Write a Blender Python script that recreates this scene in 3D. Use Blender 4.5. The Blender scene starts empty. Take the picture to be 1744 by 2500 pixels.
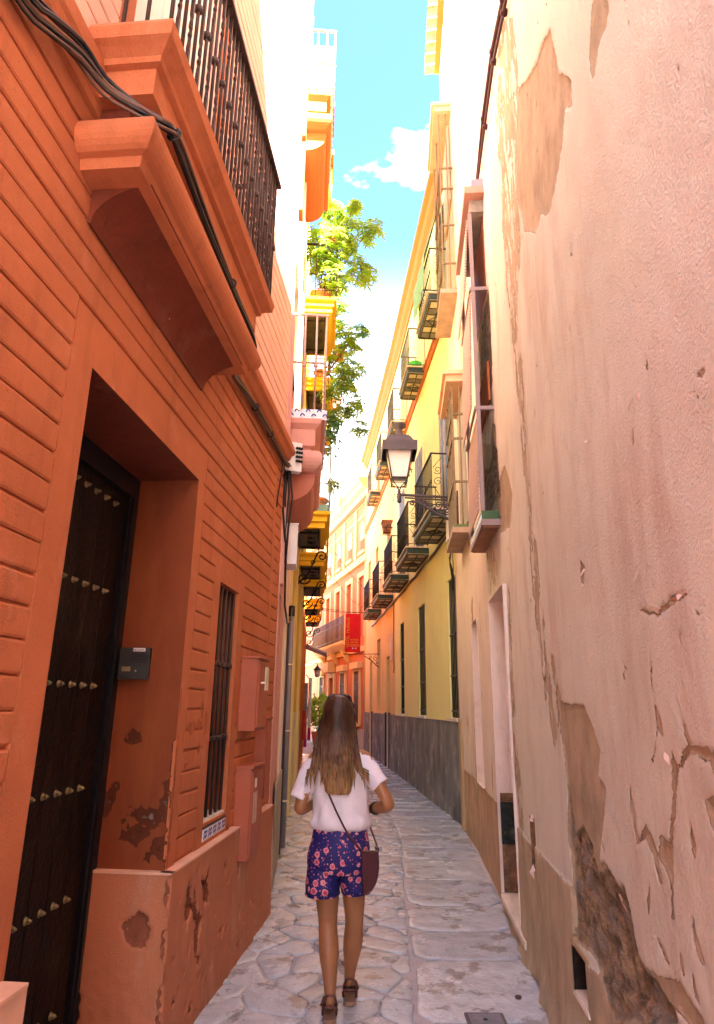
import bpy, bmesh, math, random
import numpy as np
from mathutils import Vector, Matrix, noise as mnoise
R = math.radians
PI = math.pi
random.seed(7)
SC = bpy.context.scene
COL = SC.collection

# ------------------------------------------------------------------ camera, sky, sun, exposure
cam_d = bpy.data.cameras.new('camera')
cam = bpy.data.objects.new('camera', cam_d)
COL.objects.link(cam)
cam_d.sensor_fit = 'VERTICAL'
cam_d.sensor_height = 24.0
cam_d.lens = 24.0 * 1587.0 / 2500.0
cam_d.clip_start = 0.05
cam_d.clip_end = 600.0
cam.location = (0.0, 0.0, 1.6)
cam.rotation_euler = (Matrix.Rotation(R(90 + 16.7), 3, 'X') @ Matrix.Rotation(R(0.73), 3, 'Z')).to_euler()
SC.camera = cam

LIGHT = Vector((-0.50, 1.0, -1.50)).normalized()          # the way the sunlight travels
ELEV = math.asin(-LIGHT.z)
world = bpy.data.worlds.new('World')
SC.world = world
world.use_nodes = True
wn, wl = world.node_tree.nodes, world.node_tree.links
wn.clear()
out = wn.new('ShaderNodeOutputWorld')
bg = wn.new('ShaderNodeBackground')
sky = wn.new('ShaderNodeTexSky')
sky.sky_type = 'NISHITA'
sky.sun_disc = False
sky.sun_elevation = ELEV
sky.sun_rotation = R(180 - 26.6)
sky.air_density = 1.0
sky.dust_density = 0.3
sky.ozone_density = 10.0
bg.inputs['Strength'].default_value = 0.046
tc = wn.new('ShaderNodeTexCoord')
cn = wn.new('ShaderNodeTexNoise')
cn.inputs['Scale'].default_value = 4.2
cn.inputs['Detail'].default_value = 7.0
cn.inputs['Roughness'].default_value = 0.58
mp = wn.new('ShaderNodeMapping')
mp.inputs['Location'].default_value = (3.3291, 3.1982, 5.5305)
mp.inputs['Scale'].default_value = (1.0, 1.0, 2.2)
wl.new(tc.outputs['Generated'], mp.inputs['Vector'])
wl.new(mp.outputs['Vector'], cn.inputs['Vector'])
cr = wn.new('ShaderNodeValToRGB')
cr.color_ramp.elements[0].position = 0.605
cr.color_ramp.elements[1].position = 0.75
wl.new(cn.outputs['Fac'], cr.inputs['Fac'])
cm = wn.new('ShaderNodeMix'); cm.data_type = 'RGBA'
cm.inputs['B'].default_value = (8.0, 8.2, 8.6, 1)
wl.new(cr.outputs['Color'], cm.inputs['Factor'])
wl.new(sky.outputs['Color'], cm.inputs['A'])
sx = wn.new('ShaderNodeSeparateXYZ')
wl.new(tc.outputs['Generated'], sx.inputs[0])
hz = wn.new('ShaderNodeMapRange'); hz.interpolation_type = 'SMOOTHSTEP'
hz.inputs['From Min'].default_value = 0.64; hz.inputs['From Max'].default_value = 0.30
wl.new(sx.outputs['Z'], hz.inputs['Value'])
hm_ = wn.new('ShaderNodeMix'); hm_.data_type = 'RGBA'
hm_.inputs['B'].default_value = (7.0, 7.0, 6.8, 1)
wl.new(hz.outputs['Result'], hm_.inputs['Factor'])
wl.new(cm.outputs['Result'], hm_.inputs['A'])
wl.new(hm_.outputs['Result'], bg.inputs['Color'])
wl.new(bg.outputs['Background'], out.inputs['Surface'])

sun_d = bpy.data.lights.new('sun', 'SUN')
sun_d.energy = 5.0
sun_d.angle = R(0.5)
sun_d.color = (1.0, 0.96, 0.90)
sun = bpy.data.objects.new('sun', sun_d)
COL.objects.link(sun)
sun.location = (10, -20, 40)
sun.rotation_euler = LIGHT.to_track_quat('-Z', 'Y').to_euler()

SC.view_settings.view_transform = 'Standard'
SC.view_settings.look = 'None'
SC.view_settings.gamma = 1.0
SC.view_settings.use_curve_mapping = False
SC.view_settings.exposure = 4.4
SC.cycles.max_bounces = 10
SC.cycles.diffuse_bounces = 8
SC.cycles.glossy_bounces = 4
SC.cycles.transmission_bounces = 6
SC.cycles.transparent_max_bounces = 8
SC.cycles.sample_clamp_indirect = 12.0

# ------------------------------------------------------------------ helpers: objects
def tag(o, label=None, cat=None, group=None, kind=None):
    if label: o['label'] = label
    if cat: o['category'] = cat
    if group: o['group'] = group
    if kind: o['kind'] = kind
    return o

def thing(name, label, cat, loc=(0, 0, 0), rz=0.0, group=None):
    o = bpy.data.objects.new(name, None)
    o.empty_display_size = 0.1
    COL.objects.link(o)
    o.location = loc
    o.rotation_euler = (0, 0, rz)
    return tag(o, label, cat, group)

def base_of(o):
    """World offset of an (unrotated) parent chain."""
    v = Vector((0, 0, 0))
    while o is not None:
        v += o.location
        o = o.parent
    return v

def rename(o, name):
    o.name = name
    return o

def copy_tree(o, parent=None):
    c = o.copy()
    COL.objects.link(c)
    c.parent = parent
    for ch in list(o.children):
        copy_tree(ch, c)
    return c

class MB:
    """Collects shapes, then links them as ONE mesh object."""
    def __init__(s):
        s.v = []; s.f = []; s.mi = []; s.cur = 0; s.sm = []
        s.smooth = False
    def add(s, vs, fs):
        b = len(s.v)
        s.v.extend([tuple(p) for p in vs])
        for f in fs:
            s.f.append(tuple(i + b for i in f)); s.mi.append(s.cur); s.sm.append(s.smooth)
        return s
    def hexa(s, p):          # 8 points: bottom loop 0-3, top loop 4-7
        return s.add(p, [(3, 2, 1, 0), (4, 5, 6, 7), (0, 1, 5, 4), (1, 2, 6, 5), (2, 3, 7, 6), (3, 0, 4, 7)])
    def box(s, x0, x1, y0, y1, z0, z1):
        return s.hexa([(x0, y0, z0), (x1, y0, z0), (x1, y1, z0), (x0, y1, z0), (x0, y0, z1), (x1, y0, z1), (x1, y1, z1), (x0, y1, z1)])
    def slab(s, W, y0, y1, d0, d1, z0, z1):      # box in a wall's own coordinates
        return s.hexa([W(y0, d0, z0), W(y0, d1, z0), W(y1, d1, z0), W(y1, d0, z0), W(y0, d0, z1), W(y0, d1, z1), W(y1, d1, z1), W(y1, d0, z1)])
    def bslab(s, W, y0, y1, d0, d1, z0, z1, b=0.008):   # slab with a chamfered front
        vs = [W(y0, d0, z0), W(y1, d0, z0), W(y1, d0, z1), W(y0, d0, z1),
              W(y0, d1 - b, z0), W(y1, d1 - b, z0), W(y1, d1 - b, z1), W(y0, d1 - b, z1),
              W(y0 + b, d1, z0 + b), W(y1 - b, d1, z0 + b), W(y1 - b, d1, z1 - b), W(y0 + b, d1, z1 - b)]
        fs = [(0, 3, 2, 1), (8, 9, 10, 11)]
        for a in (0, 4):
            for i in range(4):
                j = (i + 1) % 4
                fs.append((a + i, a + j, a + 4 + j, a + 4 + i))
        return s.add(vs, fs)
    def quad(s, a, b, c, d):
        return s.add([a, b, c, d], [(0, 1, 2, 3)])
    def poly(s, pts):
        return s.add(pts, [tuple(range(len(pts)))])
    def extrude(s, prof, f0, f1, caps=True):     # prof: 2D list; f0/f1 map (a,b) to 3D at both ends
        n = len(prof)
        vs = [f0(a, b) for a, b in prof] + [f1(a, b) for a, b in prof]
        fs = [(i, (i + 1) % n, n + (i + 1) % n, n + i) for i in range(n)]
        if caps: fs += [tuple(range(n - 1, -1, -1)), tuple(range(n, 2 * n))]
        return s.add(vs, fs)
    def tube(s, pts, r, n=8, caps=True, smooth=True):
        pts = [Vector(p) for p in pts]
        rs = r if isinstance(r, (list, tuple)) else [r] * len(pts)
        t = (pts[1] - pts[0]).normalized()
        up = Vector((0, 0, 1)) if abs(t.z) < 0.9 else Vector((1, 0, 0))
        u = t.cross(up).normalized()
        vs = []; fs = []
        for i, p in enumerate(pts):
            if i == 0: t = pts[1] - pts[0]
            elif i == len(pts) - 1: t = pts[-1] - pts[-2]
            else: t = (pts[i + 1] - pts[i]).normalized() + (pts[i] - pts[i - 1]).normalized()
            if t.length < 1e-9: t = Vector((0, 0, 1))
            t.normalize()
            u = (u - t * u.dot(t))
            if u.length < 1e-6: u = t.orthogonal()
            u.normalize(); w = t.cross(u)
            for k in range(n):
                a = 2 * PI * k / n
                vs.append(p + (u * math.cos(a) + w * math.sin(a)) * rs[i])
        for i in range(len(pts) - 1):
            for k in range(n):
                fs.append((i * n + k, i * n + (k + 1) % n, (i + 1) * n + (k + 1) % n, (i + 1) * n + k))
        if caps:
            fs.append(tuple(range(n - 1, -1, -1))); m = (len(pts) - 1) * n
            fs.append(tuple(range(m, m + n)))
        old = s.smooth; s.smooth = smooth
        s.add(vs, fs); s.smooth = old
        return s
    def lathe(s, c, prof, n=16, axis=None, smooth=True):   # prof: (radius, height) from bottom to top
        vs = []; fs = []
        c = Vector(c)
        A = Vector(axis).normalized() if axis else Vector((0, 0, 1))
        X = A.orthogonal().normalized() if axis else Vector((1, 0, 0))
        Y = A.cross(X)
        for r, h in prof:
            for k in range(n):
                a = 2 * PI * k / n
                vs.append(c + X * (r * math.cos(a)) + Y * (r * math.sin(a)) + A * h)
        for i in range(len(prof) - 1):
            for k in range(n):
                fs.append((i * n + k, i * n + (k + 1) % n, (i + 1) * n + (k + 1) % n, (i + 1) * n + k))
        fs.append(tuple(range(n - 1, -1, -1))); m = (len(prof) - 1) * n
        fs.append(tuple(range(m, m + n)))
        old = s.smooth; s.smooth = smooth
        s.add(vs, fs); s.smooth = old
        return s
    def build(s, name, mat, parent=None, local=False, kind=None, label=None):
        me = bpy.data.meshes.new(name)
        off = Vector((0, 0, 0)) if (local or parent is None) else base_of(parent)
        V = np.array(s.v, dtype=np.float64).reshape(-1, 3) - np.array(off)
        me.from_pydata(V.tolist(), [], s.f)
        mats = mat if isinstance(mat, (list, tuple)) else [mat]
        for m in mats: me.materials.append(m)
        if len(mats) > 1: me.polygons.foreach_set('material_index', s.mi)
        me.polygons.foreach_set('use_smooth', s.sm)
        me.update()
        o = bpy.data.objects.new(name, me)
        COL.objects.link(o)
        if parent is not None: o.parent = parent
        if kind: o['kind'] = kind
        if label: o['label'] = label
        return o

def fixnormals(o):
    bm = bmesh.new(); bm.from_mesh(o.data)
    bmesh.ops.recalc_face_normals(bm, faces=bm.faces)
    bm.to_mesh(o.data); bm.free()
    return o

def scroll(c, r0, turns, U, V, n=22, grow=0.12, start=0.0):
    """points of a spiral in the plane (U, V) about c"""
    c, U, V = Vector(c), Vector(U), Vector(V)
    pts = []
    for i in range(n + 1):
        t = i / n
        a = start + t * turns * 2 * PI
        r = r0 * (grow + (1 - grow) * t)
        pts.append(c + U * (r * math.cos(a)) + V * (r * math.sin(a)))
    return pts

# ------------------------------------------------------------------ helpers: materials
MATS = {}
def M(name, col, rough=0.85, var=0.10, vscale=2.5, bump=0.25, bscale=90.0, metal=0.0, spec=0.3, streak=0.0,
      dark=None, dscale=1.2, damt=0.0, trans=0.0, emit=None, estr=1.0, wear=0.0, leaf=False):
    if name in MATS: return MATS[name]
    m = bpy.data.materials.new(name); m.use_nodes = True
    nt = m.node_tree; N, L = nt.nodes, nt.links
    b = N['Principled BSDF']
    b.inputs['Roughness'].default_value = rough
    b.inputs['Metallic'].default_value = metal
    b.inputs['Specular IOR Level'].default_value = spec
    if trans: b.inputs['Transmission Weight'].default_value = trans
    if emit:
        b.inputs['Emission Color'].default_value = (*emit, 1); b.inputs['Emission Strength'].default_value = estr
    geo = N.new('ShaderNodeNewGeometry')
    cur = None
    def rgb(c): return (c[0], c[1], c[2], 1)
    n1 = N.new('ShaderNodeTexNoise'); n1.inputs['Scale'].default_value = vscale
    n1.inputs['Detail'].default_value = 6; n1.inputs['Roughness'].default_value = 0.6
    if streak:
        mp = N.new('ShaderNodeMapping'); mp.inputs['Scale'].default_value = (1, 1, streak)
        L.new(geo.outputs['Position'], mp.inputs['Vector']); L.new(mp.outputs['Vector'], n1.inputs['Vector'])
    else:
        L.new(geo.outputs['Position'], n1.inputs['Vector'])
    r1 = N.new('ShaderNodeMapRange'); r1.inputs['From Min'].default_value = 0.3; r1.inputs['From Max'].default_value = 0.7
    L.new(n1.outputs['Fac'], r1.inputs['Value'])
    mx = N.new('ShaderNodeMix'); mx.data_type = 'RGBA'
    mx.inputs['A'].default_value = rgb([max(0, c * (1 - var)) for c in col])
    mx.inputs['B'].default_value = rgb([min(1, c * (1 + var)) for c in col])
    L.new(r1.outputs['Result'], mx.inputs['Factor'])
    cur = mx.outputs['Result']
    if dark is not None:
        n2 = N.new('ShaderNodeTexNoise'); n2.inputs['Scale'].default_value = dscale
        n2.inputs['Detail'].default_value = 8; n2.inputs['Roughness'].default_value = 0.68
        L.new(geo.outputs['Position'], n2.inputs['Vector'])
        r2 = N.new('ShaderNodeMapRange'); r2.inputs['From Min'].default_value = 0.52; r2.inputs['From Max'].default_value = 0.66
        r2.inputs['To Max'].default_value = damt
        L.new(n2.outputs['Fac'], r2.inputs['Value'])
        m2 = N.new('ShaderNodeMix'); m2.data_type = 'RGBA'
        L.new(r2.outputs['Result'], m2.inputs['Factor']); L.new(cur, m2.inputs['A'])
        m2.inputs['B'].default_value = rgb(dark)
        cur = m2.outputs['Result']
    if wear:
        mpw = N.new('ShaderNodeMapping'); mpw.inputs['Scale'].default_value = (1, 1, 0.16)
        L.new(geo.outputs['Position'], mpw.inputs['Vector'])
        nw = N.new('ShaderNodeTexNoise'); nw.inputs['Scale'].default_value = 7.0; nw.inputs['Detail'].default_value = 8; nw.inputs['Roughness'].default_value = 0.7
        L.new(mpw.outputs['Vector'], nw.inputs['Vector'])
        rw = N.new('ShaderNodeMapRange'); rw.inputs['From Min'].default_value = 0.5; rw.inputs['From Max'].default_value = 0.72; rw.inputs['To Max'].default_value = wear
        L.new(nw.outputs['Fac'], rw.inputs['Value'])
        mw = N.new('ShaderNodeMix'); mw.data_type = 'RGBA'; L.new(rw.outputs['Result'], mw.inputs['Factor']); L.new(cur, mw.inputs['A']); mw.inputs['B'].default_value = rgb([c * 0.5 for c in col])
        np_ = N.new('ShaderNodeTexNoise'); np_.inputs['Scale'].default_value = 42.0; np_.inputs['Detail'].default_value = 5; np_.inputs['Roughness'].default_value = 0.75
        L.new(geo.outputs['Position'], np_.inputs['Vector'])
        rp = N.new('ShaderNodeMapRange'); rp.inputs['From Min'].default_value = 0.64; rp.inputs['From Max'].default_value = 0.70; rp.inputs['To Max'].default_value = wear * 1.2
        L.new(np_.outputs['Fac'], rp.inputs['Value'])
        mw2 = N.new('ShaderNodeMix'); mw2.data_type = 'RGBA'; L.new(rp.outputs['Result'], mw2.inputs['Factor']); L.new(mw.outputs['Result'], mw2.inputs['A']); mw2.inputs['B'].default_value = rgb([min(1, c * 0.45) for c in col])
        nl = N.new('ShaderNodeTexNoise'); nl.inputs['Scale'].default_value = 3.1; nl.inputs['Detail'].default_value = 8; nl.inputs['Roughness'].default_value = 0.72
        L.new(geo.outputs['Position'], nl.inputs['Vector'])
        rl = N.new('ShaderNodeMapRange'); rl.inputs['From Min'].default_value = 0.55; rl.inputs['From Max'].default_value = 0.72; rl.inputs['To Max'].default_value = wear * 0.8
        L.new(nl.outputs['Fac'], rl.inputs['Value'])
        mw3 = N.new('ShaderNodeMix'); mw3.data_type = 'RGBA'; L.new(rl.outputs['Result'], mw3.inputs['Factor']); L.new(mw2.outputs['Result'], mw3.inputs['A']); mw3.inputs['B'].default_value = rgb([min(1, c * 1.15 + 0.10) for c in col])
        cur = mw3.outputs['Result']
    L.new(cur, b.inputs['Base Color'])
    if leaf:
        tr = N.new('ShaderNodeBsdfTranslucent'); ms = N.new('ShaderNodeMixShader'); ms.inputs[0].default_value = 0.5
        L.new(cur, tr.inputs['Color']); L.new(b.outputs[0], ms.inputs[1]); L.new(tr.outputs[0], ms.inputs[2])
        L.new(ms.outputs[0], N['Material Output'].inputs['Surface'])
    if bump:
        n3 = N.new('ShaderNodeTexNoise'); n3.inputs['Scale'].default_value = bscale
        n3.inputs['Detail'].default_value = 5
        L.new(geo.outputs['Position'], n3.inputs['Vector'])
        bp = N.new('ShaderNodeBump'); bp.inputs['Strength'].default_value = bump; bp.inputs['Distance'].default_value = 0.012
        if wear:
            n4 = N.new('ShaderNodeTexNoise'); n4.inputs['Scale'].default_value = 13.0; n4.inputs['Detail'].default_value = 4
            L.new(geo.outputs['Position'], n4.inputs['Vector'])
            a4 = N.new('ShaderNodeMath'); a4.operation = 'MULTIPLY_ADD'; a4.inputs[1].default_value = 1.6
            L.new(n4.outputs['Fac'], a4.inputs[0]); L.new(n3.outputs['Fac'], a4.inputs[2])
            a5 = N.new('ShaderNodeMath'); a5.operation = 'MULTIPLY_ADD'; a5.inputs[1].default_value = -1.0
            L.new(rp.outputs['Result'], a5.inputs[0]); L.new(a4.outputs[0], a5.inputs[2])
            L.new(a5.outputs[0], bp.inputs['Height'])
        else: L.new(n3.outputs['Fac'], bp.inputs['Height'])
        L.new(bp.outputs['Normal'], b.inputs['Normal'])
    MATS[name] = m
    return m

# ------------------------------------------------------------------ the walls of the alley, as frames (distance along the street, out of the wall, height)
def frame(pts, side):
    """pts: polyline of the wall foot (x, y), side +1: faces +x, -1: faces -x"""
    def W(y, d=0.0, z=0.0):
        for (ax, ay), (bx, by) in zip(pts, pts[1:]):
            if y <= by or (bx, by) == pts[-1]: break
        k = (bx - ax) / (by - ay)
        n = Vector((1, -k)).normalized() * side
        return Vector((ax + k * (y - ay) + d * n.x, y + d * n.y, z))
    return W
LW = frame([(-1.25, 0), (-0.358, 10)], 1)                # red house, left
RW = frame([(0.783, 0), (1.463, 8.4), (1.58, 10.4)], -1)  # peeling pink house, then the cream house
YW = frame([(1.58, 10.4), (1.151, 17.0), (0.67, 23.0), (0.39, 26.0)], -1)   # yellow house, right
# ------------------------------------------------------------------ materials of the place
RED = M('red_stucco', (0.47, 0.15, 0.062), 0.88, 0.12, 1.7, 0.35, 120, dark=(0.44, 0.13, 0.045), dscale=1.1, damt=0.65, wear=0.5)
RED2 = M('red_stucco_worn', (0.60, 0.31, 0.2), 0.9, 0.16, 2.2, 0.6, 60, dark=(0.58, 0.44, 0.34), dscale=1.6, damt=0.75)
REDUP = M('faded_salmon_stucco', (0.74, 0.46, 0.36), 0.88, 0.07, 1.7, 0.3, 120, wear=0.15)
REDSHADE = M('red_stucco_shaded', (0.16, 0.034, 0.014), 0.9, 0.16, 2.0, 0.4, 70, dark=(0.13, 0.03, 0.015), dscale=1.8, damt=0.6, wear=0.35)  # darker copy of the red stucco: shade painted on cove, neck and soffit
REDMET = M('red_painted_metal', (0.36, 0.10, 0.055), 0.5, 0.06, 3, 0.05, 80, dark=(0.4, 0.16, 0.1), dscale=4, damt=0.3, wear=.2)
BRICKRAW = M('raw_red_brick', (0.3, 0.09, 0.045), 0.95, 0.35, 14, 0.9, 45)
DOORWOOD = M('dark_door_wood', (0.012, 0.006, 0.004), 0.55, 0.45, 14, 0.5, 40, streak=0.06, dark=(0.035, 0.03, 0.02), dscale=2.2, damt=0.35, spec=.15)
BLACKFRAME = M('black_door_frame', (0.012, 0.013, 0.016), 0.35, 0.1, 4, 0.05)
BRASS = M('aged_brass', (0.30, 0.26, 0.15), 0.6, 0.2, 20, 0.1, 200, metal=0.85)
IRON = M('brown_iron', (0.055, 0.032, 0.028), 0.55, 0.25, 12, 0.25, 120, metal=0.2)
IRONBLK = M('black_iron', (0.02, 0.02, 0.022), 0.5, 0.2, 10, 0.1, metal=0.2)
IRONGREY = M('grey_iron', (0.13, 0.125, 0.13), 0.5, 0.2, 10, 0.15, metal=0.3)
CABLE = M('black_cable', (0.018, 0.016, 0.018), 0.4, 0.2, 10, 0.0)
WHITEWOOD = M('white_shutter_wood', (0.72, 0.71, 0.68), 0.55, 0.1, 4, 0.12, 50, streak=0.1)
GLASSD = M('dark_window_glass', (0.012, 0.013, 0.015), 0.08, 0.1, 3, 0.0, spec=0.5)
PALESILL = M('pale_sill_stone', (0.72, 0.66, 0.56), 0.7, 0.1, 8, 0.2)
BLUETILE = M('white_blue_tile', (0.70, 0.72, 0.78), 0.2, 0.05, 8, 0.05)
BLUEPAINT = M('cobalt_tile_glaze', (0.05, 0.07, 0.36), 0.2, 0.2, 20, 0.0)
MORTAR = M('grey_mortar', (0.46, 0.44, 0.42), 0.9, 0.15, 10, 0.4)
PINKW = M('dusty_pink_stucco', (0.62, 0.33, 0.27), 0.88, 0.08, 2, 0.2, 100, wear=0.14)
ORANGEW = M('orange_stucco', (0.52, 0.15, 0.03), 0.85, 0.1, 2, 0.2, 90, wear=0.14)
PALEW = M('pale_salmon_stucco', (0.78, 0.62, 0.54), 0.88, 0.06, 2, 0.15, 90)
YELW = M('yellow_stucco', (0.84, 0.82, 0.36), 0.88, 0.05, 1.6, 0.15, 90, dark=(0.72, 0.6, 0.28), dscale=0.8, damt=0.4, wear=0.14)
YELDEEP = M('ochre_stucco', (0.68, 0.40, 0.02), 0.85, 0.08, 2, 0.15, 90, wear=0.14)
CREAMW = M('cream_stucco', (0.74, 0.66, 0.50), 0.88, 0.08, 2.2, 0.25, 90, dark=(0.56, 0.42, 0.25), dscale=1.3, damt=0.7, wear=0.14)
CREAMT = M('cream_trim', (0.78, 0.70, 0.46), 0.8, 0.06, 4, 0.15)
ORANGETRIM = M('orange_trim', (0.44, 0.13, 0.022), 0.8, 0.08, 4, 0.15)
TERRA = M('terracotta', (0.50, 0.19, 0.09), 0.8, 0.15, 9, 0.2)
GREYPAINT = M('grey_dado_cement', (0.17, 0.18, 0.185), 0.8, 0.55, 3.5, 0.35, 60, streak=0.3, dark=(0.42, 0.41, 0.37), dscale=2.2, damt=0.85)
PIPEGREY = M('grey_zinc_pipe', (0.28, 0.27, 0.30), 0.45, 0.1, 6, 0.05, metal=0.3)
PLASTICW = M('white_plastic_box', (0.72, 0.73, 0.72), 0.4, 0.04, 6, 0.02)
BLACKPL = M('black_plastic', (0.015, 0.015, 0.018), 0.4, 0.1, 6, 0.0)
NAVY = M('navy_paint', (0.02, 0.025, 0.07), 0.4, 0.2, 6, 0.05)
ROOFT = M('roof_tile_clay', (0.50, 0.34, 0.22), 0.9, 0.3, 7, 0.4)

def wall_holes(mb, W, y0, y1, z0, z1, holes, d=0.0, depth=0.3, extra=()):
    """wall face at d with rectangular holes (ya, yb, za, zb[, depth]) that have reveals"""
    ys = sorted({y0, y1, *extra, *[h[0] for h in holes], *[h[1] for h in holes]})
    zs = sorted({z0, z1, *[h[2] for h in holes], *[h[3] for h in holes]})
    ys = [y for y in ys if y0 <= y <= y1]; zs = [z for z in zs if z0 <= z <= z1]
    for a, b in zip(ys, ys[1:]):
        for c, e in zip(zs, zs[1:]):
            my, mz = (a + b) / 2, (c + e) / 2
            if any(h[0] < my < h[1] and h[2] < mz < h[3] for h in holes): continue
            mb.quad(W(a, d, c), W(b, d, c), W(b, d, e), W(a, d, e))
    for h in holes:
        ya, yb, za, zb = h[:4]; dp = d - (h[4] if len(h) > 4 else depth)
        mb.quad(W(ya, d, za), W(ya, dp, za), W(ya, dp, zb), W(ya, d, zb))
        mb.quad(W(yb, d, za), W(yb, dp, za), W(yb, dp, zb), W(yb, d, zb))
        mb.quad(W(ya, d, zb), W(ya, dp, zb), W(yb, dp, zb), W(yb, d, zb))
        mb.quad(W(ya, d, za), W(ya, dp, za), W(yb, dp, za), W(yb, d, za))
    return mb

def shell(mb, W, y0, y1, z1, back=7.0, z0=0.0):
    """the other sides and the flat roof of a terraced house"""
    mb.quad(W(y0, 0, z0), W(y0, -back, z0), W(y0, -back, z1), W(y0, 0, z1))
    mb.quad(W(y1, 0, z0), W(y1, -back, z0), W(y1, -back, z1), W(y1, 0, z1))
    mb.quad(W(y0, -back, z0), W(y1, -back, z0), W(y1, -back, z1), W(y0, -back, z1))
    mb.quad(W(y0, 0, z1), W(y1, 0, z1), W(y1, -back, z1), W(y0, -back, z1))
    return mb

def profile_run(mb, W, y0, y1, prof, d0=0.0, ends=True):
    """a moulding along a wall from a (d, z) outline"""
    return mb.extrude(prof, lambda a, b: W(y0, a, b), lambda a, b: W(y1, a, b), ends)

def returns_run(mb, W, y0, y1, d0, prof):
    """a moulding round three sides of a projecting slab: prof = (extra, z) outline, grown from the box y0..y1, 0..d0"""
    path = [(y0, 0, -1, 0), (y0, d0, -1, 1), (y1, d0, 1, 1), (y1, 0, 1, 0)]
    n = len(prof); vs = []; fs = []
    for (y, d, sy, sd) in path:
        for e, z in prof:
            vs.append(W(y + sy * e, d + sd * e, z))
    for i in range(3):
        for k in range(n - 1):
            fs.append((i * n + k, i * n + k + 1, (i + 1) * n + k + 1, (i + 1) * n + k))
    mb.add(vs, fs)
    mb.add([W(y + sy * prof[0][0], d + sd * prof[0][0], prof[0][1]) for (y, d, sy, sd) in path], [(0, 1, 2, 3)])
    mb.add([W(y + sy * prof[-1][0], d + sd * prof[-1][0], prof[-1][1]) for (y, d, sy, sd) in path], [(3, 2, 1, 0)])
    return mb
def arc(cx, cz, r, a0, a1, n=8):
    return [(cx + r * math.cos(R(a0 + (a1 - a0) * i / n)), cz + r * math.sin(R(a0 + (a1 - a0) * i / n))) for i in range(n + 1)]
# ------------------------------------------------------------------ the red house on the left
red = thing('red_house', 'deep red stucco house with grooved walls, studded doorway and heavy balcony', 'house', LW(3, 0, 0))
DOOR = (2.285, 3.64, -0.1, 2.865, 0.40)
WIN = (4.17, 4.64, 0.93, 2.37, 0.16)
FDOOR = (2.22, 3.36, 4.2, 6.7, 0.12)
b = MB()
wall_holes(b, LW, -6, 6.02, -0.1, 4.118, [DOOR, WIN], d=-0.014, depth=0.3)
b.build('wall', RED, red)
b = MB(); wall_holes(b, LW, 0.2, 6.02, 4.12, 10.1, [FDOOR], d=-0.014, depth=0.3); shell(b, LW, 0.2, 6.02, 10.1, z0=4.12); shell(b, LW, -6, 6.02, 4.12)
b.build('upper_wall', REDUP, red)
# door surround, window surround and margins, flush with the courses
b = MB()
b.slab(LW, 2.13, 2.285, -0.014, 0, 0.8, 3.07); b.slab(LW, 3.60, 3.722, -0.014, 0, 0.8, 3.07); b.slab(LW, 2.285, 3.60, -0.014, 0, 2.865, 3.07)
b.build('door_surround', RED, red)
b = MB()
b.slab(LW, 4.035, 4.17, -0.014, 0, 0.8, 2.52); b.slab(LW, 4.64, 4.765, -0.014, 0, 0.8, 2.52); b.slab(LW, 4.17, 4.64, -0.014, 0, 2.37, 2.52)
b.slab(LW, 4.17, 4.64, -0.014, -0.001, 0.8, 0.93)
b.build('window_surround', RED, red)
b = MB()
b.slab(LW, 5.60, 5.70, -0.014, 0, 0.8, 3.735)
b.slab(LW, 0.6, 5.98, -0.014, 0.0, 3.745, 3.84)
b.build('margin', RED, red)
# the grooved courses, each one a piece
rng = random.Random(3)
def course(y0, y1, z0, z1, mat=None):
    mb = MB()
    n = max(1, int((y1 - y0) / 0.22))
    g = 0.0095
    dd = rng.uniform(-0.0015, 0.0015)
    bot = [rng.uniform(-0.003, 0.003) for _ in range(n + 1)]; top = [rng.uniform(-0.003, 0.003) for _ in range(n + 1)]
    vs = []; fs = []
    for i in range(n + 1):
        y = y0 + (y1 - y0) * i / n
        for d, z in ((-0.014, z0 + g * .4 + bot[i]), (-0.004, z0 + g * .5 + bot[i]), (dd, z0 + g * 1.3 + bot[i]), (dd, z1 - g * 1.3 + top[i]), (-0.004, z1 - g * .5 + top[i]), (-0.014, z1 - g * .4 + top[i])):
            vs.append(LW(y, d, z))
    for i in range(n):
        for k in range(5):
            fs.append((i * 6 + k, (i + 1) * 6 + k, (i + 1) * 6 + k + 1, i * 6 + k + 1))
    fs.append(tuple(range(5, -1, -1))); fs.append(tuple(n * 6 + k for k in range(6)))
    mb.add(vs, fs)
    return mb.build('wall_course', mat or RED, red)
zs = [0.822 + 0.1078 * k for k in range(28)]
for k in range(27):
    a, c = zs[k], zs[k + 1]
    segs = []
    if c < 3.09:
        segs.append((0.7, 2.125))
        if c < 2.54: segs += [(3.727, 4.03), (4.77, 5.595)]
        else: segs += [(3.727, 5.595)]
    else:
        segs.append((0.7, 5.595))
    segs.append((5.705, 5.97))
    for s in segs: course(s[0], s[1], a, c)
z = 4.13
while z < 9.2:
    if z < 6.75:
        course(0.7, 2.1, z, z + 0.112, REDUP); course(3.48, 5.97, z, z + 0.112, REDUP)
    else:
        course(0.7, 5.97, z, z + 0.112, REDUP)
    z += 0.112
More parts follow.
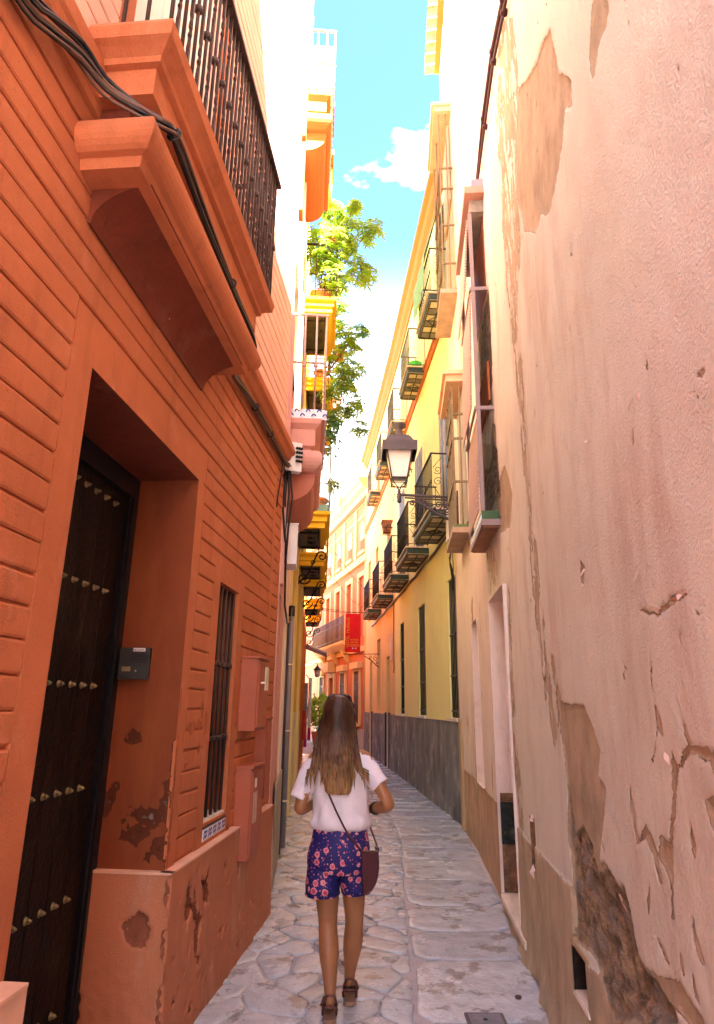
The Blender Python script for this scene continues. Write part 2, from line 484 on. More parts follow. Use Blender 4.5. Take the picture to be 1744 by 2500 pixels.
# plinth with chips out of it
def chip_field(y, z):
    """>0 where render has fallen off the plinth"""
    best = -1.0
    for (cy, cz, ry, rz) in ((3.86, 0.60, .05, .09), (3.98, 0.56, .035, .13), (4.16, 0.60, .075, .075), (4.04, 0.42, .045, .08), (4.88, 0.58, .035, .085), (4.55, 0.63, .02, .03), (4.42, 0.3, .10, .012), (4.1, 0.26, .012, .035)):
        n = mnoise.noise(Vector((y * 13, z * 9, 1.7))) * 0.8 + mnoise.noise(Vector((y * 37, z * 22, 5.1))) * 0.6 + mnoise.noise(Vector((y * 80, z * 60, 3.1))) * 0.3
        q = 1 - math.hypot((y - cy) / ry, (z - cz) / rz) + n
        best = max(best, q)
    best = max(best, .25 - (y - 3.552) / .016 + mnoise.noise(Vector((z * 9, 1, 2))) * .9 + mnoise.noise(Vector((z * 40, 5, 2))) * .4, -.9 + 1.6 * mnoise.noise(Vector((y * 24, z * 16, 33))) + .5 * mnoise.noise(Vector((y * 70, z * 50, 3))) + .2 * (z < .3))
    return best
def detail_grid(W, y0, y1, z0, z1, step, dfun, mat, name, parent, attr=None):
    ny, nz = int((y1 - y0) / step) + 1, int((z1 - z0) / step) + 1
    mb = MB(); vs = []; vals = []
    for j in range(nz + 1):
        for i in range(ny + 1):
            y = y0 + (y1 - y0) * i / ny; zz = z0 + (z1 - z0) * j / nz
            d, a = dfun(y, zz)
            vs.append(W(y, d, zz)); vals.append(a)
    fs = [(j * (ny + 1) + i, j * (ny + 1) + i + 1, (j + 1) * (ny + 1) + i + 1, (j + 1) * (ny + 1) + i) for j in range(nz) for i in range(ny)]
    mb.smooth = True
    mb.add(vs, fs)
    o = mb.build(name, mat, parent)
    at = o.data.attributes.new('peel', 'FLOAT', 'POINT')
    at.data.foreach_set('value', np.array(vals, dtype=np.float32))
    return o
def peel_material(name, top, under, rubble=None, wob=0.35, ws=26.0, bump=0.35, topdark=None, damt=0.5, edge=0.06):
    m = bpy.data.materials.new(name); m.use_nodes = True
    nt = m.node_tree; N, L = nt.nodes, nt.links
    bs = N['Principled BSDF']; bs.inputs['Roughness'].default_value = 0.9; bs.inputs['Specular IOR Level'].default_value = 0.25
    geo = N.new('ShaderNodeNewGeometry'); at = N.new('ShaderNodeAttribute'); at.attribute_name = 'peel'
    def noise(scale, det=6, rough=0.6, sz=1.0):
        n = N.new('ShaderNodeTexNoise'); n.inputs['Scale'].default_value = scale; n.inputs['Detail'].default_value = det; n.inputs['Roughness'].default_value = rough
        mp = N.new('ShaderNodeMapping'); mp.inputs['Scale'].default_value = (1, 1, sz)
        L.new(geo.outputs['Position'], mp.inputs['Vector']); L.new(mp.outputs['Vector'], n.inputs['Vector'])
        return n.outputs['Fac']
    def math_(op, a, b_):
        n = N.new('ShaderNodeMath'); n.operation = op
        for i, x in enumerate((a, b_)):
            if isinstance(x, (int, float)): n.inputs[i].default_value = x
            else: L.new(x, n.inputs[i])
        return n.outputs[0]
    def rng_(v, a, c, t0=0, t1=1):
        n = N.new('ShaderNodeMapRange'); n.inputs['From Min'].default_value = a; n.inputs['From Max'].default_value = c
        n.inputs['To Min'].default_value = t0; n.inputs['To Max'].default_value = t1
        L.new(v, n.inputs['Value']); return n.outputs['Result']
    def mix(f, a, c):
        n = N.new('ShaderNodeMix'); n.data_type = 'RGBA'
        L.new(f, n.inputs['Factor'])
        for k, x in (('A', a), ('B', c)):
            if isinstance(x, tuple): n.inputs[k].default_value = (*x, 1)
            else: L.new(x, n.inputs[k])
        return n.outputs['Result']
    w1 = math_('SUBTRACT', noise(ws, 7, 0.7, 0.45), 0.5)
    f = math_('ADD', at.outputs['Fac'], math_('MULTIPLY', w1, wob))
    fac = rng_(f, 0.0, edge)
    tcol = mix(rng_(noise(1.6, 6, .6), .35, .65), tuple(c * .93 for c in top), tuple(min(1, c * 1.05) for c in top))
    if topdark: tcol = mix(rng_(noise(2.6, 8, .7, 0.22), .5, .7, 0, damt), tcol, topdark)
    tcol = mix(rng_(noise(70, 4, .7), .60, .80, 0, .35), tcol, tuple(c * .7 for c in top))
    ucol = mix(rng_(noise(5, 8, .65, .6), .35, .65), tuple(c * .78 for c in under), tuple(min(1, c * 1.18) for c in under))
    if rubble:
        deep = rng_(math_('ADD', at.outputs['Fac'], math_('MULTIPLY', math_('SUBTRACT', noise(14, 8, .75), .5), 1.3)), 1.0, 1.35)
        rcol = mix(rng_(noise(8, 8, .68, 2.0), .36, .64), tuple(c * .4 for c in rubble), tuple(min(1, c * 1.5) for c in rubble))
        rcol = mix(rng_(noise(4.5, 6, .7, 2.0), .5, .62, 0, .7), rcol, (0.30, 0.28, 0.25))
        ucol = mix(deep, ucol, rcol)
    L.new(mix(fac, tcol, ucol), bs.inputs['Base Color'])
    h = math_('ADD', math_('MULTIPLY', fac, -1.4), math_('MULTIPLY', noise(95, 5, .6), 0.28))
    h = math_('ADD', h, math_('MULTIPLY', noise(9, 5, .6, .5), 0.5))
    if rubble: h = math_('ADD', h, math_('MULTIPLY', math_('MULTIPLY', noise(10, 7, .66, 2.0), deep), 2.4))
    bp = N.new('ShaderNodeBump'); bp.inputs['Strength'].default_value = bump; bp.inputs['Distance'].default_value = 0.024
    L.new(h, bp.inputs['Height']); L.new(bp.outputs['Normal'], bs.inputs['Normal'])
    return m
PLINTHM = peel_material('chipped_red_plinth', (0.46, 0.18, 0.095), (0.24, 0.085, 0.045), (0.18, 0.06, 0.035), wob=0.8, ws=40, bump=0.55, topdark=(0.52, 0.33, 0.23), damt=0.8)
def plinth_d(y, z):
    q = chip_field(y, z)
    d = 0.05 + 0.006 * mnoise.noise(Vector((y * 2.5, z * 2.5, 0))) + 0.0025 * mnoise.noise(Vector((y * 14, z * 14, 3)))
    d += 0.02 * (1 - min(1, z / 0.8)) ** 2
    t = max(0.0, min(1.0, q / 0.25))
    d -= t * (0.026 + 0.010 * mnoise.noise(Vector((y * 45, z * 45, 8))))
    return d, q * 1.6 - .05
PL_END = 5.93
detail_grid(LW, 3.552, PL_END, -0.05, 0.80, 0.0125, plinth_d, PLINTHM, 'plinth', red)
b = MB()
b.slab(LW, 3.55, PL_END + 0.01, -0.014, 0.052, 0.802, 0.812)
b.slab(LW, -1, 2.29, -0.014, 0.075, -0.1, 0.79)
b.slab(LW, -1, 2.275, -0.014, 0.085, 0.79, 0.80)
b.quad(LW(PL_END, -0.02, -0.05), LW(PL_END, 0.07, -0.05), LW(PL_END, 0.05, 0.8), LW(PL_END, -0.02, 0.8))
b.build('plinth_ledge', M('pale_red_ledge', (0.72, 0.43, 0.30), 0.85, 0.1, 6, 0.3), red)
# inside of the doorway: soffit and far reveal with peeling paint
REVM = peel_material('peeling_shaded_red_reveal', (0.20, 0.05, 0.019), (0.10, 0.028, 0.012), (0.10, 0.03, 0.014), wob=0.9, ws=30, bump=0.5, topdark=(0.27, 0.085, 0.025), damt=0.7)  # peeling paint, its red darkened to paint in the recess shade
def RVW(y, d, z):       # the far jamb as a wall of its own: y runs from the street (0) into the house
    return LW(3.597 - d, -y, z)
def reveal_d(y, z):
    q = -1.0
    if z > 0.8:
        for (cy, cz, ry, rz) in ((.33, 1.13, .03, .06), (.30, 1.2, .03, .025), (.02, 1.08, .05, .12), (.18, 0.97, .10, .07), (.10, 1.05, .12, .05), (.22, 1.45, .05, .05), (.0, 1.28, .02, .2), (.03, 0.9, .07, .08)):
            n = mnoise.noise(Vector((y * 16, z * 16, 2.2))) * 0.8 + mnoise.noise(Vector((y * 45, z * 45, 2.2))) * 0.5
            q = max(q, 1 - math.hypot((y - cy) / ry, (z - cz) / rz) + n)
        d = 0.0
    else:
        n = mnoise.noise(Vector((y * 16, z * 16, 9.2))) * 0.6 + mnoise.noise(Vector((y * 45, z * 45, 2.2))) * 0.4
        q = max(1 - math.hypot((y - 0.10) / 0.065, (z - 0.56) / 0.085) + n, 1 - math.hypot((y - 0.37) / 0.03, (z - 0.2) / 0.15) + n)
        d = 0.035 + 0.004 * mnoise.noise(Vector((y * 7, z * 7, 4)))
    if z < 0.4: d += 0.006 * mnoise.noise(Vector((y * 24, z * 24, 14)))
    t = max(0.0, min(1.0, q / 0.3))
    d -= t * (0.016 if z < 0.8 else 0.004)
    return d, q * 1.4 - 0.15
detail_grid(RVW, -0.05, 0.385, -0.05, 0.80, 0.0125, reveal_d, PLINTHM, 'door_reveal_plinth', red)
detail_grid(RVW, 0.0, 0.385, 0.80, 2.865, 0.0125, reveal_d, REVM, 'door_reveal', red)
b = MB()
b.hexa([RVW(-0.052, 0.0, 0.80), RVW(0.385, 0.0, 0.80), RVW(0.385, 0.04, 0.80), RVW(-0.052, 0.04, 0.80),
        RVW(-0.052, 0.0, 0.812), RVW(0.385, 0.0, 0.812), RVW(0.385, 0.04, 0.812), RVW(-0.052, 0.04, 0.812)])
b.build('reveal_ledge', MATS['pale_red_ledge'], red)
b = MB(); b.quad(LW(2.285, 0, 2.862), LW(2.285, -0.4, 2.862), LW(3.6, -0.4, 2.862), LW(3.6, 0, 2.862)); b.build('door_soffit', REDSHADE, red)
# the door
door = MB()
door.slab(LW, 2.285, 3.55, -0.44, -0.385, 0.02, 2.75)
dr = door.build('door', DOORWOOD, red)
for k in range(8):
    bb = MB(); y0 = 2.30 + k * 0.148
    bb.bslab(LW, y0, y0 + 0.145, -0.386, -0.372, 0.1, 2.70, 0.005)
    bb.build('board', DOORWOOD, dr)
for z in (2.645, 2.165, 1.685, 1.21, 0.735, 0.28):
    for k in range(10):
        y = 2.395 + 0.0785 * k * 1.35
        if y > 3.46: continue
        s_ = MB()
        s_.lathe(LW(y, -0.372, z), [(0.017, 0), (0.016, 0.004), (0.010, 0.008), (0.009, 0.010), (0.012, 0.014), (0.007, 0.024), (0.002, 0.03)], 10, axis=LW(y, 1, z) - LW(y, 0, z))
        s_.build('stud', BRASS, dr)
b = MB()
b.slab(LW, 3.535, 3.60, -0.43, -0.35, 0.0, 2.86); b.slab(LW, 2.285, 3.60, -0.43, -0.352, 2.74, 2.86)
b.slab(LW, 3.505, 3.53, -0.40, -0.36, 0.0, 2.74)
b.build('door_frame', BLACKFRAME, red)
b = MB(); b.slab(LW, 2.2, 3.605, -0.45, 0.03, -0.06, 0.02); b.build('doorstep', M('worn_step', (0.4, 0.36, 0.33), 0.7, 0.2, 8, 0.3), red)
# the window
b = MB()
fr = b.slab(LW, 4.17, 4.64, -0.17, -0.13, 0.93, 2.37).build('window', GLASSD, red)
for k in range(5):
    y = 4.205 + k * 0.0995
    MB().tube([LW(y, -0.03, 0.95), LW(y, -0.03, 2.36)], 0.0105, 8).build('bar', IRON, fr)
for z in (1.40, 1.86):
    c = MB(); c.slab(LW, 4.17, 4.64, -0.042, -0.02, z - .012, z + .012)
    for k in range(5):
        y = 4.205 + k * 0.0995
        c.lathe(LW(y, -0.03, z - .018), [(0.017, 0), (0.021, .018), (0.017, .036)], 8)
    c.build('cross_bar', IRON, fr)
b = MB(); b.slab(LW, 4.165, 4.645, -0.15, -0.01, 0.915, 0.945); b.build('sill', PALESILL, fr)
b = MB(); b.slab(LW, 4.165, 4.645, -0.012, 0.004, 0.903, 0.915); b.build('sill_edge', BLACKFRAME, fr)
for k in range(5):
    y0 = 4.172 + k * 0.094
    MB().bslab(LW, y0, y0 + 0.092, -0.01, 0.004, 0.835, 0.901, 0.002).build('tile', BLUETILE, fr)
b = MB()
for k in range(5):
    y0 = 4.172 + k * 0.094
    for q in range(4):
        cy, cz = y0 + 0.046 + 0.024 * math.cos(q * PI / 2 + .8), 0.868 + 0.018 * math.sin(q * PI / 2 + .8)
        b.tube([LW(cy + 0.012 * math.cos(t * .8), 0.0045, cz + 0.010 * math.sin(t * .8)) for t in range(6)], 0.0026, 4)
b.build('tile_pattern', BLUEPAINT, fr)
# string course
SC_PROF = [(-0.014, 3.84), (0.03, 3.85), (0.036, 3.885), (0.055, 3.90), (0.075, 3.945), (0.10, 3.965), (0.105, 4.0), (0.085, 4.012), (0.09, 4.05), (0.06, 4.075), (0.0, 4.12), (-0.014, 4.12)]
b = MB(); profile_run(b, LW, 3.62, 6.0, SC_PROF); b.build('string_course', RED, red)
b = MB(); profile_run(b, LW, -1.0, 2.05, [(a * .5, z) for a, z in SC_PROF]); b.build('string_course', RED, red)
# balcony: coved corbel, roll, neck, cornice
bal = MB()
arcp = [(0.012 + 0.228 * (1 - math.cos(R(t))), 3.385 + 0.165 * math.sin(R(t))) for t in range(0, 91, 10)]
vs = []; 
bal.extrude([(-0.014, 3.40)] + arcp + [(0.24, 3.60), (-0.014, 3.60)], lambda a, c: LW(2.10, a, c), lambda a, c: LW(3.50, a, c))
cove = bal.build('balcony', REDSHADE, red)
roll = MB()
roll.smooth = False
returns_run(roll, LW, 2.0, 3.60, 0.235, [(0.0, 3.545), (0.005, 3.56), (0.012, 3.585)] + [(0.0 + 0.075 * math.cos(R(t)), 3.665 + 0.085 * math.sin(R(t))) for t in range(-60, 91, 15)] + [(-0.02, 3.75)])
roll.build('roll_moulding', RED, cove)
neck = MB(); returns_run(neck, LW, 2.05, 3.55, 0.14, [(0, 3.74), (0, 3.90), (0.02, 3.905)]); neck.build('neck', REDSHADE, cove)
cor = MB()
returns_run(cor, LW, 2.0, 3.70, 0.25, [(-0.05, 3.895), (0.0, 3.90), (0.0, 4.03), (0.025, 4.035), (0.03, 4.06), (0.06, 4.085), (0.085, 4.10), (0.095, 4.15), (0.085, 4.175), (0.0, 4.185)])
cor.build('cornice', RED, cove)
crack = MB()
BY0, BY1, BD = 1.97, 3.83, 0.30
ys = [BY0 + (BY1 - BY0) * k / 30 for k in range(31)]
for k, y in enumerate(ys):
    r = MB()
    if k % 2 == 0:
        r.tube([LW(y, BD, 4.18), LW(y, BD, 5.18)], 0.0085, 6)
        r.lathe(LW(y, BD, 4.628), [(0.009, 0), (0.019, 0.006), (0.019, 0.034), (0.009, 0.04)], 8)
    else:
        pts = []
        vs = []; fs = []
        n = 26
        for i in range(n + 1):
            z = 4.18 + 1.0 * i / n
            tw = 0.0
            for zc in (4.42, 4.92):
                tw += max(0.0, min(1.0, (z - zc + .09) / .18)) * PI * 1.5
            for q in range(4):
                a = tw + q * PI / 2 + PI / 4
                vs.append(LW(y + 0.0105 * math.cos(a), BD + 0.0105 * math.sin(a), z))
        for i in range(n):
            for q in range(4):
                fs.append((i * 4 + q, i * 4 + (q + 1) % 4, (i + 1) * 4 + (q + 1) % 4, (i + 1) * 4 + q))
        r.add(vs, fs)
    r.build('baluster', IRON, cove)
for d in (0.20, 0.10):
    MB().tube([LW(BY1, d, 4.18), LW(BY1, d, 5.18)], 0.0085, 6).build('baluster', IRON, cove)
    MB().tube([LW(BY0, d, 4.18), LW(BY0, d, 5.18)], 0.0085, 6).build('baluster', IRON, cove)
r = MB(); r.slab(LW, BY0 - .03, BY1 + .035, BD - .03, BD + .03, 5.18, 5.205)
r.slab(LW, BY1 - .015, BY1 + .015, 0, BD - .03, 5.181, 5.204); r.slab(LW, BY0 - .015, BY0 + .015, 0, BD - .03, 5.181, 5.204)
r.build('top_rail', IRON, cove)
# balcony door with white shutters
fd = MB(); fd.slab(LW, 2.22, 3.36, -0.13, -0.11, 4.2, 6.7); fdo = fd.build('balcony_door', WHITEWOOD, red)
for k in range(2):
    for q in range(4):
        y0 = 2.245 + k * 0.56 + q * 0.135
        MB().bslab(LW, y0, y0 + 0.128, -0.111, -0.095, 4.25, 6.65, 0.006).build('board', WHITEWOOD, fdo)
b = MB(); b.slab(LW, 2.10, 2.215, -0.014, 0, 4.13, 6.75); b.slab(LW, 3.365, 3.475, -0.014, 0, 4.13, 6.75); b.build('balcony_door_surround', RED, red)
# plaster that has come off the roll and the wall
for (y, d, z, s_) in ((2.86, 0.012, 3.47, .028),):
    c = MB(); c.lathe(LW(y, d, z), [(s_ * .3, -.02), (s_, -.01), (s_ * .9, .012), (s_ * .3, .022)], 7); c.build('plaster_scar', PALESILL, red)

# paint worn through to the raw render along the door edge and beside the window
RAW = M('raw_orange_render', (0.34, 0.10, 0.035), 0.95, 0.3, 22, 0.8, 60)
def worn(y, z, ry, rz, seed):
    g = random.Random(seed); n = 22; mb = MB()
    pts = []
    for k in range(n):
        a = 2 * PI * k / n; q = 1 + .75 * mnoise.noise(Vector((math.cos(a) * 1.7 + seed, math.sin(a) * 1.7, seed))) + g.uniform(-.16, .16)
        pts.append((max(3.601, y + ry * q * math.cos(a)) if y < 4.0 else y + ry * q * math.cos(a), z + rz * q * math.sin(a)))
    vs = [LW(a, .0022, c) for a, c in pts] + [LW(a, -.002, c) for a, c in pts]
    mb.add(vs, [tuple(range(n))] + [(k, (k + 1) % n, n + (k + 1) % n, n + k) for k in range(n)])
    mb.build('worn_patch', RAW, red)
for i, a in enumerate(((3.612, 1.10, .022, .16), (3.61, 1.36, .014, .09), (3.615, .88, .02, .07), (3.61, 1.62, .010, .06), (3.82, 1.475, .07, .03), (3.95, 1.49, .05, .028), (3.99, 1.58, .02, .05), (3.98, 1.36, .016, .03), (4.08, 1.5, .022, .07), (3.78, 1.29, .02, .014), (4.71, .83, .03, .02), (5.0, .835, .05, .014), (4.64, .86, .012, .03), (3.7, 2.87, .012, .008))): worn(*a, i + 1)
# ------------------------------------------------------------------ the peeling pink house on the right
pink = thing('peeling_pink_house', 'tall pink house front with peeling paint, rubble showing and brown cement foot', 'house', RW(3, 0, 0))
def hash2(ix, iy, seed):
    h = (ix.astype(np.int64) * 374761393 + iy.astype(np.int64) * 668265263 + seed * 1274126177) & 0xFFFFFFFF
    h = ((h ^ (h >> 13)) * 1274126177) & 0xFFFFFFFF
    return ((h ^ (h >> 16)) & 0xFFFF) / 32767.5 - 1.0
def vnoise(x, y, seed):
    ix, iy = np.floor(x), np.floor(y); fx, fy = x - ix, y - iy
    u, v = fx * fx * (3 - 2 * fx), fy * fy * (3 - 2 * fy)
    a, b_, c, d_ = hash2(ix, iy, seed), hash2(ix + 1, iy, seed), hash2(ix, iy + 1, seed), hash2(ix + 1, iy + 1, seed)
    return (a * (1 - u) + b_ * u) * (1 - v) + (c * (1 - u) + d_ * u) * v
def fbm(x, y, seed, oct=5, gain=0.55):
    s = 0; a = 1.0; t = 0
    for k in range(oct):
        s = s + a * vnoise(x * 2 ** k, y * 2 ** k, seed + k * 17); t += a; a *= gain
    return s / t
def poly_sd(px, py, poly):
    """signed distance to a polygon, positive inside"""
    inside = np.zeros(px.shape, bool); dist = np.full(px.shape, 1e9)
    n = len(poly)
    for i in range(n):
        (ax, ay), (bx, by) = poly[i], poly[(i + 1) % n]
        ex, ey = bx - ax, by - ay
        L2_ = ex * ex + ey * ey + 1e-12
        t = np.clip(((px - ax) * ex + (py - ay) * ey) / L2_, 0, 1)
        dist = np.minimum(dist, np.hypot(px - ax - t * ex, py - ay - t * ey))
        cond = (ay > py) != (by > py)
        with np.errstate(divide='ignore', invalid='ignore'):
            xi = ax + (py - ay) * ex / (ey if abs(ey) > 1e-9 else 1e-9)
        inside ^= cond & (px < xi)
    return np.where(inside, dist, -dist)
PEEL = [
 [(2.58, 5.08), (2.53, 4.83), (2.51, 4.68), (2.33, 4.43), (2.36, 4.3), (2.48, 4.4), (2.57, 4.29), (2.69, 4.25), (2.9, 4.18), (3.1, 4.34), (3.24, 4.32), (3.57, 4.63), (3.71, 4.99), (3.75, 5.3), (3.63, 5.49), (3.42, 5.66), (2.97, 5.29), (2.78, 5.23)],
 [(1.9, 4.42), (1.8, 4.17), (1.86, 4.12), (1.95, 4.15), (2.04, 4.1), (2.08, 4.12), (2.08, 4.25), (1.97, 4.4)],
 [(5.39, 3.47), (4.95, 3.51), (4.66, 3.16), (4.85, 2.95), (5.34, 3.03), (5.48, 3.25)],
 [(3.57, 1.64), (3.07, 1.62), (2.92, 1.52), (2.85, 1.45), (2.93, 1.33), (2.82, 1.3), (2.88, 1.18), (2.99, 1.0), (2.88, 0.97), (2.71, 0.95), (2.67, 0.9), (2.62, 0.78), (2.43, 0.78), (2.22, 0.83), (2.06, 0.8), (2.11, 0.74), (2.63, 0.71), (3.53, 0.74), (3.51, 0.9), (3.59, 1.01), (3.51, 1.23), (3.55, 1.33), (3.62, 1.49)],
 [(2.15, 1.71), (2.14, 1.62), (2.11, 1.58), (2.1, 1.53), (2.15, 1.54), (2.23, 1.44), (2.26, 1.44), (2.19, 1.5), (2.15, 1.57)],
 [(2.06, 1.49), (2.03, 1.45), (1.97, 1.49), (1.89, 1.51), (1.78, 1.51), (1.79, 1.47), (1.89, 1.49), (2.02, 1.44), (2.09, 1.32), (2.16, 1.21), (2.2, 1.08), (2.2, 1.02), (2.24, 1.0), (2.21, 1.12), (2.3, 1.16), (2.26, 1.23), (2.2, 1.22), (2.13, 1.3)],
 [(2.5, 1.37), (2.48, 1.28), (2.46, 1.18), (2.38, 1.25), (2.31, 1.18), (2.27, 1.09), (2.31, 1.08), (2.34, 1.15), (2.39, 1.2), (2.49, 1.15), (2.51, 1.25)],
 [(1.99, 1.31), (1.97, 1.24), (1.99, 1.2), (2.01, 1.24)], [(2.06, 1.06), (2.05, 1.01), (2.01, 0.95), (2.04, 0.94), (2.08, 0.99)],
 [(2.41, 1.07), (2.41, 1.01), (2.46, 0.94), (2.45, 1.0)], [(2.39, 0.91), (2.31, 0.86), (2.3, 0.84), (2.36, 0.86)], [(2.19, 0.95), (2.18, 0.88), (2.2, 0.86), (2.21, 0.91)],
 [(2.12, 0.92), (2.08, 0.82), (2.0, .8), (2.13, 0.84)], [(1.86, 1.37), (1.81, 1.39), (1.72, 1.36), (1.75, 1.3), (1.84, 1.31)], [(1.79, 1.5), (1.7, 1.5), (1.79, 1.44)],
 [(2.28, 1.925), (2.13, 1.925), (2.03, 1.875), (1.92, 1.925), (1.75, 1.915), (1.83, 1.905), (1.92, 1.9), (2.02, 1.86), (2.12, 1.905)],
 [(2.12, 1.8), (2.13, 1.72), (2.16, 1.65), (2.15, 1.72)], [(2.89, 2.25), (2.82, 2.22), (2.87, 2.14), (2.92, 2.16)], [(1.87, 2.7), (1.86, 2.66), (1.89, 2.64)], [(2.05, 2.58), (2.06, 2.48), (2.08, 2.48)],
 # plaster gone behind the window cage
 [(5.3, 3.3), (6.2, 3.25), (6.25, 4.25), (5.95, 4.1), (5.7, 4.0), (5.5, 4.12), (5.3, 4.0)], [(5.3, 4.45), (6.2, 4.5), (6.2, 5.42), (5.3, 5.42)],
]
STREAK = [   # a weathered, flaking band that runs down the wall
 [(3.87, 6.88), (3.38, 6.3), (3.47, 5.52), (3.77, 5.24), (3.66, 4.62), (3.92, 4.42), (4.09, 4.06), (4.28, 4.17), (4.34, 4.62), (4.39, 5.17), (4.3, 5.75), (4.31, 6.46)],
 [(4.23, 4.15), (3.92, 3.92), (3.92, 3.54), (4.04, 3.1), (3.89, 2.83), (3.9, 2.48), (3.89, 2.2), (3.74, 1.99), (3.53, 1.67), (3.91, 1.67), (4.07, 2.02), (4.11, 2.23), (4.1, 2.59), (4.07, 2.89), (4.19, 3.17), (4.2, 3.68)],
 [(3.81, 1.78), (3.55, 1.7), (3.63, 1.54), (3.77, 1.39), (3.84, 1.54), (3.9, 1.71)],
 [(4.9, .8), (5.12, .8), (5.12, 2.2), (5.02, 2.5), (4.95, 1.6)], [(6.14, 2.6), (5.5, 2.7), (5.9, 3.1), (6.24, 3.1)],
]
RUBBLE = [(3.52, 1.2), (3.46, 1.03), (3.26, 1.08), (3.12, 1.04), (3.05, 0.93), (2.88, 0.97), (2.71, 0.95), (2.67, 0.89), (2.63, 0.75), (2.46, 0.74), (2.31, 0.7), (2.9, 0.5), (3.2, 0.62), (3.53, 0.57), (3.48, 0.9)]
RUBBLE2 = [(5.28, 3.35), (6.2, 3.45), (6.2, 3.9), (5.9, 3.8), (5.6, 3.95), (5.28, 3.75)]
RUBBLE3 = [(5.28, 4.62), (6.2, 4.62), (6.2, 5.4), (5.28, 5.4)]
STONE_T = (0.50, 0.41, 0.265)
PINKM = peel_material('peeling_pink_paint', (0.76, 0.745, 0.60), STONE_T, (0.36, 0.27, 0.16), wob=1.1, ws=34, bump=0.95, topdark=(0.56, 0.45, 0.33), damt=0.75, edge=0.1)
NICHE = (5.15, 6.12, 0.13, 2.56)
VENT = (3.33, 3.575, 0.335, 0.525)
SLOT = (4.47, 4.60, 0.63, 0.94)
SLIT = (7.35, 8.0, 0.80, 2.58)
P_END = 6.26
HOLES = [NICHE, VENT, SLOT]
def line(a, b_, step, keep):
    s = list(np.arange(a, b_, step)) + [b_]
    return s
ysl = np.unique(np.round(np.concatenate([np.arange(-1.5, 1.0, 0.05), np.arange(1.0, 5.15, 0.0125), np.arange(5.15, P_END, 0.02), [P_END], [h[k] for h in HOLES for k in (0, 1)]]), 4))
zsl = np.unique(np.round(np.concatenate([np.arange(-0.1, 2.7, 0.0125), np.arange(2.7, 5.6, 0.02), np.arange(5.6, 10.8, 0.05), [10.8], [h[k] for h in HOLES for k in (2, 3)]]), 4))
Yg, Zg = np.meshgrid(ysl, zsl)
wy = Yg + 0.015 * fbm(Yg * 9, Zg * 5, 5); wz = Zg + 0.03 * fbm(Yg * 9, Zg * 4, 9)
sd = np.full(Yg.shape, -1e9)
for pl in PEEL: sd = np.maximum(sd, poly_sd(wy, wz, pl))
st = np.full(Yg.shape, -1e9)
for pl in STREAK: st = np.maximum(st, poly_sd(wy, wz, pl))
stn = fbm(Yg * 22, Zg * 6, 31, 5, .65)
stv = np.clip((st + 0.06) / 0.10, 0, 1) * (0.62 + 1.5 * stn) - 0.42
gen = fbm(Yg * 3, Zg * 1.6, 77, 6, .62)
fl = fbm(Yg * 15 + 2 * gen, Zg * 9 + 3 * gen, 91, 6, .68)
scat = np.where(gen > 0.02, (fl - 0.46) * 2.6, -1)            # scattered small flakes
q = np.maximum(np.clip(sd / 0.02, -1.0, 0.85), np.maximum(np.clip(stv * 2, -1, .8), np.clip(scat, -1, .5)))
rb = np.maximum(poly_sd(wy, wz, RUBBLE), np.maximum(poly_sd(Yg, Zg, RUBBLE2), poly_sd(Yg, Zg, RUBBLE3)))
dado = (Zg < 0.775 + 0.004 * fbm(Yg * 6, Zg, 3)) & ((Yg > 3.53) | (Zg < 0.70 - 0.18 * (Yg - 2.3)))
q = np.where(dado, np.maximum(q, 0.7), q)
q = np.where(rb > -0.03, np.maximum(q, np.clip(1.25 + rb / 0.06, 0.2, 1.8)), q)
t1 = np.clip(q / 0.4, 0, 1); t2 = np.clip((q - 1.0) / 0.5, 0, 1)
dd = 0.020 * fbm(Yg * .8, Zg * .6, 41, 3) + 0.004 * fbm(Yg * 5, Zg * 5, 43, 3)
dd -= (0.009 + 0.003 * fbm(Yg * 12, Zg * 12, 71, 3)) * t1 * (~dado) + t2 * (0.014 + 0.022 * fbm(Yg * 13, Zg * 13, 51, 5, .65))
dd += np.where(dado, 0.010, 0) + 0.05 * np.clip(1 - Zg / 0.3, 0, 1) ** 2 * (0.4 + 0.9 * fbm(Yg * 3, Zg * 3, 61, 3))
mb = MB(); mb.smooth = True
ny, nz = len(ysl), len(zsl)
kx = np.where(Yg <= 8.4, (1.463 - .783) / 8.4, 0)
nrm = math.hypot(1, (1.463 - .783) / 8.4); kk = (1.463 - .783) / 8.4
PXs = .783 + kk * Yg - dd / nrm; PYs = Yg + dd * kk / nrm
mb.v = list(zip(PXs.ravel().tolist(), PYs.ravel().tolist(), Zg.ravel().tolist()))
cy = (ysl[:-1] + ysl[1:]) / 2; cz = (zsl[:-1] + zsl[1:]) / 2
keepf = np.ones((nz - 1, ny - 1), bool)
for h in HOLES:
    keepf &= ~((cy[None, :] > h[0]) & (cy[None, :] < h[1]) & (cz[:, None] > h[2]) & (cz[:, None] < h[3]))
jj, ii = np.nonzero(keepf)
a0 = jj * ny + ii
mb.f = list(zip((a0).tolist(), (a0 + 1).tolist(), (a0 + ny + 1).tolist(), (a0 + ny).tolist()))
mb.mi = [0] * len(mb.f); mb.sm = [True] * len(mb.f)
wallp = mb.build('wall', PINKM, pink)
at = wallp.data.attributes.new('peel', 'FLOAT', 'POINT'); at.data.foreach_set('value', q.ravel().astype(np.float32))
b = MB(); shell(b, RW, 0.4, P_END, 10.8); shell(b, RW, -6, 0.4, 12.9)
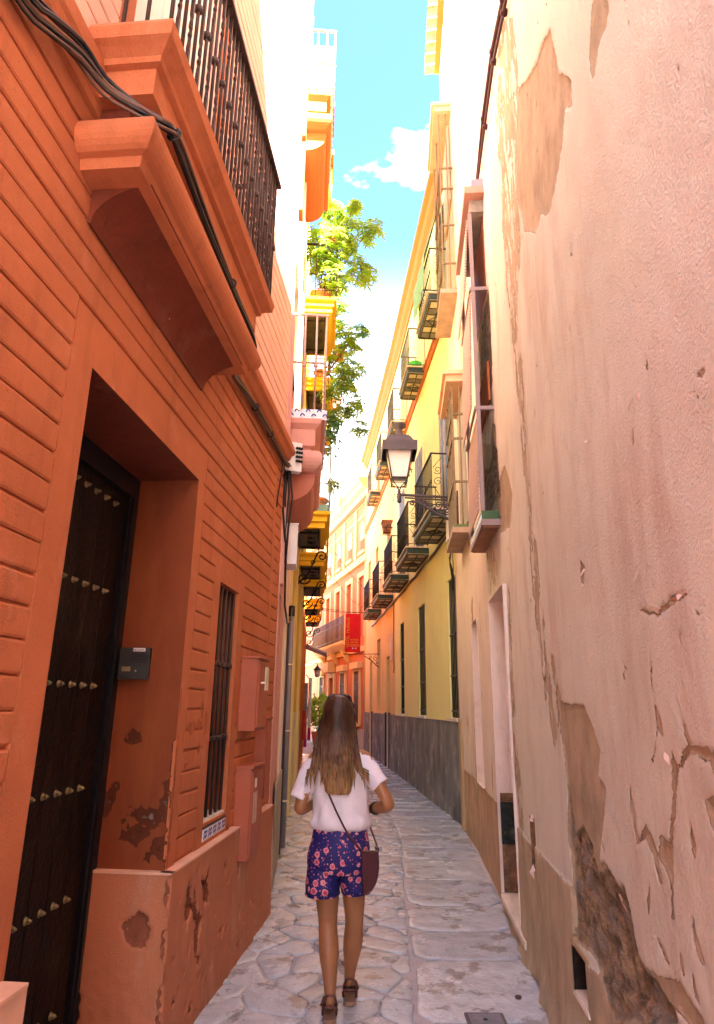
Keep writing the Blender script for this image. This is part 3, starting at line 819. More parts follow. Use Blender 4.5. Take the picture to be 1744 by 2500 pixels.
b.quad(RW(-6, 0, 0), RW(-1.5, 0, 0), RW(-1.5, 0, 10.8), RW(-6, 0, 10.8)); b.quad(RW(-6, 0, 10.8), RW(.4, 0, 10.8), RW(.4, 0, 12.9), RW(-6, 0, 12.9))
b.build('outer_walls', PALEW, pink)
# reveals of the walled-up doorway
NICHEP = M('walled_up_pink', (0.74, 0.63, 0.54), 0.9, 0.07, 3, 0.3, 60, dark=(0.5, 0.33, 0.25), dscale=2.5, damt=0.4)
NICHEB = M('damp_brown_infill', (0.20, 0.115, 0.06), 0.95, 0.5, 14, 0.8, 40)
DARKGREEN = M('old_dark_green_paint', (0.012, 0.02, 0.016), 0.6, 0.5, 20, 0.5, 40, dark=(0.12, 0.09, 0.05), dscale=9, damt=0.9)
CEMENT = M('brown_cement', (0.42, 0.31, 0.17), 0.9, 0.10, 2.5, 0.2, 70, streak=0.3)
b = MB()
def reveal(b, h, dp, dtop=0.012):
    ya, yb, za, zb = h
    b.quad(RW(ya, dtop, za), RW(ya, -dp, za), RW(ya, -dp, zb), RW(ya, dtop, zb)); b.quad(RW(yb, dtop, za), RW(yb, -dp, za), RW(yb, -dp, zb), RW(yb, dtop, zb))
    b.quad(RW(ya, dtop, zb), RW(ya, -dp, zb), RW(yb, -dp, zb), RW(yb, dtop, zb)); b.quad(RW(ya, dtop, za), RW(ya, -dp, za), RW(yb, -dp, za), RW(yb, dtop, za))
reveal(b, NICHE, 0.24, 0.03)
b.build('doorway_reveal', NICHEP, pink)
b = MB()
b.quad(RW(5.15, -0.23, 0.86), RW(6.12, -0.23, 0.86), RW(6.12, -0.23, 2.56), RW(5.15, -0.23, 2.56)); b.build('doorway_infill', NICHEP, pink)
def pinfill(y, z): return (-0.232 + 0.006 * mnoise.noise(Vector((y * 20, z * 20, 3))), 0)
detail_grid(RW, 5.15, 6.12, 0.12, 0.87, 0.03, pinfill, NICHEB, 'doorway_infill', pink)
b = MB(); b.slab(RW, 5.2, 6.08, -0.235, -0.222, 0.52, 0.80); b.build('painted_patch', DARKGREEN, pink)
b = MB()
b.slab(RW, 6.085, 6.118, -0.231, 0.006, 0.5, 0.83); b.build('painted_patch', DARKGREEN, pink)
b = MB(); b.slab(RW, 6.10, 6.119, -.231, 0.004, 0.135, 0.50); b.slab(RW, 6.10, 6.119, -.231, 0.004, 0.831, 0.90); b.build('doorway_infill', NICHEB, pink, kind='stuff')
MARB = M('worn_cream_marble', (0.74, 0.63, 0.48), 0.5, 0.12, 6, 0.15)
for k in range(2):
    y0 = 4.9 + k * 0.58
    MB().bslab(RW, y0, y0 + 0.573, -0.24 if k else -0.0, 0.045, 0.085, 0.135, 0.006).build('threshold', MARB, pink)
# the vent hole and the pipe slot
b = MB(); reveal(b, VENT, 0.25); b.quad(RW(3.33, -.25, .335), RW(3.575, -.25, .335), RW(3.575, -.25, .525), RW(3.33, -.25, .525)); b.build('vent_hole', M('vent_black', (0.02, 0.015, 0.012), 0.95, 0.3, 10, 0.2), pink)  # near-black inside of the vent hole
b = MB(); b.hexa([RW(3.30, -.2, .322), RW(3.30, 0.025, .322), RW(3.585, 0.025, .322), RW(3.585, -.2, .322), RW(3.33, -.2, .345), RW(3.33, 0.02, .338), RW(3.575, 0.02, .338), RW(3.575, -.2, .345)]); b.build('vent_sill', MARB, pink)
b = MB(); b.slab(RW, 3.31, 3.332, -.03, .016, .335, .53); b.slab(RW, 3.31, 3.595, -.03, .016, .527, .545); b.build('vent_surround', CEMENT, pink)
b = MB(); reveal(b, SLOT, 0.12); b.quad(RW(4.47, -.12, .63), RW(4.6, -.12, .63), RW(4.6, -.12, .94), RW(4.47, -.12, .94)); b.build('pipe_slot', NICHEB, pink)
MB().tube([RW(4.535, -0.04, 0.63), RW(4.535, -0.04, 0.95)], 0.038, 10).build('sunken_pipe', PIPEGREY, pink)
MB().lathe(RW(4.535, -0.04, 0.655), [(0.044, 0), (0.047, .01), (0.044, .02)], 10).build('pipe_collar', PALESILL, pink)
# broken plaster at slot and flakes that stand off the wall
fm = MB(); rng = random.Random(11)
for (y, z, s_) in ((2.05, 2.62, .03), (2.83, 2.2, .028), (1.95, 2.6, .02), (2.3, 2.02, .02), (2.18, 2.05, .026), (1.84, 1.93, .022), (2.5, 1.9, .014), (2.16, 2.46, .015), (2.6, 2.72, .014), (2.08, 1.47, .02), (2.0, 1.47, .018), (3.0, 2.9, .02), (2.35, 2.3, .014), (4.53, .63, .05), (4.5, .955, .035), (2.66, .9, .03), (2.7, .93, .02)):
    a = rng.uniform(0, 6)
    pts = [RW(y, 0.004, z), RW(y + s_ * math.cos(a), 0.004, z + s_ * 1.3 * math.sin(a)), RW(y + s_ * .8 * math.cos(a + 1.2), 0.03 * s_ / .02 * .5, z + s_ * 1.3 * math.sin(a + 1.2)), RW(y + s_ * .9 * math.cos(a + 2.2), 0.012, z + s_ * math.sin(a + 2.2))]
    fm.add(pts, [(0, 1, 2), (0, 2, 3)])
fm.build('paint_flakes', PALEW, pink, kind='stuff')
# window cage with roll-down slat blinds
CAGEM = M('mauve_grey_paint', (0.30, 0.215, 0.205), 0.55, 0.1, 5, 0.1)
BLIND = M('faded_slat_blind', (0.50, 0.36, 0.30), 0.8, 0.12, 6, 0.15, streak=6)
REDWOOD = M('old_red_brown_wood', (0.20, 0.062, 0.03), 0.7, 0.25, 4, 0.2, streak=.2)
cg = MB(); cg.slab(RW, 5.33, 6.34, -0.02, 0.15, 3.10, 3.155)
cage = cg.build('window_cage', CAGEM, pink)
for k in range(3):
    y0 = 5.36 + k * 0.325
    MB().slab(RW, y0, y0 + 0.315, 0.0, 0.135, 3.088, 3.10).build('underside_panel', M('red_brown_panel', (0.33, 0.16, 0.09), 0.8, 0.2, 6, 0.2), cage)
MB().slab(RW, 5.34, 6.33, 0.0, 0.145, 3.156, 3.23).build('tiled_sill', M('bottle_green_tile', (0.05, 0.12, 0.045), 0.25, 0.2, 9, 0.05), cage)
b = MB(); b.slab(RW, 5.22, 6.5, -.02, 0.185, 6.47, 6.55); b.build('cage_roof', M('pink_brown_cornice', (0.46, 0.25, 0.19), 0.8, 0.1, 5, 0.2), cage)
b = MB(); b.slab(RW, 5.25, 6.4, -.02, 0.11, 6.551, 6.66); b.build('cage_roof_upstand', PIPEGREY, cage)
b = MB(); b.slab(RW, 5.32, 6.35, -.02, 0.13, 6.33, 6.468); b.build('lintel', M('dirty_grey_concrete', (0.3, 0.26, 0.22), 0.9, 0.3, 8, 0.4), cage)
for y in (5.345, 6.325):
    MB().slab(RW, y - 0.012, y + 0.012, 0.115, 0.15, 3.23, 6.33).build('post', CAGEM, cage)
for z in (4.2, 5.45):
    b = MB(); b.slab(RW, 5.33, 5.36, -.02, 0.165, z - .018, z + .018); b.slab(RW, 5.361, 6.34, 0.15, 0.166, z - .018, z + .018); b.build('cage_rail', CAGEM, cage)
def blind(y0, y1, z0, z1, d0, d1, step=0.034):
    mb = MB(); n = int((z1 - z0) / step)
    for i in range(n):
        z = z0 + (z1 - z0) * (i + .5) / n; d = d0 + (d1 - d0) * (i + .5) / n
        mb.slab(RW, y0, y1, d - .004, d + .004, z - step * .47, z + step * .47)
        mb.slab(RW, y0 - .012, y0, d - .006, d + .012, z - step * .28, z + step * .12)
    return mb
blind(5.37, 6.30, 4.22, 5.42, 0.19, 0.155).build('slat_blind', BLIND, cage, kind='stuff')
blind(5.37, 6.30, 3.24, 4.18, 0.165, 0.13).build('slat_blind', BLIND, cage, kind='stuff')
blind(5.42, 6.30, 5.48, 6.32, 0.20, 0.15).build('slat_blind', BLIND, cage, kind='stuff')
b = MB(); b.slab(RW, 5.38, 6.28, -.03, 0.004, 5.44, 6.33); b.build('shutter', REDWOOD, cage)
b = MB(); b.slab(RW, 5.38, 6.28, 0.01, 0.03, 4.30, 4.70); b.build('brick_patch', M('orange_brick', (0.36, 0.115, 0.04), 0.9, 0.15, 5, 0.3), cage)
# cables along the pink wall at the height of the cage roof
for k, pts in enumerate(([(2.6, .05, 6.35), (3.55, .03, 6.68), (4.12, .03, 6.90), (4.81, .03, 6.94), (5.45, .03, 6.80), (5.6, .05, 6.6)], [(2.6, .05, 6.22), (3.55, .03, 6.55), (4.12, .025, 6.78), (4.81, .02, 6.84), (5.42, .03, 6.76), (5.5, .05, 6.6)])):
    c = MB(); c.tube([RW(*p) for p in pts], 0.018 if k == 0 else 0.013, 7)
    for p in pts[1:5]: c.lathe(RW(p[0], p[1] - .005, p[2]), [(0.012, -.02), (0.03, -.012), (0.03, .012), (0.012, .02)], 7)
    o = c.build('wall_cable', M('maroon_cable', (0.06, 0.018, 0.02), 0.6, 0.2, 9, 0.1))
    tag(o, ['thicker clipped maroon cable running along the pink wall above the window cage', 'thinner maroon cable clipped just under the thicker one on the pink wall'][k], 'cable', 'cables on the pink wall')
# ------------------------------------------------------------------ the narrow cream house beyond it
cream = thing('cream_house', 'narrow tall cream house with flaking plaster, barred bays and tiled eaves', 'house', RW(8, 0, 0))
C0, C1, CH = P_END + .002, 10.12, 14.0
CREAMM = peel_material('flaking_cream_plaster', (0.78, 0.68, 0.57), (0.50, 0.34, 0.2), (0.36, 0.22, 0.11), wob=1.1, ws=24, bump=0.5, topdark=(0.62, 0.46, 0.32), damt=0.7)
ysl = np.unique(np.round(np.concatenate([np.arange(C0, 8.45, 0.03), np.arange(8.45, C1, 0.05), [C1], [7.35, 8.0]]), 4))
zsl = np.unique(np.round(np.concatenate([np.arange(-0.1, 3.8, 0.03), np.arange(3.8, CH, 0.08), [CH, .80, 2.58]]), 4))
mb = MB(); vals = []
for z in zsl:
    for y in ysl:
        n = mnoise.fractal(Vector((y * 3.2, z * 1.1, 7.7)), 0.6, 2.0, 6)
        band = math.exp(-((y - 8.12) / .22) ** 2) * (1 if .5 < z < 2.6 else .35)
        qv = n * 1.1 - 0.75 + band * 0.9
        if z < 0.775: qv = max(qv, 0.7)
        if 7.99 < y < 8.4 and 0.75 < z < 1.35: qv = max(qv, 1.5)
        vals.append(qv)
        t = max(0, min(1, qv / .4)); t2 = max(0, min(1, qv - 1))
        mb.v.append(tuple(RW(y, 0.012 * mnoise.noise(Vector((y * .9, z * .7, 2))) - .006 * t - .02 * t2 * (1 + mnoise.noise(Vector((y * 9, z * 9, 1)))), z)))
ny, nz = len(ysl), len(zsl)
for j in range(nz - 1):
    for i in range(ny - 1):
        yy, zz = (ysl[i] + ysl[i + 1]) / 2, (zsl[j] + zsl[j + 1]) / 2
        if 7.35 < yy < 8.0 and .8 < zz < 2.58: continue
        mb.f.append((j * ny + i, j * ny + i + 1, (j + 1) * ny + i + 1, (j + 1) * ny + i))
mb.mi = [0] * len(mb.f); mb.sm = [True] * len(mb.f)
o = mb.build('wall', CREAMM, cream)
at = o.data.attributes.new('peel', 'FLOAT', 'POINT'); at.data.foreach_set('value', np.array(vals, dtype=np.float32))
b = MB(); shell(b, RW, C0, C1, CH); b.build('outer_walls', CREAMW, cream)
b = MB(); reveal(b, SLIT, .2, .02); b.quad(RW(7.35, -.2, .8), RW(8.0, -.2, .8), RW(8.0, -.2, 2.58), RW(7.35, -.2, 2.58)); b.build('blocked_window', NICHEP, cream)
b = MB(); b.slab(RW, 9.72, 9.98, -.02, .035, 0, 1.45); b.build('corner_stone', CEMENT, cream)
# barred bays
OLIVE = M('olive_brown_iron', (0.20, 0.15, 0.075), 0.6, 0.2, 9, 0.15, metal=0.2)
def bay(y0, y1, z0, z1, dpt, nbar, rails, shut, name, side):
    s = MB(); s.slab(RW, y0 - .05, y1 + .05, -.02, dpt + .05, z0 - .07, z0)
    bay_o = s.build(name, M('bay_slab', (0.42, 0.3, 0.2), 0.85, 0.2, 6, 0.3), cream)
    for k in range(nbar + 1):
        y = y0 + (y1 - y0) * k / nbar
        MB().slab(RW, y - .012, y + .012, dpt - .012, dpt + .012, z0, z1).build('bar', OLIVE, bay_o)
    MB().slab(RW, y0 - .012, y0 + .012, dpt * .45 - .01, dpt * .45 + .01, z0, z1).build('bar', OLIVE, bay_o)
    for z in rails:
        r = MB(); r.slab(RW, y0 - .014, y1 + .014, dpt - .02, dpt + .02, z - .013, z + .013); r.slab(RW, y0 - .016, y0 + .010, 0, dpt - .02, z - .0125, z + .0125); r.build('bay_rail', OLIVE, bay_o)
    f = MB(); f.slab(RW, y0 - .08, y1 + .08, -.02, dpt + .08, z1, z1 + .09); f.slab(RW, y0 - .12, y1 + .12, -.02, dpt + .12, z1 + .091, z1 + .15); f.build('bay_roof', M('peach_moulding', (0.68, 0.42, 0.26), 0.85, 0.1, 5, 0.2), bay_o)
    w = MB(); w.slab(RW, y0 + .06, y1 - .06, -.02, .02, z0 + .1, z1 - .02); w.build('shutter', shut, bay_o)
    return bay_o
bay(7.9, 8.95, 3.78, 5.8, 0.17, 4, (4.4, 5.0, 5.35), M('grey_shutter', (0.36, 0.33, 0.29), 0.7, 0.1, 5, 0.1), 'barred_bay', 0)
MB().slab(RW, 7.9, 8.95, .0, .2, 3.785, 3.83).build('tiled_sill', M('leaf_green_tile', (0.10, 0.20, 0.05), 0.3, 0.2, 9, 0.05), cream)
bay(8.40, 9.55, 7.62, 11.0, 0.2, 2, (8.1, 8.8, 9.5, 9.9), M('tan_shutter', (0.50, 0.37, 0.24), 0.75, 0.12, 5, 0.15), 'barred_bay', 1)
for k in range(2):
    MB().slab(RW, 8.52 + k * .52, 9.0 + k * .5, .03, .06, 9.4, 10.9).build('shutter_leaf', M('tan_shutter', (0.5, .37, .24)), cream)
# eaves
b = MB(); b.slab(RW, C0, C1, -.1, .10, CH - .02, CH + .08); b.build('eaves_board', ORANGETRIM, cream)
k = 0; y = C0 + .1
while y < C1 + .1:
    t = MB(); n = 6
    pts0 = [RW(y + .10 * math.cos(a), .30, CH + .09 + .07 * math.sin(a)) for a in [PI * i / n for i in range(n + 1)]]
    pts1 = [RW(y + .10 * math.cos(a), -.35, CH + .19 + .07 * math.sin(a)) for a in [PI * i / n for i in range(n + 1)]]
    pi0 = [RW(y + .085 * math.cos(a), .30, CH + .085 + .055 * math.sin(a)) for a in [PI * i / n for i in range(n + 1)]]
    vs = pts0 + pts1 + pi0
    t.add(vs, [(i, i + 1, n + 2 + i, n + 1 + i) for i in range(n)] + [(i, i + 1, 2 * n + 3 + i, 2 * n + 2 + i) for i in range(n)])
    t.build('roof_tile', ROOFT, cream)
    y += .235
# ------------------------------------------------------------------ the yellow house on the right
yel = thing('yellow_house', 'long yellow house with rows of iron balconies and a dark grey cement foot', 'house', YW(14, 0, 0))
Y0, YM, Y1, YH = 10.13, 17.9, 25.9, 11.75
WINS = [(10.25, 10.93), (13.2, 14.05), (16.25, 17.0)]
FD1 = [10.62, 13.45, 16.2, 19.1]           # balcony centres, first floor
FD2 = [10.50, 13.1, 15.9, 18.7]
b = MB()
holes = [(a, c, 1.45, 3.66, 0.28) for a, c in WINS]
holes += [(c - .45, c + .45, 4.68, 7.0, 0.22) for c in FD1[:3]] + [(c - .42, c + .42, 8.66, 10.8, 0.22) for c in FD2[:3]]
wall_holes(b, YW, Y0, YM, 1.405, YH, holes, extra=(17.0,))
b.build('wall', YELW, yel)
b = MB(); wall_holes(b, YW, Y0, YM, -0.2, 1.40, [(17.35, 17.6, -.2, 1.15, .1)], d=0.03, extra=(17.0,)); b.quad(YW(Y0, .03, 1.4), YW(Y0, -.02, 1.4), YW(17, -.02, 1.4), YW(17, .03, 1.4)); b.quad(YW(17, .03, 1.4), YW(17, -.02, 1.4), YW(YM, -.02, 1.4), YW(YM, .03, 1.4)); b.build('cement_foot', GREYPAINT, yel)
b = MB(); shell(b, YW, Y0, Y1, YH); b.hexa([(4.2, 15.5, 0), (12, 15.5, 0), (12, 24, 0), (4.2, 24, 0), (4.2, 15.5, 25), (12, 15.5, 25), (12, 24, 25), (4.2, 24, 25)]); b.build('outer_walls', YELW, yel)  # the tall block behind is an unseen addition that shades the coral house
for a, c in WINS:
    w = MB(); w.slab(YW, a, c, -.30, -.27, 1.45, 3.66); wo = w.build('window', GLASSD, yel)
    MB().slab(YW, a - .03, c + .03, -.28, .06, 1.405, 1.452).build('sill', PALESILL, wo)
    for k in range(6):
        y = a + .06 + (c - a - .12) * k / 5
        MB().tube([YW(y, -.03, 1.46), YW(y, -.03, 3.65)], .011, 6).build('bar', IRONBLK, wo)
    for z in (1.56, 2.1, 2.75):
        MB().slab(YW, a, c, -.05, -.015, z - .012, z + .012).build('cross_bar', IRONBLK, wo)
# orange line at the second floor and the roof cornice
prof2 = [(0, 8.40), (.03, 8.40), (.05, 8.44), (.05, 8.50), (.08, 8.52), (.08, 8.56), (0, 8.58)]
profr = [(0, 11.22), (.04, 11.22), (.06, 11.32), (.13, 11.40), (.17, 11.52), (.25, 11.58), (.25, 11.70), (.20, 11.78), (0, 11.8)]
for nm, pf in (('string_course', prof2), ('roof_cornice', profr)):
    for a, c in ((Y0, 17.0), (17.0, 23.0), (23.0, Y1)):
        b = MB(); profile_run(b, YW, a, c, pf); b.build(nm, ORANGETRIM, yel)
# balconies: one built, the others copied
def balcony_parts(root, w, dep, rail_m, green=True, pattern=True):
    """local frame: x along the wall, y out of it, z up from the underside"""
    h = w / 2
    b = MB(); b.box(-h, h, 0.0, dep, .022, .10); sl = b.build('slab', CREAMT, root, local=True)
    b = MB()
    b.box(-h - .02, -h, -.0, dep + .02, .03, .14); b.box(h, h + .02, 0, dep + .02, .03, .14); b.box(-h, h, dep, dep + .02, .03, .14)
    b.build('slab_edge', GREENEDGE, root, local=True)
    b = MB()
    b.box(-h - .05, h + .05, 0, dep + .05, .141, .165); b.build('slab_lip', M('cream_lip', (.70, .55, .38), .8, .1, 5, .1), root, local=True)
    n = 6; tw = (2 * h - .08) / n
    for i in range(n):
        for j in range(2):
            t = MB(); x0 = -h + .04 + i * tw; y0 = .03 + j * (dep - .04) / 2
            t.box(x0 + .012, x0 + tw - .012, y0 + .012, y0 + (dep - .06) / 2, .012, .022)
            t.build('underside_tile', TILEPALE if i % 2 == 0 else TILEGREY, root, local=True)
    b = MB()
    b.box(-h, h, 0, .03, .002, .022); b.box(-h, h, dep - .03, dep, .002, .022); b.box(-h, -h + .04, .03, dep - .03, .0022, .022); b.box(h - .04, h, .03, dep - .03, .0022, .022)
    for i in range(1, n): b.box(-h + .04 + i * tw - .01, -h + .04 + i * tw + .01, .03, dep - .03, .003, .0215)
    b.box(-h + .04, h - .04, dep / 2 - .01, dep / 2 + .01, .0035, .021)
    r0 = .16
    cpt = [(-r0, dep / 2, .0), (0, dep / 2 - .13, .0), (r0, dep / 2, .0), (0, dep / 2 + .13, .0)]
    for p, q_ in zip(cpt, cpt[1:] + cpt[:1]): b.tube([p, q_], .009, 4)
    b.build('underside_frame', OLIVEFR, root, local=True, kind='stuff')
    top = 1.10
    b = MB(); b.box(-h, h, dep - .03, dep, top, top + .02); b.box(-h, -h + .03, 0, dep - .03, top, top + .0195); b.box(h - .03, h, 0, dep - .03, top, top + .0195); b.build('top_rail', rail_m, root, local=True)
    b = MB(); b.box(-h, h, dep - .025, dep - .005, .22, .235); b.box(-h + .002, -h + .02, 0, dep - .03, .22, .2345); b.box(h - .02, h - .002, 0, dep - .03, .22, .2345); b.build('bottom_rail', rail_m, root, local=True)
    k = int(w / .105)
    for i in range(k + 1):
        x = -h + .012 + (w - .024) * i / k
        MB().tube([(x, dep - .015, .165), (x, dep - .015, top)], .0075, 5).build('baluster', rail_m, root, local=True)
    for s in (-1, 1):
        x = s * (h - .012)
        for y in (.02, dep / 2):
            MB().tube([(x, y, .165), (x, y, top)], .0065, 5).build('baluster', rail_m, root, local=True)
        g = MB()
        for zc, st in ((.62, 0), (.82, PI)):
            g.tube(scroll((x, dep * .72, zc), .075, 1.4, (0, 1, 0), (0, 0, 1), 16, .15, st), .006, 4)
        g.tube([(x, dep * .55, .3), (x, dep * .9, .55)], .005, 4); g.tube([(x, dep * .55, 1.05), (x, dep * .9, .86)], .005, 4)
        g.build('rail_scroll', rail_m, root, local=True, kind='stuff')
    g = MB()
    for i in range(k):
        x = -h + .012 + (w - .024) * (i + .5) / k
        g.tube(scroll((x, dep - .015, .64), .042, 1.0, (1, 0, 0), (0, 0, 1), 9, .3, 0), .005, 4)
    g.build('rail_ornament', rail_m, root, local=True, kind='stuff')
GREENEDGE = M('dark_green_iron_edge', (0.035, 0.055, 0.045), 0.6, 0.2, 6, 0.1)
OLIVEFR = M('dark_olive_frame', (0.065, 0.06, 0.035), 0.7, 0.2, 6, 0.1)
TILEPALE = M('pale_underside_tile', (0.62, 0.56, 0.36), 0.6, 0.1, 5, 0.1)
TILEGREY = M('grey_underside_tile', (0.20, 0.19, 0.16), 0.7, 0.15, 5, 0.1)
def put(root, W, y, z, d=0.0):
    e = 0.05
    t = W(y + e, 0, 0) - W(y - e, 0, 0)
    n = W(y, 1, 0) - W(y, 0, 0)
    p = W(y, d, z)
    root.location = p
    root.rotation_euler = (0, 0, math.atan2(-n.x, n.y))
    return root
def balcony_on(house, W, name, y, z, proto=None, label=None):
    if proto is None:
        r = bpy.data.objects.new(name, None); COL.objects.link(r)
    else:
        r = copy_tree(proto)
    r.parent = house
    put(r, W, y, z)
    r.location = Vector(r.location) - base_of(house)
    if label: r['label'] = label
    return r
bp1 = balcony_on(yel, YW, 'balcony', FD1[1], 4.50); balcony_parts(bp1, 1.72, .42, IRONBLK)
GREYOL = M('olive_grey_iron', (0.13, 0.12, 0.075), 0.6, 0.2, 9, 0.15, metal=0.2)
bp2 = balcony_on(yel, YW, 'balcony', FD2[1], 8.44); balcony_parts(bp2, 1.25, .38, GREYOL)
balcony_on(yel, YW, 'balcony', FD1[0] + .2, 4.5, bp1); balcony_on(yel, YW, 'balcony', FD1[2], 4.50, bp1)
balcony_on(yel, YW, 'balcony', FD2[0], 8.44, bp2); balcony_on(yel, YW, 'balcony', FD2[2], 8.44, bp2)
# balcony doors with beaded or slatted blinds
BLUEB = M('blue_bead_blind', (0.06, 0.17, 0.40), 0.5, 0.6, 30, 0.1, streak=.2)
MIXB = M('striped_rope_blind', (0.30, 0.27, 0.24), 0.8, 0.5, 40, 0.2, streak=.15)
for i, c in enumerate(FD1[:3]):
    d_ = MB(); d_.slab(YW, c - .45, c + .45, -.24, -.21, 4.68, 7.0); do = d_.build('balcony_door', GLASSD, yel)
    n = 9
    for k in range(n):
        y = c - .41 + .82 * k / (n - 1)
        MB().tube([YW(y, .03, 4.72), YW(y, .03, 6.98)], .022, 5).build('blind_rope', BLUEB if (k + i) % 3 == 0 else MIXB, do)
    f = MB(); f.slab(YW, c - .52, c - .455, -.02, .03, 4.68, 7.07); f.slab(YW, c + .455, c + .52, -.02, .03, 4.68, 7.07); f.slab(YW, c - .455, c + .455, -.02, .03, 7.0, 7.07); f.build('door_casing', CREAMT, do)
for i, c in enumerate(FD2[:3]):
    d_ = MB(); d_.slab(YW, c - .42, c + .42, -.24, -.21, 8.66, 10.8); do = d_.build('balcony_door', M('pale_blue_shutter', (.42, .48, .52), .6, .1, 4, .1), yel)
    f = MB(); f.slab(YW, c - .48, c - .425, -.02, .025, 8.66, 10.86); f.slab(YW, c + .425, c + .48, -.02, .025, 8.66, 10.86); f.slab(YW, c - .425, c + .425, -.02, .025, 10.8, 10.86); f.build('door_casing', CREAMT, do)
# green awning over the nearest upper balcony
aw = MB()
AWM = M('green_cloth_awning', (0.22, 0.42, 0.22), 0.8, 0.15, 5, 0.1)
n = 8
for k in range(n):
    a, c = 9.95 + 1.25 * k / n, 9.95 + 1.25 * (k + 1) / n
    s0, s1 = .02 * math.sin(k * 2.1), .02 * math.sin((k + 1) * 2.1)
    aw.add([YW(a, .05, 11.0), YW(c, .05, 11.0), YW(c, .46 + s1, 9.45), YW(a, .46 + s0, 9.45), YW(c, .48 + s1, 8.75), YW(a, .48 + s0, 8.75)], [(0, 1, 2, 3), (3, 2, 4, 5)])
o = aw.build('awning', AWM)
tag(o, 'faded green cloth awning hung over the nearest top balcony of the yellow house', 'awning')
# the apricot house at its end
apr = thing('apricot_house', 'apricot house front joined to the yellow house, with narrow doors', 'house', YW(21, 0, 0))
APRW = M('apricot_stucco', (0.76, 0.54, 0.22), 0.88, 0.06, 1.6, 0.15, 90)
b = MB()
holes = [(19.05, 19.75, 0, 3.02, .2), (21.3, 22.2, 1.5, 3.75, .25), (23.6, 24.4, 0, 3.2, .2)] + [(FD1[3] - .45, FD1[3] + .45, 4.68, 7, .2), (21.9, 22.7, 4.68, 7, .2), (24.3, 25.1, 4.68, 7, .2), (FD2[3] - .42, FD2[3] + .42, 8.66, 10.8, .2), (21.5, 22.3, 8.66, 10.8, .2)]
wall_holes(b, YW, YM + .002, Y1, 0, YH, holes, extra=(23.0,)); b.build('wall', APRW, apr)
for i, h in enumerate(holes):
    MB().slab(YW, h[0], h[1], -.27, -.19, max(h[2], .01), h[3]).build('door' if h[2] < 1 else 'window', [DOORWOOD, GLASSD][h[2] > 1], apr)
for a, c in ((YM + .01, 19.04), (19.76, 21.29), (21.31, 23.59), (24.41, Y1)):
    b = MB()
    cuts = [a] + [23.0] * (a < 23.0 < c) + [c]
    for p, q_ in zip(cuts, cuts[1:]): b.slab(YW, p, q_, -.01, .028, 0, 1.42)
    b.build('cement_foot', GREYPAINT, apr)
for y in (19.0, 19.82, 23.5):
    MB().slab(YW, y - .07, y + .05, -.01, .05, 0, 1.46).build('door_post', NAVY, apr)
balcony_on(apr, YW, 'balcony', FD1[3], 4.50, bp1); balcony_on(apr, YW, 'balcony', 21.9, 4.50, bp1); balcony_on(apr, YW, 'balcony', FD2[3], 8.44, bp2); balcony_on(apr, YW, 'balcony', 21.5, 8.44, bp2)
# cable below the first-floor balconies, drop cable, house plate
c = MB(); c.tube([YW(Y0 + .1, .02, 4.38)] + [YW(y, .025, 4.40 + .02 * math.sin(y * 3)) for y in np.arange(10.6, 24, .6)], .026, 6)
tag(c.build('wall_cable', CABLE), 'black cable strung along the yellow house just under the first floor balconies', 'cable')
c = MB(); c.tube([YW(18.0, .02, 4.4), YW(18.02, .025, 3.4), YW(17.98, .02, 2.6), YW(18.1, .02, 2.5)], .012, 6)
tag(c.build('drop_cable', CABLE), 'thin black cable dropping down the wall where yellow meets apricot', 'cable')
c = MB(); c.slab(YW, 18.35, 18.85, .0, .03, 2.85, 3.6)
tag(c.build('wall_plate', M('pale_pink_plate', (.62, .47, .36), .6, .1, 6, .1)), 'pale blank plaque on the apricot wall above the first narrow door', 'plaque')
# green tub on the second-floor balcony
for (y, z, nm, lab, mm, cat) in ((FD2[1] - .35, 8.61, 'plastic_tub', 'bright green plastic tub on an upper balcony of the yellow house', M('bright_green_plastic', (0.06, 0.55, 0.05), .4, .05, 5, 0), 'tub'),):
    t = MB(); p = YW(y, .2, z); t.lathe(p, [(.11, 0), (.13, .16), (.15, .20), (.15, .225), (.13, .225), (.11, .03)], 18)
    tag(t.build(nm, mm), lab, cat)
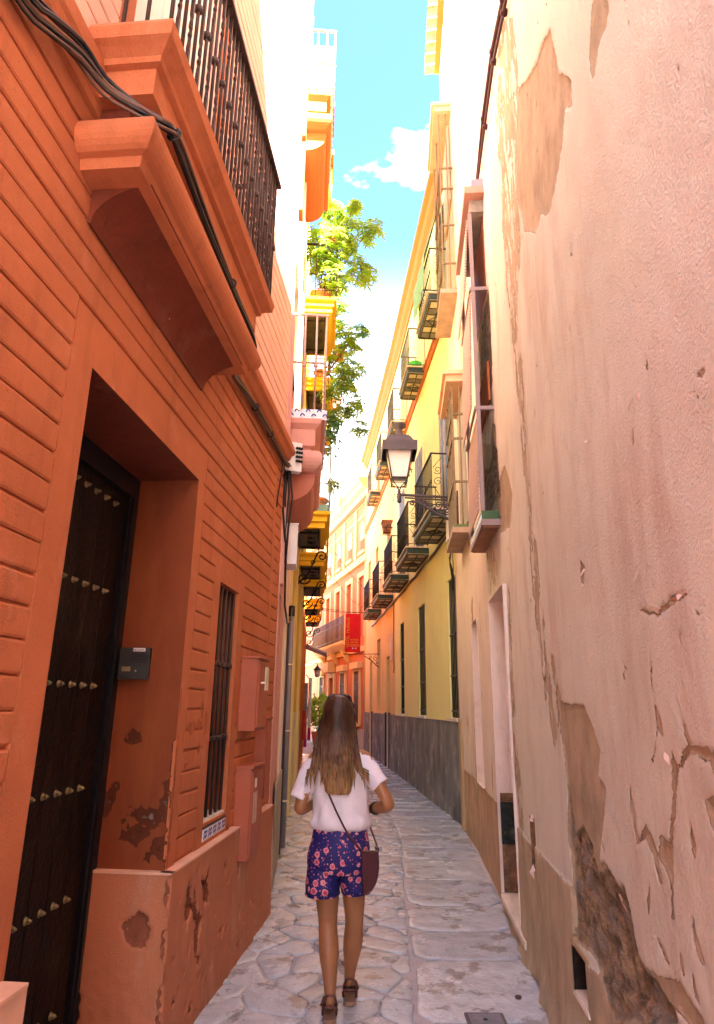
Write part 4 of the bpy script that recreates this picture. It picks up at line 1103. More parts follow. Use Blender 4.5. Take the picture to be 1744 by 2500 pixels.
# terracotta troughs hung outside the balcony rails
def trough(W, y, d, z, label, rz=0):
    t = thing('flower_trough', label, 'planter', W(y, d, z), group='terracotta troughs on the balcony rails')
    b = MB()
    for (x0, x1, s) in ((0, 1, 1),):
        lo = [(-.10, -.075), (.10, -.075), (.10, .075), (-.10, .075)]; hi = [(-.15, -.11), (.15, -.11), (.15, .11), (-.15, .11)]
        b.add([W(y + a, d + c, z) for a, c in lo] + [W(y + a, d + c, z + .24) for a, c in hi], [(3, 2, 1, 0), (0, 1, 5, 4), (1, 2, 6, 5), (2, 3, 7, 6), (3, 0, 4, 7)])
    b.build('trough', TERRA, t)
    b = MB(); b.slab(W, y - .165, y + .165, d - .125, d - .1, z + .24, z + .28); b.slab(W, y - .165, y + .165, d + .1, d + .125, z + .24, z + .28); b.slab(W, y - .165, y - .14, d - .1, d + .1, z + .24, z + .28); b.slab(W, y + .14, y + .165, d - .1, d + .1, z + .24, z + .28); b.build('rim', TERRA, t)
    b = MB(); b.slab(W, y - .14, y + .14, d - .1, d + .1, z + .2, z + .225); b.build('soil', M('dry_soil', (.08, .05, .03), .95, .3, 20, .3), t)
    g = MB(); g.tube([W(y - .13, d - .09, z - .01), W(y - .13, d + .09, z - .01), W(y + .13, d + .09, z - .01), W(y + .13, d - .09, z - .01)], .008, 4); g.tube([W(y - .165, d + .13, z + .1), W(y - .165, -.0 + d - .13, z + .1)], .008, 4)
    g.tube([W(y - .2, d - .03, z + .02)] + [W(y - .2 , d - .03 + .07 * math.cos(a), z + .02 + .13 * math.sin(a)) for a in np.linspace(0, PI, 8)], .009, 4)
    g.build('holder', IRONBLK, t)
    return t
trough(YW, 11.55, .62, 5.75, 'bright terracotta trough held outside the rail behind the street lamp')
trough(YW, 14.55, .62, 5.45, 'brown terracotta trough on the rail of the next balcony, below the lamp')
# ------------------------------------------------------------------ the dusty pink house beyond the red one (left)
LP = frame([(-0.715, 6.025), (-0.90, 8.6)], 1)
dp = thing('dusty_pink_house', 'dusty pink house after the red one, with a blue-tiled balcony and orange top balcony', 'house', LP(7.3, 0, 0))
b = MB(); wall_holes(b, LP, 6.025, 8.6, 0, 5.5, [(6.07, 6.52, 0, 2.64, .25), (6.35, 7.6, 4.5, 5.5, .15)]); b.build('wall', PINKW, dp)
b = MB(); wall_holes(b, LP, 6.025, 8.6, 5.5, 11.9, [(6.35, 7.6, 5.5, 6.9, .15), (6.9, 8.1, 9.6, 12, .15)]); shell(b, LP, 6.025, 8.6, 11.9); b.build('upper_wall', PALEW, dp)  # paler than the wall below: sunlight on the upper part put into the colour
MB().slab(LP, 6.07, 6.52, -.26, -.22, 0, 2.64).build('door', NAVY, dp)
b = MB(); b.slab(LP, 6.03, 6.2, -.01, .03, 2.7, 5.6); b.build('corner_strip', PINKW, dp)
b = MB(); b.slab(LP, 7.3, 8.58, -.01, .02, 0, 4.2); b.build('cream_band', M('cream_paint', (.74, .66, .56), .85, .05, 3, .1), dp)
b = MB(); b.slab(LP, 6.55, 8.55, .02, .035, 0, .9); b.build('damp_foot', M('damp_grey_foot', (.36, .33, .26), .9, .35, 5, .4, 50, streak=.3), dp)
def corbel_balcony(house, W, y0, y1, dep, zt, mat, deep, rail_m, tile=True, posts=None):
    """zt: top of the cornice"""
    k = dep / .42
    c = MB(); ap = [(0.02 + (.27 * k) * math.sin(R(t)), zt - 0.86 + .26 * (1 - math.cos(R(t)))) for t in range(0, 91, 15)]
    c.extrude([(-.01, zt - .86)] + ap + [(.29 * k, zt - .56), (-.01, zt - .56)], lambda a, q: W(y0 + .1, a, q), lambda a, q: W(y1 - .1, a, q))
    co = c.build('balcony', deep, house)
    r = MB(); returns_run(r, W, y0 + .04, y1 - .04, .27 * k, [(0, zt - .56)] + [(.09 * math.cos(R(t)), zt - .44 + .11 * math.sin(R(t))) for t in range(-80, 91, 20)] + [(-.02, zt - .33)]); r.build('roll_moulding', mat, co)
    r = MB(); returns_run(r, W, y0 + .06, y1 - .06, .24 * k, [(0, zt - .34), (0, zt - .30), (.04, zt - .28), (.04, zt - .1), (.06, zt - .08), (.09, zt - .05), (.10, zt)]); r.build('cornice', mat, co)
    if tile:
        n = 9
        for q in range(n):
            a = y0 + (y1 - y0) * q / n; MB().bslab(W, a + .002, a + (y1 - y0) / n - .002, dep - .05, dep - .03, zt + .004, zt + .115, .003).build('tile', BLUETILE, co)
        for q in range(3):
            d0 = .01 + q * (dep - .06) / 3
            MB().slab(W, y0 - .012, y0, d0 + .002, d0 + (dep - .06) / 3 - .002, zt + .004, zt + .115).build('tile', BLUETILE, co)
        t = MB()
        for q in range(7):
            d0 = .03 + q * (dep - .08) / 6
            t.tube([W(y0 - .014, d0 + .02 * math.cos(a), zt + .06 + (.03 if q % 2 else -.02) + .022 * math.sin(a)) for a in np.linspace(0, PI * 1.1, 6)], .007, 5)
        for q in range(18):
            yy = y0 + .04 + q * (y1 - y0 - .08) / 17
            t.tube([W(yy + .02 * math.cos(a), dep - .028, zt + .06 + (.02 if q % 2 else -.01) + .022 * math.sin(a)) for a in np.linspace(0, PI * 1.1, 6)], .007, 5)
        t.build('tile_pattern', BLUEPAINT, co)
        s = MB(); s.slab(W, y0 + .001, y1, .0, dep - .051, zt + .001, zt + .114); s.build('tile_bed', mat, co)
    zb = zt + (.115 if tile else 0)
    ht = 1.14
    rr = MB(); rr.slab(W, y0, y1, dep - .07, dep - .04, zb + ht, zb + ht + .025); rr.slab(W, y0, y0 + .03, 0, dep - .07, zb + ht, zb + ht + .0245); rr.build('top_rail', rail_m, co)
    rr = MB(); rr.slab(W, y0, y0 + .02, 0, dep - .05, zb + .55, zb + .57); rr.build('mid_rail', rail_m, co)
    n = int((y1 - y0) / .11)
    for q in range(n + 1):
        yy = y0 + .01 + (y1 - y0 - .02) * q / n
        p = MB(); p.tube([W(yy, dep - .055, zb), W(yy, dep - .055, zb + ht)], .009, 5)
        p.lathe(W(yy, dep - .055, zb + .5), [(.01, 0), (.018, .008), (.018, .03), (.01, .038)], 6); p.build('baluster', rail_m, co)
    for d0 in (dep * .33, dep * .62):
        p = MB(); p.tube([W(y0 + .01, d0, zb), W(y0 + .01, d0, zb + ht)], .012, 6); p.lathe(W(y0 + .01, d0, zb + .5), [(.012, 0), (.024, .01), (.024, .035), (.012, .045)], 6); p.build('baluster', rail_m, co)
    return co
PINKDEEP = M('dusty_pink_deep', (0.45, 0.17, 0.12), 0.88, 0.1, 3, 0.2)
PALEIRON = M('pinkish_iron', (0.45, 0.30, 0.24), 0.6, 0.15, 8, 0.1)
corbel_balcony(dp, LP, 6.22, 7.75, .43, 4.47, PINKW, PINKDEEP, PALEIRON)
corbel_balcony(dp, LP, 6.75, 8.3, .44, 9.5, ORANGEW, ORANGEW, PALEIRON, tile=False)
MB().slab(LP, 6.35, 7.6, -.17, -.13, 4.5, 6.9).build('balcony_door', M('yellow_blind', (.74, .5, .1), .7, .1, 5, .1), dp)
for a_, c_ in ((6.72, 6.88), (8.12, 8.28)): MB().slab(LP, a_, c_, .002, .06, 9.55, 11.8).build('door_casing', ORANGEW, dp)
for z_ in (7.2, 8.3): MB().slab(LP, 6.3, 6.5, .002, .05, z_, z_ + 1.0).build('wall_panel', ORANGEW, dp)
MB().slab(LP, 6.9, 8.1, -.17, -.13, 9.6, 12).build('balcony_door', ORANGEW, dp)
b = MB(); b.slab(LP, 7.4, 7.5, .02, .05, 2.6, 11.8); b.build('white_pilaster', PALEW, dp)
# ------------------------------------------------------------------ the ochre house with iron balconies
LO = frame([(-0.92, 8.62), (-1.30, 16.2)], 1)
oc = thing('ochre_house', 'ochre yellow house on the left with stacked iron balconies and potted plants', 'house', LO(12, 0, 0))
b = MB(); dh = [(c - .42, c + .42, z0, z0 + 2.3, .2) for c in (10.3, 13.1, 15.3) for z0 in (4.5, 8.2)]
wall_holes(b, LO, 8.62, 16.2, 1.5, 10.9, dh + [(9.3, 10.2, 1.5, 3.2, .25), (12.3, 11.9, 1.5, 3.2, .25)]); shell(b, LO, 8.62, 16.2, 10.9); b.build('wall', YELDEEP, oc)
b = MB(); wall_holes(b, LO, 8.62, 16.2, 0, 1.5, [(9.3, 10.2, 0, 1.5, .25), (12.3, 11.9, 0, 1.5, .25)]); b.build('pale_foot', M('pale_yellow_foot', (.72, .64, .38), .88, .1, 3, .2, 70, dark=(.42, .38, .27), dscale=2.5, damt=.8), oc)
for a, c in ((9.3, 10.2), (12.3, 11.9)): MB().slab(LO, a, c, -.27, -.23, 0, 3.2).build('door', DOORWOOD, oc)
for h in dh: MB().slab(LO, h[0], h[1], -.22, -.18, h[2], h[3]).build('balcony_door', GLASSD, oc)
for y in (8.95, 10.9, 13.7):
    b = MB(); b.slab(LO, y - .14, y + .14, .001, .05, 0, 10.7); b.build('pilaster', M('pale_yellow_trim', (.76, .66, .34), .85, .06, 4, .1), oc)
BRACK = M('black_scroll_iron', (0.018, 0.015, 0.016), 0.5, 0.2, 10, 0.1, metal=.2)
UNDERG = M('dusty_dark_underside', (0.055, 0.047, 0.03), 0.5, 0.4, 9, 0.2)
OLDG = M('green_glass_tile', (0.10, 0.20, 0.17), 0.2, 0.3, 6, 0.05)
BLUEIRON = M('blue_grey_iron', (0.10, 0.14, 0.16), 0.55, 0.2, 9, 0.1, metal=.2)
def ochre_balcony(house, W, yc, z, w, dep, rail=BLUEIRON, front=None, scrolls=True, brackets=True):
    y0, y1 = yc - w / 2, yc + w / 2
    s = MB(); returns_run(s, W, y0 + .06, y1 - .06, dep - .08, [(-.02, z), (0, z), (0, z + .08), (.03, z + .10), (.03, z + .17), (.07, z + .20), (.08, z + .25)])
    so = s.build('balcony', YELDEEP, house)
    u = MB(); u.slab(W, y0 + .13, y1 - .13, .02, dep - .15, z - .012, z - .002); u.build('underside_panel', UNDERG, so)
    g = MB()
    for yy in (y0 + .3, y1 - .3):
        g.tube([W(yy, .02, z - .02), W(yy, dep - .16, z - .02)], .014, 5)
    g.tube([W(y0 + .15, .05, z - .022), W(y1 - .15, .05, z - .022)], .012, 5); g.tube([W(y0 + .15, dep - .18, z - .022), W(y1 - .15, dep - .18, z - .022)], .012, 5)
    for q in range(4):
        yy = y0 + .25 + q * (w - .5) / 3
        g.tube(scroll(W(yy, dep * .45, z - .02), .07, 1.3, W(1 + yy, 0, 0) - W(yy, 0, 0), W(yy, 1, 0) - W(yy, 0, 0), 12, .2), .008, 4)
    g.build('underside_iron', BRACK, so, kind='stuff')
    if brackets:
        for yy in (y1 - .1,):
            k = MB(); N_ = W(yy, 1, 0) - W(yy, 0, 0); Z_ = Vector((0, 0, 1))
            k.tube(scroll(W(yy, dep - .12, z - .13), .10, 1.35, N_, Z_, 18, .15, PI * .3), .014, 5)
            k.tube(scroll(W(yy, .14, z - .52), .12, 1.35, N_, Z_, 18, .15, -PI * .7), .014, 5)
            k.tube([W(yy, dep - .20, z - .09), W(yy, dep * .5, z - .28), W(yy, .22, z - .44), W(yy, .04, z - .62)], .016, 5)
            k.tube(scroll(W(yy, .30, z - .24), .05, 1.2, N_, Z_, 12, .2, PI), .009, 4)
            k.build('scroll_bracket', BRACK, so)
    if front:
        n = 5
        for q in range(n):
            a = y0 + .03 + (w - .06) * q / n
            MB().slab(W, a + .004, a + (w - .06) / n - .004, dep - .03, dep - .015, z + .255, z + .36).build('glass_tile', front, so)
        MB().slab(W, y0 + .01, y0 + .025, .05, dep - .04, z + .255, z + .36).build('glass_tile', front, so)
    zb = z + .25
    r = MB(); r.slab(W, y0, y1, dep - .03, dep, zb + 1.05, zb + 1.075); r.slab(W, y0, y0 + .03, 0, dep - .03, zb + 1.05, zb + 1.0745); r.build('top_rail', rail, so)
    r = MB(); r.slab(W, y0, y1, dep - .025, dep - .005, zb + .14, zb + .155); r.slab(W, y0, y0 + .02, 0, dep - .03, zb + .14, zb + .1545); r.slab(W, y0, y0 + .02, 0, dep - .03, zb + .45, zb + .465); r.build('lower_rail', rail, so)
    n = int(w / .12)
    for q in range(n + 1):
        yy = y0 + .015 + (w - .03) * q / n
        MB().tube([W(yy, dep - .015, zb), W(yy, dep - .015, zb + 1.05)], .008, 5).build('baluster', rail, so)
    for q in range(3):
        MB().tube([W(y0 + .015, .05 + q * (dep - .1) / 3, zb), W(y0 + .015, .05 + q * (dep - .1) / 3, zb + 1.05)], .008, 5).build('baluster', rail, so)
    if scrolls:
        k = MB()
        for q in range(3):
            k.tube(scroll(W(y0 + .01, .1 + q * (dep - .14) / 3, zb + .3), .055, 1.1, W(y0, 1, 0) - W(y0, 0, 0), (0, 0, 1), 12, .2), .006, 4)
        k.build('rail_scroll', rail, so, kind='stuff')
    return so
for c in (10.3, 13.1, 15.35):
    ochre_balcony(oc, LO, c, 4.22, 1.55, .56, front=OLDG if c < 11 else None)
    ochre_balcony(oc, LO, c - .1, 7.95, 1.55, .58, rail=IRON, brackets=False)
    # scroll arm that rises under the upper balconies
MB().slab(LO, 8.72, 9.3, .0, .42, 10.55, 12.9).build('oriel', ORANGEW, oc)
b = MB(); b.slab(LO, 8.68, 9.34, .0, .46, 10.45, 10.549); b.slab(LO, 8.69, 9.33, .0, .45, 11.5, 11.6); b.build('oriel_moulding', ORANGETRIM, oc)
for k_ in range(7): MB().tube([LO(8.95, .05 + .06 * k_, 9.62 + .03 * (k_ % 3)), LO(8.95, .05 + .06 * k_, 10.44)], .034, 6).build('yellow_curtain_fold', M('vivid_yellow_cloth', (.72, .48, .015), .8, .15, 6, .1), oc)
# ------------------------------------------------------------------ the orange house and the shop beyond
LQ = frame([(-1.30, 16.22), (-1.78, 24.0), (-3.2, 34.0)], 1)
og = thing('orange_house', 'orange house with a shop far down on the left side of the alley', 'house', LQ(19, 0, 0))
b = MB(); wall_holes(b, LQ, 16.22, 34, 0, 6.6, [(17.0, 17.9, 0, 2.5, .25), (19.2, 20.2, 0, 2.5, .3), (21.4, 22.4, 0, 2.5, .3), (17.6, 18.4, 4.3, 6.4, .2), (20.4, 21.2, 4.3, 6.4, .2)], extra=(24.0,)); shell(b, LQ, 16.22, 24, 6.6); b.build('wall', ORANGEW, og)
for a, c, z0, z1 in ((17, 17.9, 0, 2.5), (19.2, 20.2, 0, 2.5), (21.4, 22.4, 0, 2.5), (17.6, 18.4, 4.3, 6.4), (20.4, 21.2, 4.3, 6.4)):
    MB().slab(LQ, a, c, -.3, -.2, z0, z1).build('door' if z0 < 1 else 'window', DOORWOOD, og)
ochre_balcony(og, LQ, 18.0, 4.1, 1.4, .5, rail=IRON); ochre_balcony(og, LQ, 20.8, 4.1, 1.4, .5, rail=IRON, brackets=True)
a = thing('shop_awning', 'grey and white shop awning folded out under the far left balconies', 'awning', LQ(23, 0, 3.4))
MB().hexa([LQ(22.0, 0, 3.55), LQ(22.0, .7, 3.3), LQ(23.6, .7, 3.3), LQ(23.6, 0, 3.55), LQ(22.0, 0, 3.6), LQ(22.0, .7, 3.35), LQ(23.6, .7, 3.35), LQ(23.6, 0, 3.6)]).build('canopy', M('pale_canvas', (.6, .6, .58), .8, .05, 4, .1), a)
MB().slab(LQ, 22.0, 23.6, .7, .715, 3.12, 3.34).build('valance', M('dark_canvas', (.1, .09, .09), .8, .1, 4, .1), a)
g = thing('clothes_rack', 'shop clothes hanging outside the orange house, white and magenta', 'clothes', LQ(19, .2, 0))
for (y, d, z0, z1, w_, mm) in ((18.3, .22, 1.05, 2.35, .4, M('white_cloth', (.72, .72, .74), .9, .05, 9, .2)), (18.9, .22, .7, 1.1, .3, M('magenta_cloth', (.42, .03, .26), .9, .15, 9, .2)), (18.5, .12, .55, 1.0, .3, MATS['magenta_cloth']), (17.95, .12, .9, 2.2, .12, M('grey_cloth', (.3, .29, .3), .9, .3, 9, .2)), (16.8, .10, .8, 1.5, .2, M('red_cloth', (.5, .05, .04), .9, .2, 9, .2))):
    c = MB(); n = 7
    for q in range(n):
        a0, a1 = y + w_ * q / n, y + w_ * (q + 1) / n
        e0, e1 = .03 * math.sin(q * 2.2), .03 * math.sin((q + 1) * 2.2)
        c.hexa([LQ(a0, d - .02 + e0, z0), LQ(a1, d - .02 + e1, z0), LQ(a1, d + .02 + e1, z0), LQ(a0, d + .02 + e0, z0), LQ(a0, d - .02 + e0, z1), LQ(a1, d - .02 + e1, z1), LQ(a1, d + .02 + e1, z1), LQ(a0, d + .02 + e0, z1)])
    c.build('garment', mm, g)
c = MB(); c.tube([LQ(16.8, .12, 2.36), LQ(19.4, .18, 2.36)], .012, 5); c.build('hanging_rail', IRONBLK, g)
# ------------------------------------------------------------------ the coral corner house that closes the view
FH = frame([(0.52, 25.92), (-2.02, 35.09), (-3.2, 39.4)], -1)
fh = thing('coral_corner_house', 'coral and cream house closing the view, with pilasters, blind arches and long balcony', 'house', FH(30, 0, 0))
CORAL = M('coral_stucco', (0.46, 0.16, 0.075), 0.88, 0.06, 1.5, 0.1, 60)
CORALD = M('coral_panel', (0.42, 0.085, 0.025), 0.88, 0.06, 1.5, 0.1, 60)
CREAMF = M('facade_cream', (0.62, 0.46, 0.19), 0.85, 0.05, 2, 0.1)
def ft(t): return 25.92 + .9636 * t
wins1 = [(ft(t - .42), ft(t + .42), 4.35, 6.85, .25) for t in (1.0, 3.0, 5.05, 7.1)]
wing = [(ft(t - .38), ft(t + .38), 1.0, 3.0, .25) for t in (1.5, 3.8, 8.0)] + [(ft(5.5), ft(6.4), 0, 2.9, .3)]
b = MB(); wall_holes(b, FH, 25.92, 39.4, 0, 10.6, wins1 + wing, extra=(35.09,)); b.build('wall', CORAL, fh)
b = MB(); b.hexa([(.6, 25.9, 0), (9, 25.9, 0), (9, 40, 0), (-2.9, 39.4, 0), (.6, 25.9, 10.6), (9, 25.9, 10.6), (9, 40, 10.6), (-2.9, 39.4, 10.6)]); b.build('outer_walls', CORAL, fh)
for i, h in enumerate(wins1):
    w = MB(); w.slab(FH, h[0], h[1], -.27, -.23, h[2], h[3]); wo = w.build('window', M('cream_shutter', (.76, .66, .36), .7, .05, 4, .1), fh)
    f = MB(); f.slab(FH, h[0] - .2, h[0] - .002, -.01, .05, h[2], h[3] + .2); f.slab(FH, h[1] + .002, h[1] + .2, -.01, .05, h[2], h[3] + .2); f.slab(FH, h[0], h[1], -.01, .05, h[3] + .002, h[3] + .2); f.build('window_surround', CREAMF, wo)
for i, h in enumerate(wing):
    if h[2] < .5:
        MB().slab(FH, h[0], h[1], -.3, -.25, 0, 2.9).build('door', M('yellow_door', (.66, .5, .12), .6, .1, 4, .1), fh)
        f = MB(); f.slab(FH, h[0] - .2, h[0] - .002, -.01, .08, 0, 3.1); f.slab(FH, h[1] + .002, h[1] + .2, -.01, .08, 0, 3.1); f.slab(FH, h[0], h[1], -.01, .08, 2.902, 3.1); f.build('door_surround', CREAMF, fh)
        continue
    w = MB(); w.slab(FH, h[0], h[1], -.27, -.23, h[2], h[3]); wo = w.build('window', M('brown_window', (.09, .05, .035), .4, .2, 4, .1), fh)
    for q in range(7):
        y = h[0] + .03 + (h[1] - h[0] - .06) * q / 6
        MB().tube([FH(y, .05, h[2]), FH(y, .05, h[3])], .013, 5).build('bar', IRONGREY, wo)
    for z in (1.05, 1.5, 1.75, 2.55):
        MB().slab(FH, h[0], h[1], .035, .065, z - .012, z + .012).build('cross_bar', IRONGREY, wo)
    g = MB()
    for q in range(6):
        y = h[0] + .09 + (h[1] - h[0] - .18) * q / 5
        for z in (1.62, 1.95, 1.35): g.tube(scroll(FH(y, .05, z), .06, 1.2, FH(y + 1, 0, 0) - FH(y, 0, 0), (0, 0, 1), 10, .3), .010, 4)
    g.build('grille_scroll', IRONGREY, wo, kind='stuff')
    f = MB(); f.slab(FH, h[0] - .14, h[0] - .002, -.01, .08, .9, 3.1); f.slab(FH, h[1] + .002, h[1] + .14, -.01, .08, .9, 3.1); f.slab(FH, h[0], h[1], -.01, .08, 3.002, 3.1); f.slab(FH, h[0] - .25, h[1] + .25, -.01, .2, 3.101, 3.35); f.slab(FH, h[0], h[1], -.01, .12, .85, .998); f.build('window_surround', CREAMF, wo)
# pilasters, blind arches, cornices
for t in (.0, 2.0, 4.03, 6.07, 8.1):
    MB().slab(FH, ft(t - .16) if t else 25.93, ft(t + .16), .001, .06, 7.72, 9.95).build('pilaster', CREAMF, fh)
for t in (1.0, 3.0, 5.05, 7.1):
    a = MB()
    for r0, r1 in ((.30, .39),):
        pts = [(ft(t + r * math.cos(q)), 8.85 + r * math.sin(q)) for q in np.linspace(0, PI, 11) for r in (r0, r1)]
        vs = [FH(y, .03, z) for y, z in pts] + [FH(y, .001, z) for y, z in pts]; m = len(pts)
        a.add(vs, [(2 * i, 2 * i + 1, 2 * i + 3, 2 * i + 2) for i in range(10)] + [(2 * i, 2 * i + 2, m + 2 * i + 2, m + 2 * i) for i in range(10)] + [(2 * i + 1, m + 2 * i + 1, m + 2 * i + 3, 2 * i + 3) for i in range(10)])
    a.build('arch_moulding', CREAMF, fh)
    p = MB(); p.poly([FH(ft(t + .29 * math.cos(q)), .012, 8.85 + .29 * math.sin(q)) for q in np.linspace(0, PI, 11)] + [FH(ft(t - .29), .012, 8.45), FH(ft(t + .29), .012, 8.45)]); p.build('arch_fill', M('pale_yellow_fill', (.74, .58, .26), .85, .05, 3, .1), fh)
    MB().slab(FH, ft(t - .29), ft(t + .29), .0, .014, 7.95, 8.445).build('arch_panel', CORALD, fh)
    MB().slab(FH, ft(t - .45), ft(t + .45), .0, .09, 7.80, 7.94).build('arch_sill', CREAMF, fh)
    MB().slab(FH, ft(t - .7), ft(t + .7), .001, .025, 9.42, 9.52).build('moulding', CREAMF, fh)
for nm, z0, z1, d in (('string_course', 7.35, 7.62, .16), ('frieze', 9.96, 10.2, .05), ('string_course', 3.75, 3.95, .10)):
    for a, c in ((25.92, 35.08), (35.09, 39.4)): MB().slab(FH, a, c, .001, d, z0, z1).build(nm, CREAMF, fh)
for a, c in ((25.75, 35.08), (35.09, 39.4)):
    b = MB(); profile_run(b, FH, a, c, [(0, 10.21), (.10, 10.23), (.18, 10.38), (.36, 10.46), (.42, 10.62), (.52, 10.68), (.52, 10.84), (0, 10.88)]); b.build('roof_cornice', CREAMF, fh)
    MB().slab(FH, a, c, .06, .09, 9.99, 10.205).build('frieze_band', CORALD, fh)
# long balcony
bl = MB(); profile_run(bl, FH, ft(2.2), ft(8.6), [(0, 3.96), (.25, 4.0), (.42, 4.12), (.50, 4.2), (.50, 4.3), (0, 4.3)]); bo = bl.build('long_balcony', CREAMF, fh)
for z in (4.42, 5.05, 5.35): MB().slab(FH, ft(2.25), ft(8.55), .44, .47, z, z + .025).build('rail', BLUEIRON, bo)
n = 48
for q in range(n + 1):
    y = ft(2.27) + (ft(8.53) - ft(2.27)) * q / n
    MB().tube([FH(y, .455, 4.3), FH(y, .455, 5.36)], .012, 4).build('baluster', BLUEIRON, bo)
for t in (3.0, 5.05, 7.1):
    c = MB(); c.extrude([(0, 3.4), (.12, 3.5), (.3, 3.8), (.4, 3.95), (0, 3.95)], lambda a, q: FH(ft(t - .12), a, q), lambda a, q: FH(ft(t + .12), a, q)); c.build('bracket', CREAMF, fh)
MB().slab(FH, ft(5.45), ft(6.5), 0, .35, 3.15, 3.6).build('door_hood', CREAMF, fh)
for a, c in ((25.93, ft(5.28)), (ft(6.62), 35.0)): MB().slab(FH, a, c, -.01, .03, 0, .78).build('cement_foot', M('pale_cement_foot', (.42, .40, .33), .9, .15, 2, .2), fh)
MB().tube([FH(26.1, .08, 0), FH(26.1, .08, 10)], .05, 8).build('rain_pipe', CREAMF, fh)
for t in (4.6, 5.1):
    w = thing('spotlight', ['small spotlight arm over the left end of the long balcony', 'small spotlight arm beside the red banner on the coral house'][t < 5], 'lamp', FH(ft(t), .1, 5.9))
    MB().tube([FH(ft(t), 0, 5.9), FH(ft(t), .9, 5.95)], .015, 5).build('arm', OLIVEFR, w); MB().lathe(FH(ft(t), .9, 5.86), [(.06, 0), (.09, .1), (.05, .16)], 8).build('head', OLIVEFR, w)
# ------------------------------------------------------------------ ground, paving stones
GROUND = M('dusty_ground', (0.38, 0.36, 0.33), 0.9, 0.15, 1.0, 0.2, 30)
MB().box(-60, 60, -40, 90, -.6, -.03).build('ground', GROUND, kind='structure')
def stone_material():
    m = bpy.data.materials.new('worn_grey_stone'); m.use_nodes = True
    N, L = m.node_tree.nodes, m.node_tree.links
    bs = N['Principled BSDF']
    geo = N.new('ShaderNodeNewGeometry'); oi = N.new('ShaderNodeObjectInfo')
    def noise(sc, det=6, ro=.6):
        n = N.new('ShaderNodeTexNoise'); n.inputs['Scale'].default_value = sc; n.inputs['Detail'].default_value = det; n.inputs['Roughness'].default_value = ro
        L.new(geo.outputs['Position'], n.inputs['Vector']); return n.outputs['Fac']
    r = N.new('ShaderNodeValToRGB'); e = r.color_ramp.elements
    e[0].position = 0; e[0].color = (.47, .52, .54, 1); e[1].position = 1; e[1].color = (.63, .68, .68, 1)
    x = e.new(.35); x.color = (.57, .62, .63, 1); x = e.new(.7); x.color = (.52, .59, .63, 1)
    L.new(oi.outputs['Random'], r.inputs['Fac'])
    mr = N.new('ShaderNodeMapRange'); mr.inputs['From Min'].default_value = .35; mr.inputs['From Max'].default_value = .7; mr.inputs['To Max'].default_value = .75
    L.new(noise(7, 8, .65), mr.inputs['Value'])
    mx = N.new('ShaderNodeMix'); mx.data_type = 'RGBA'; L.new(mr.outputs['Result'], mx.inputs['Factor']); L.new(r.outputs['Color'], mx.inputs['A']); mx.inputs['B'].default_value = (.37, .38, .37, 1)
    sp = N.new('ShaderNodeMapRange'); sp.inputs['From Min'].default_value = .62; sp.inputs['From Max'].default_value = .72; sp.inputs['To Max'].default_value = .55
    L.new(noise(55, 5, .7), sp.inputs['Value'])
    m2 = N.new('ShaderNodeMix'); m2.data_type = 'RGBA'; L.new(sp.outputs['Result'], m2.inputs['Factor']); L.new(mx.outputs['Result'], m2.inputs['A']); m2.inputs['B'].default_value = (.22, .19, .17, 1)
    rr = N.new('ShaderNodeMapRange'); rr.inputs['From Min'].default_value = .35; rr.inputs['From Max'].default_value = .65; rr.inputs['To Min'].default_value = .05; rr.inputs['To Max'].default_value = .36
    L.new(noise(2.2, 5, .6), rr.inputs['Value'])
    wet = N.new('ShaderNodeMapRange'); wet.inputs['From Min'].default_value = .57; wet.inputs['From Max'].default_value = .61
    L.new(noise(4.3, 5, .6), wet.inputs['Value'])
    iv = N.new('ShaderNodeMath'); iv.operation = 'MULTIPLY_ADD'; iv.inputs[1].default_value = -.85; iv.inputs[2].default_value = 1.0; L.new(wet.outputs['Result'], iv.inputs[0])
    rm = N.new('ShaderNodeMath'); rm.operation = 'MULTIPLY'; L.new(iv.outputs[0], rm.inputs[0]); L.new(rr.outputs['Result'], rm.inputs[1]); L.new(rm.outputs[0], bs.inputs['Roughness'])
    m3 = N.new('ShaderNodeMix'); m3.data_type = 'RGBA'; m3.blend_type = 'MULTIPLY'; m3.inputs['B'].default_value = (.62, .58, .54, 1)
    L.new(wet.outputs['Result'], m3.inputs['Factor']); L.new(m2.outputs['Result'], m3.inputs['A']); L.new(m3.outputs['Result'], bs.inputs['Base Color'])
    bs.inputs['Specular IOR Level'].default_value = .5
    b1 = N.new('ShaderNodeBump'); b1.inputs['Strength'].default_value = .55; b1.inputs['Distance'].default_value = .03
    ad = N.new('ShaderNodeMath'); ad.operation = 'MULTIPLY_ADD'; ad.inputs[1].default_value = .22
    L.new(noise(38, 6, .65), ad.inputs[0]); L.new(noise(6.5, 4, .5), ad.inputs[2])
    L.new(ad.outputs[0], b1.inputs['Height']); L.new(b1.outputs['Normal'], bs.inputs['Normal'])
    return m
STONE = stone_material()
pave = MB()
for a, c in zip(np.arange(-4, 33, 1.0), np.arange(-3, 34, 1.0)):
    def xl(y): return (LW(y, .02).x if y < 6.0 else LP(y).x if y < 8.6 else LO(y).x if y < 16.2 else LQ(y).x) - .12
    def xr(y): return (RW(y).x if y < 10.1 else YW(y).x if y < 25.9 else FH(y).x) + .12
    pave.quad((xl(a), a, -.012), (xr(a), a, -.012), (xr(c), c, -.012), (xl(c), c, -.012))
pav = pave.build('pavement', MORTAR, kind='structure')
MB().box(-12, 12, 33.5, 60, -.029, -.012).build('plaza_ground', GROUND, kind='structure')
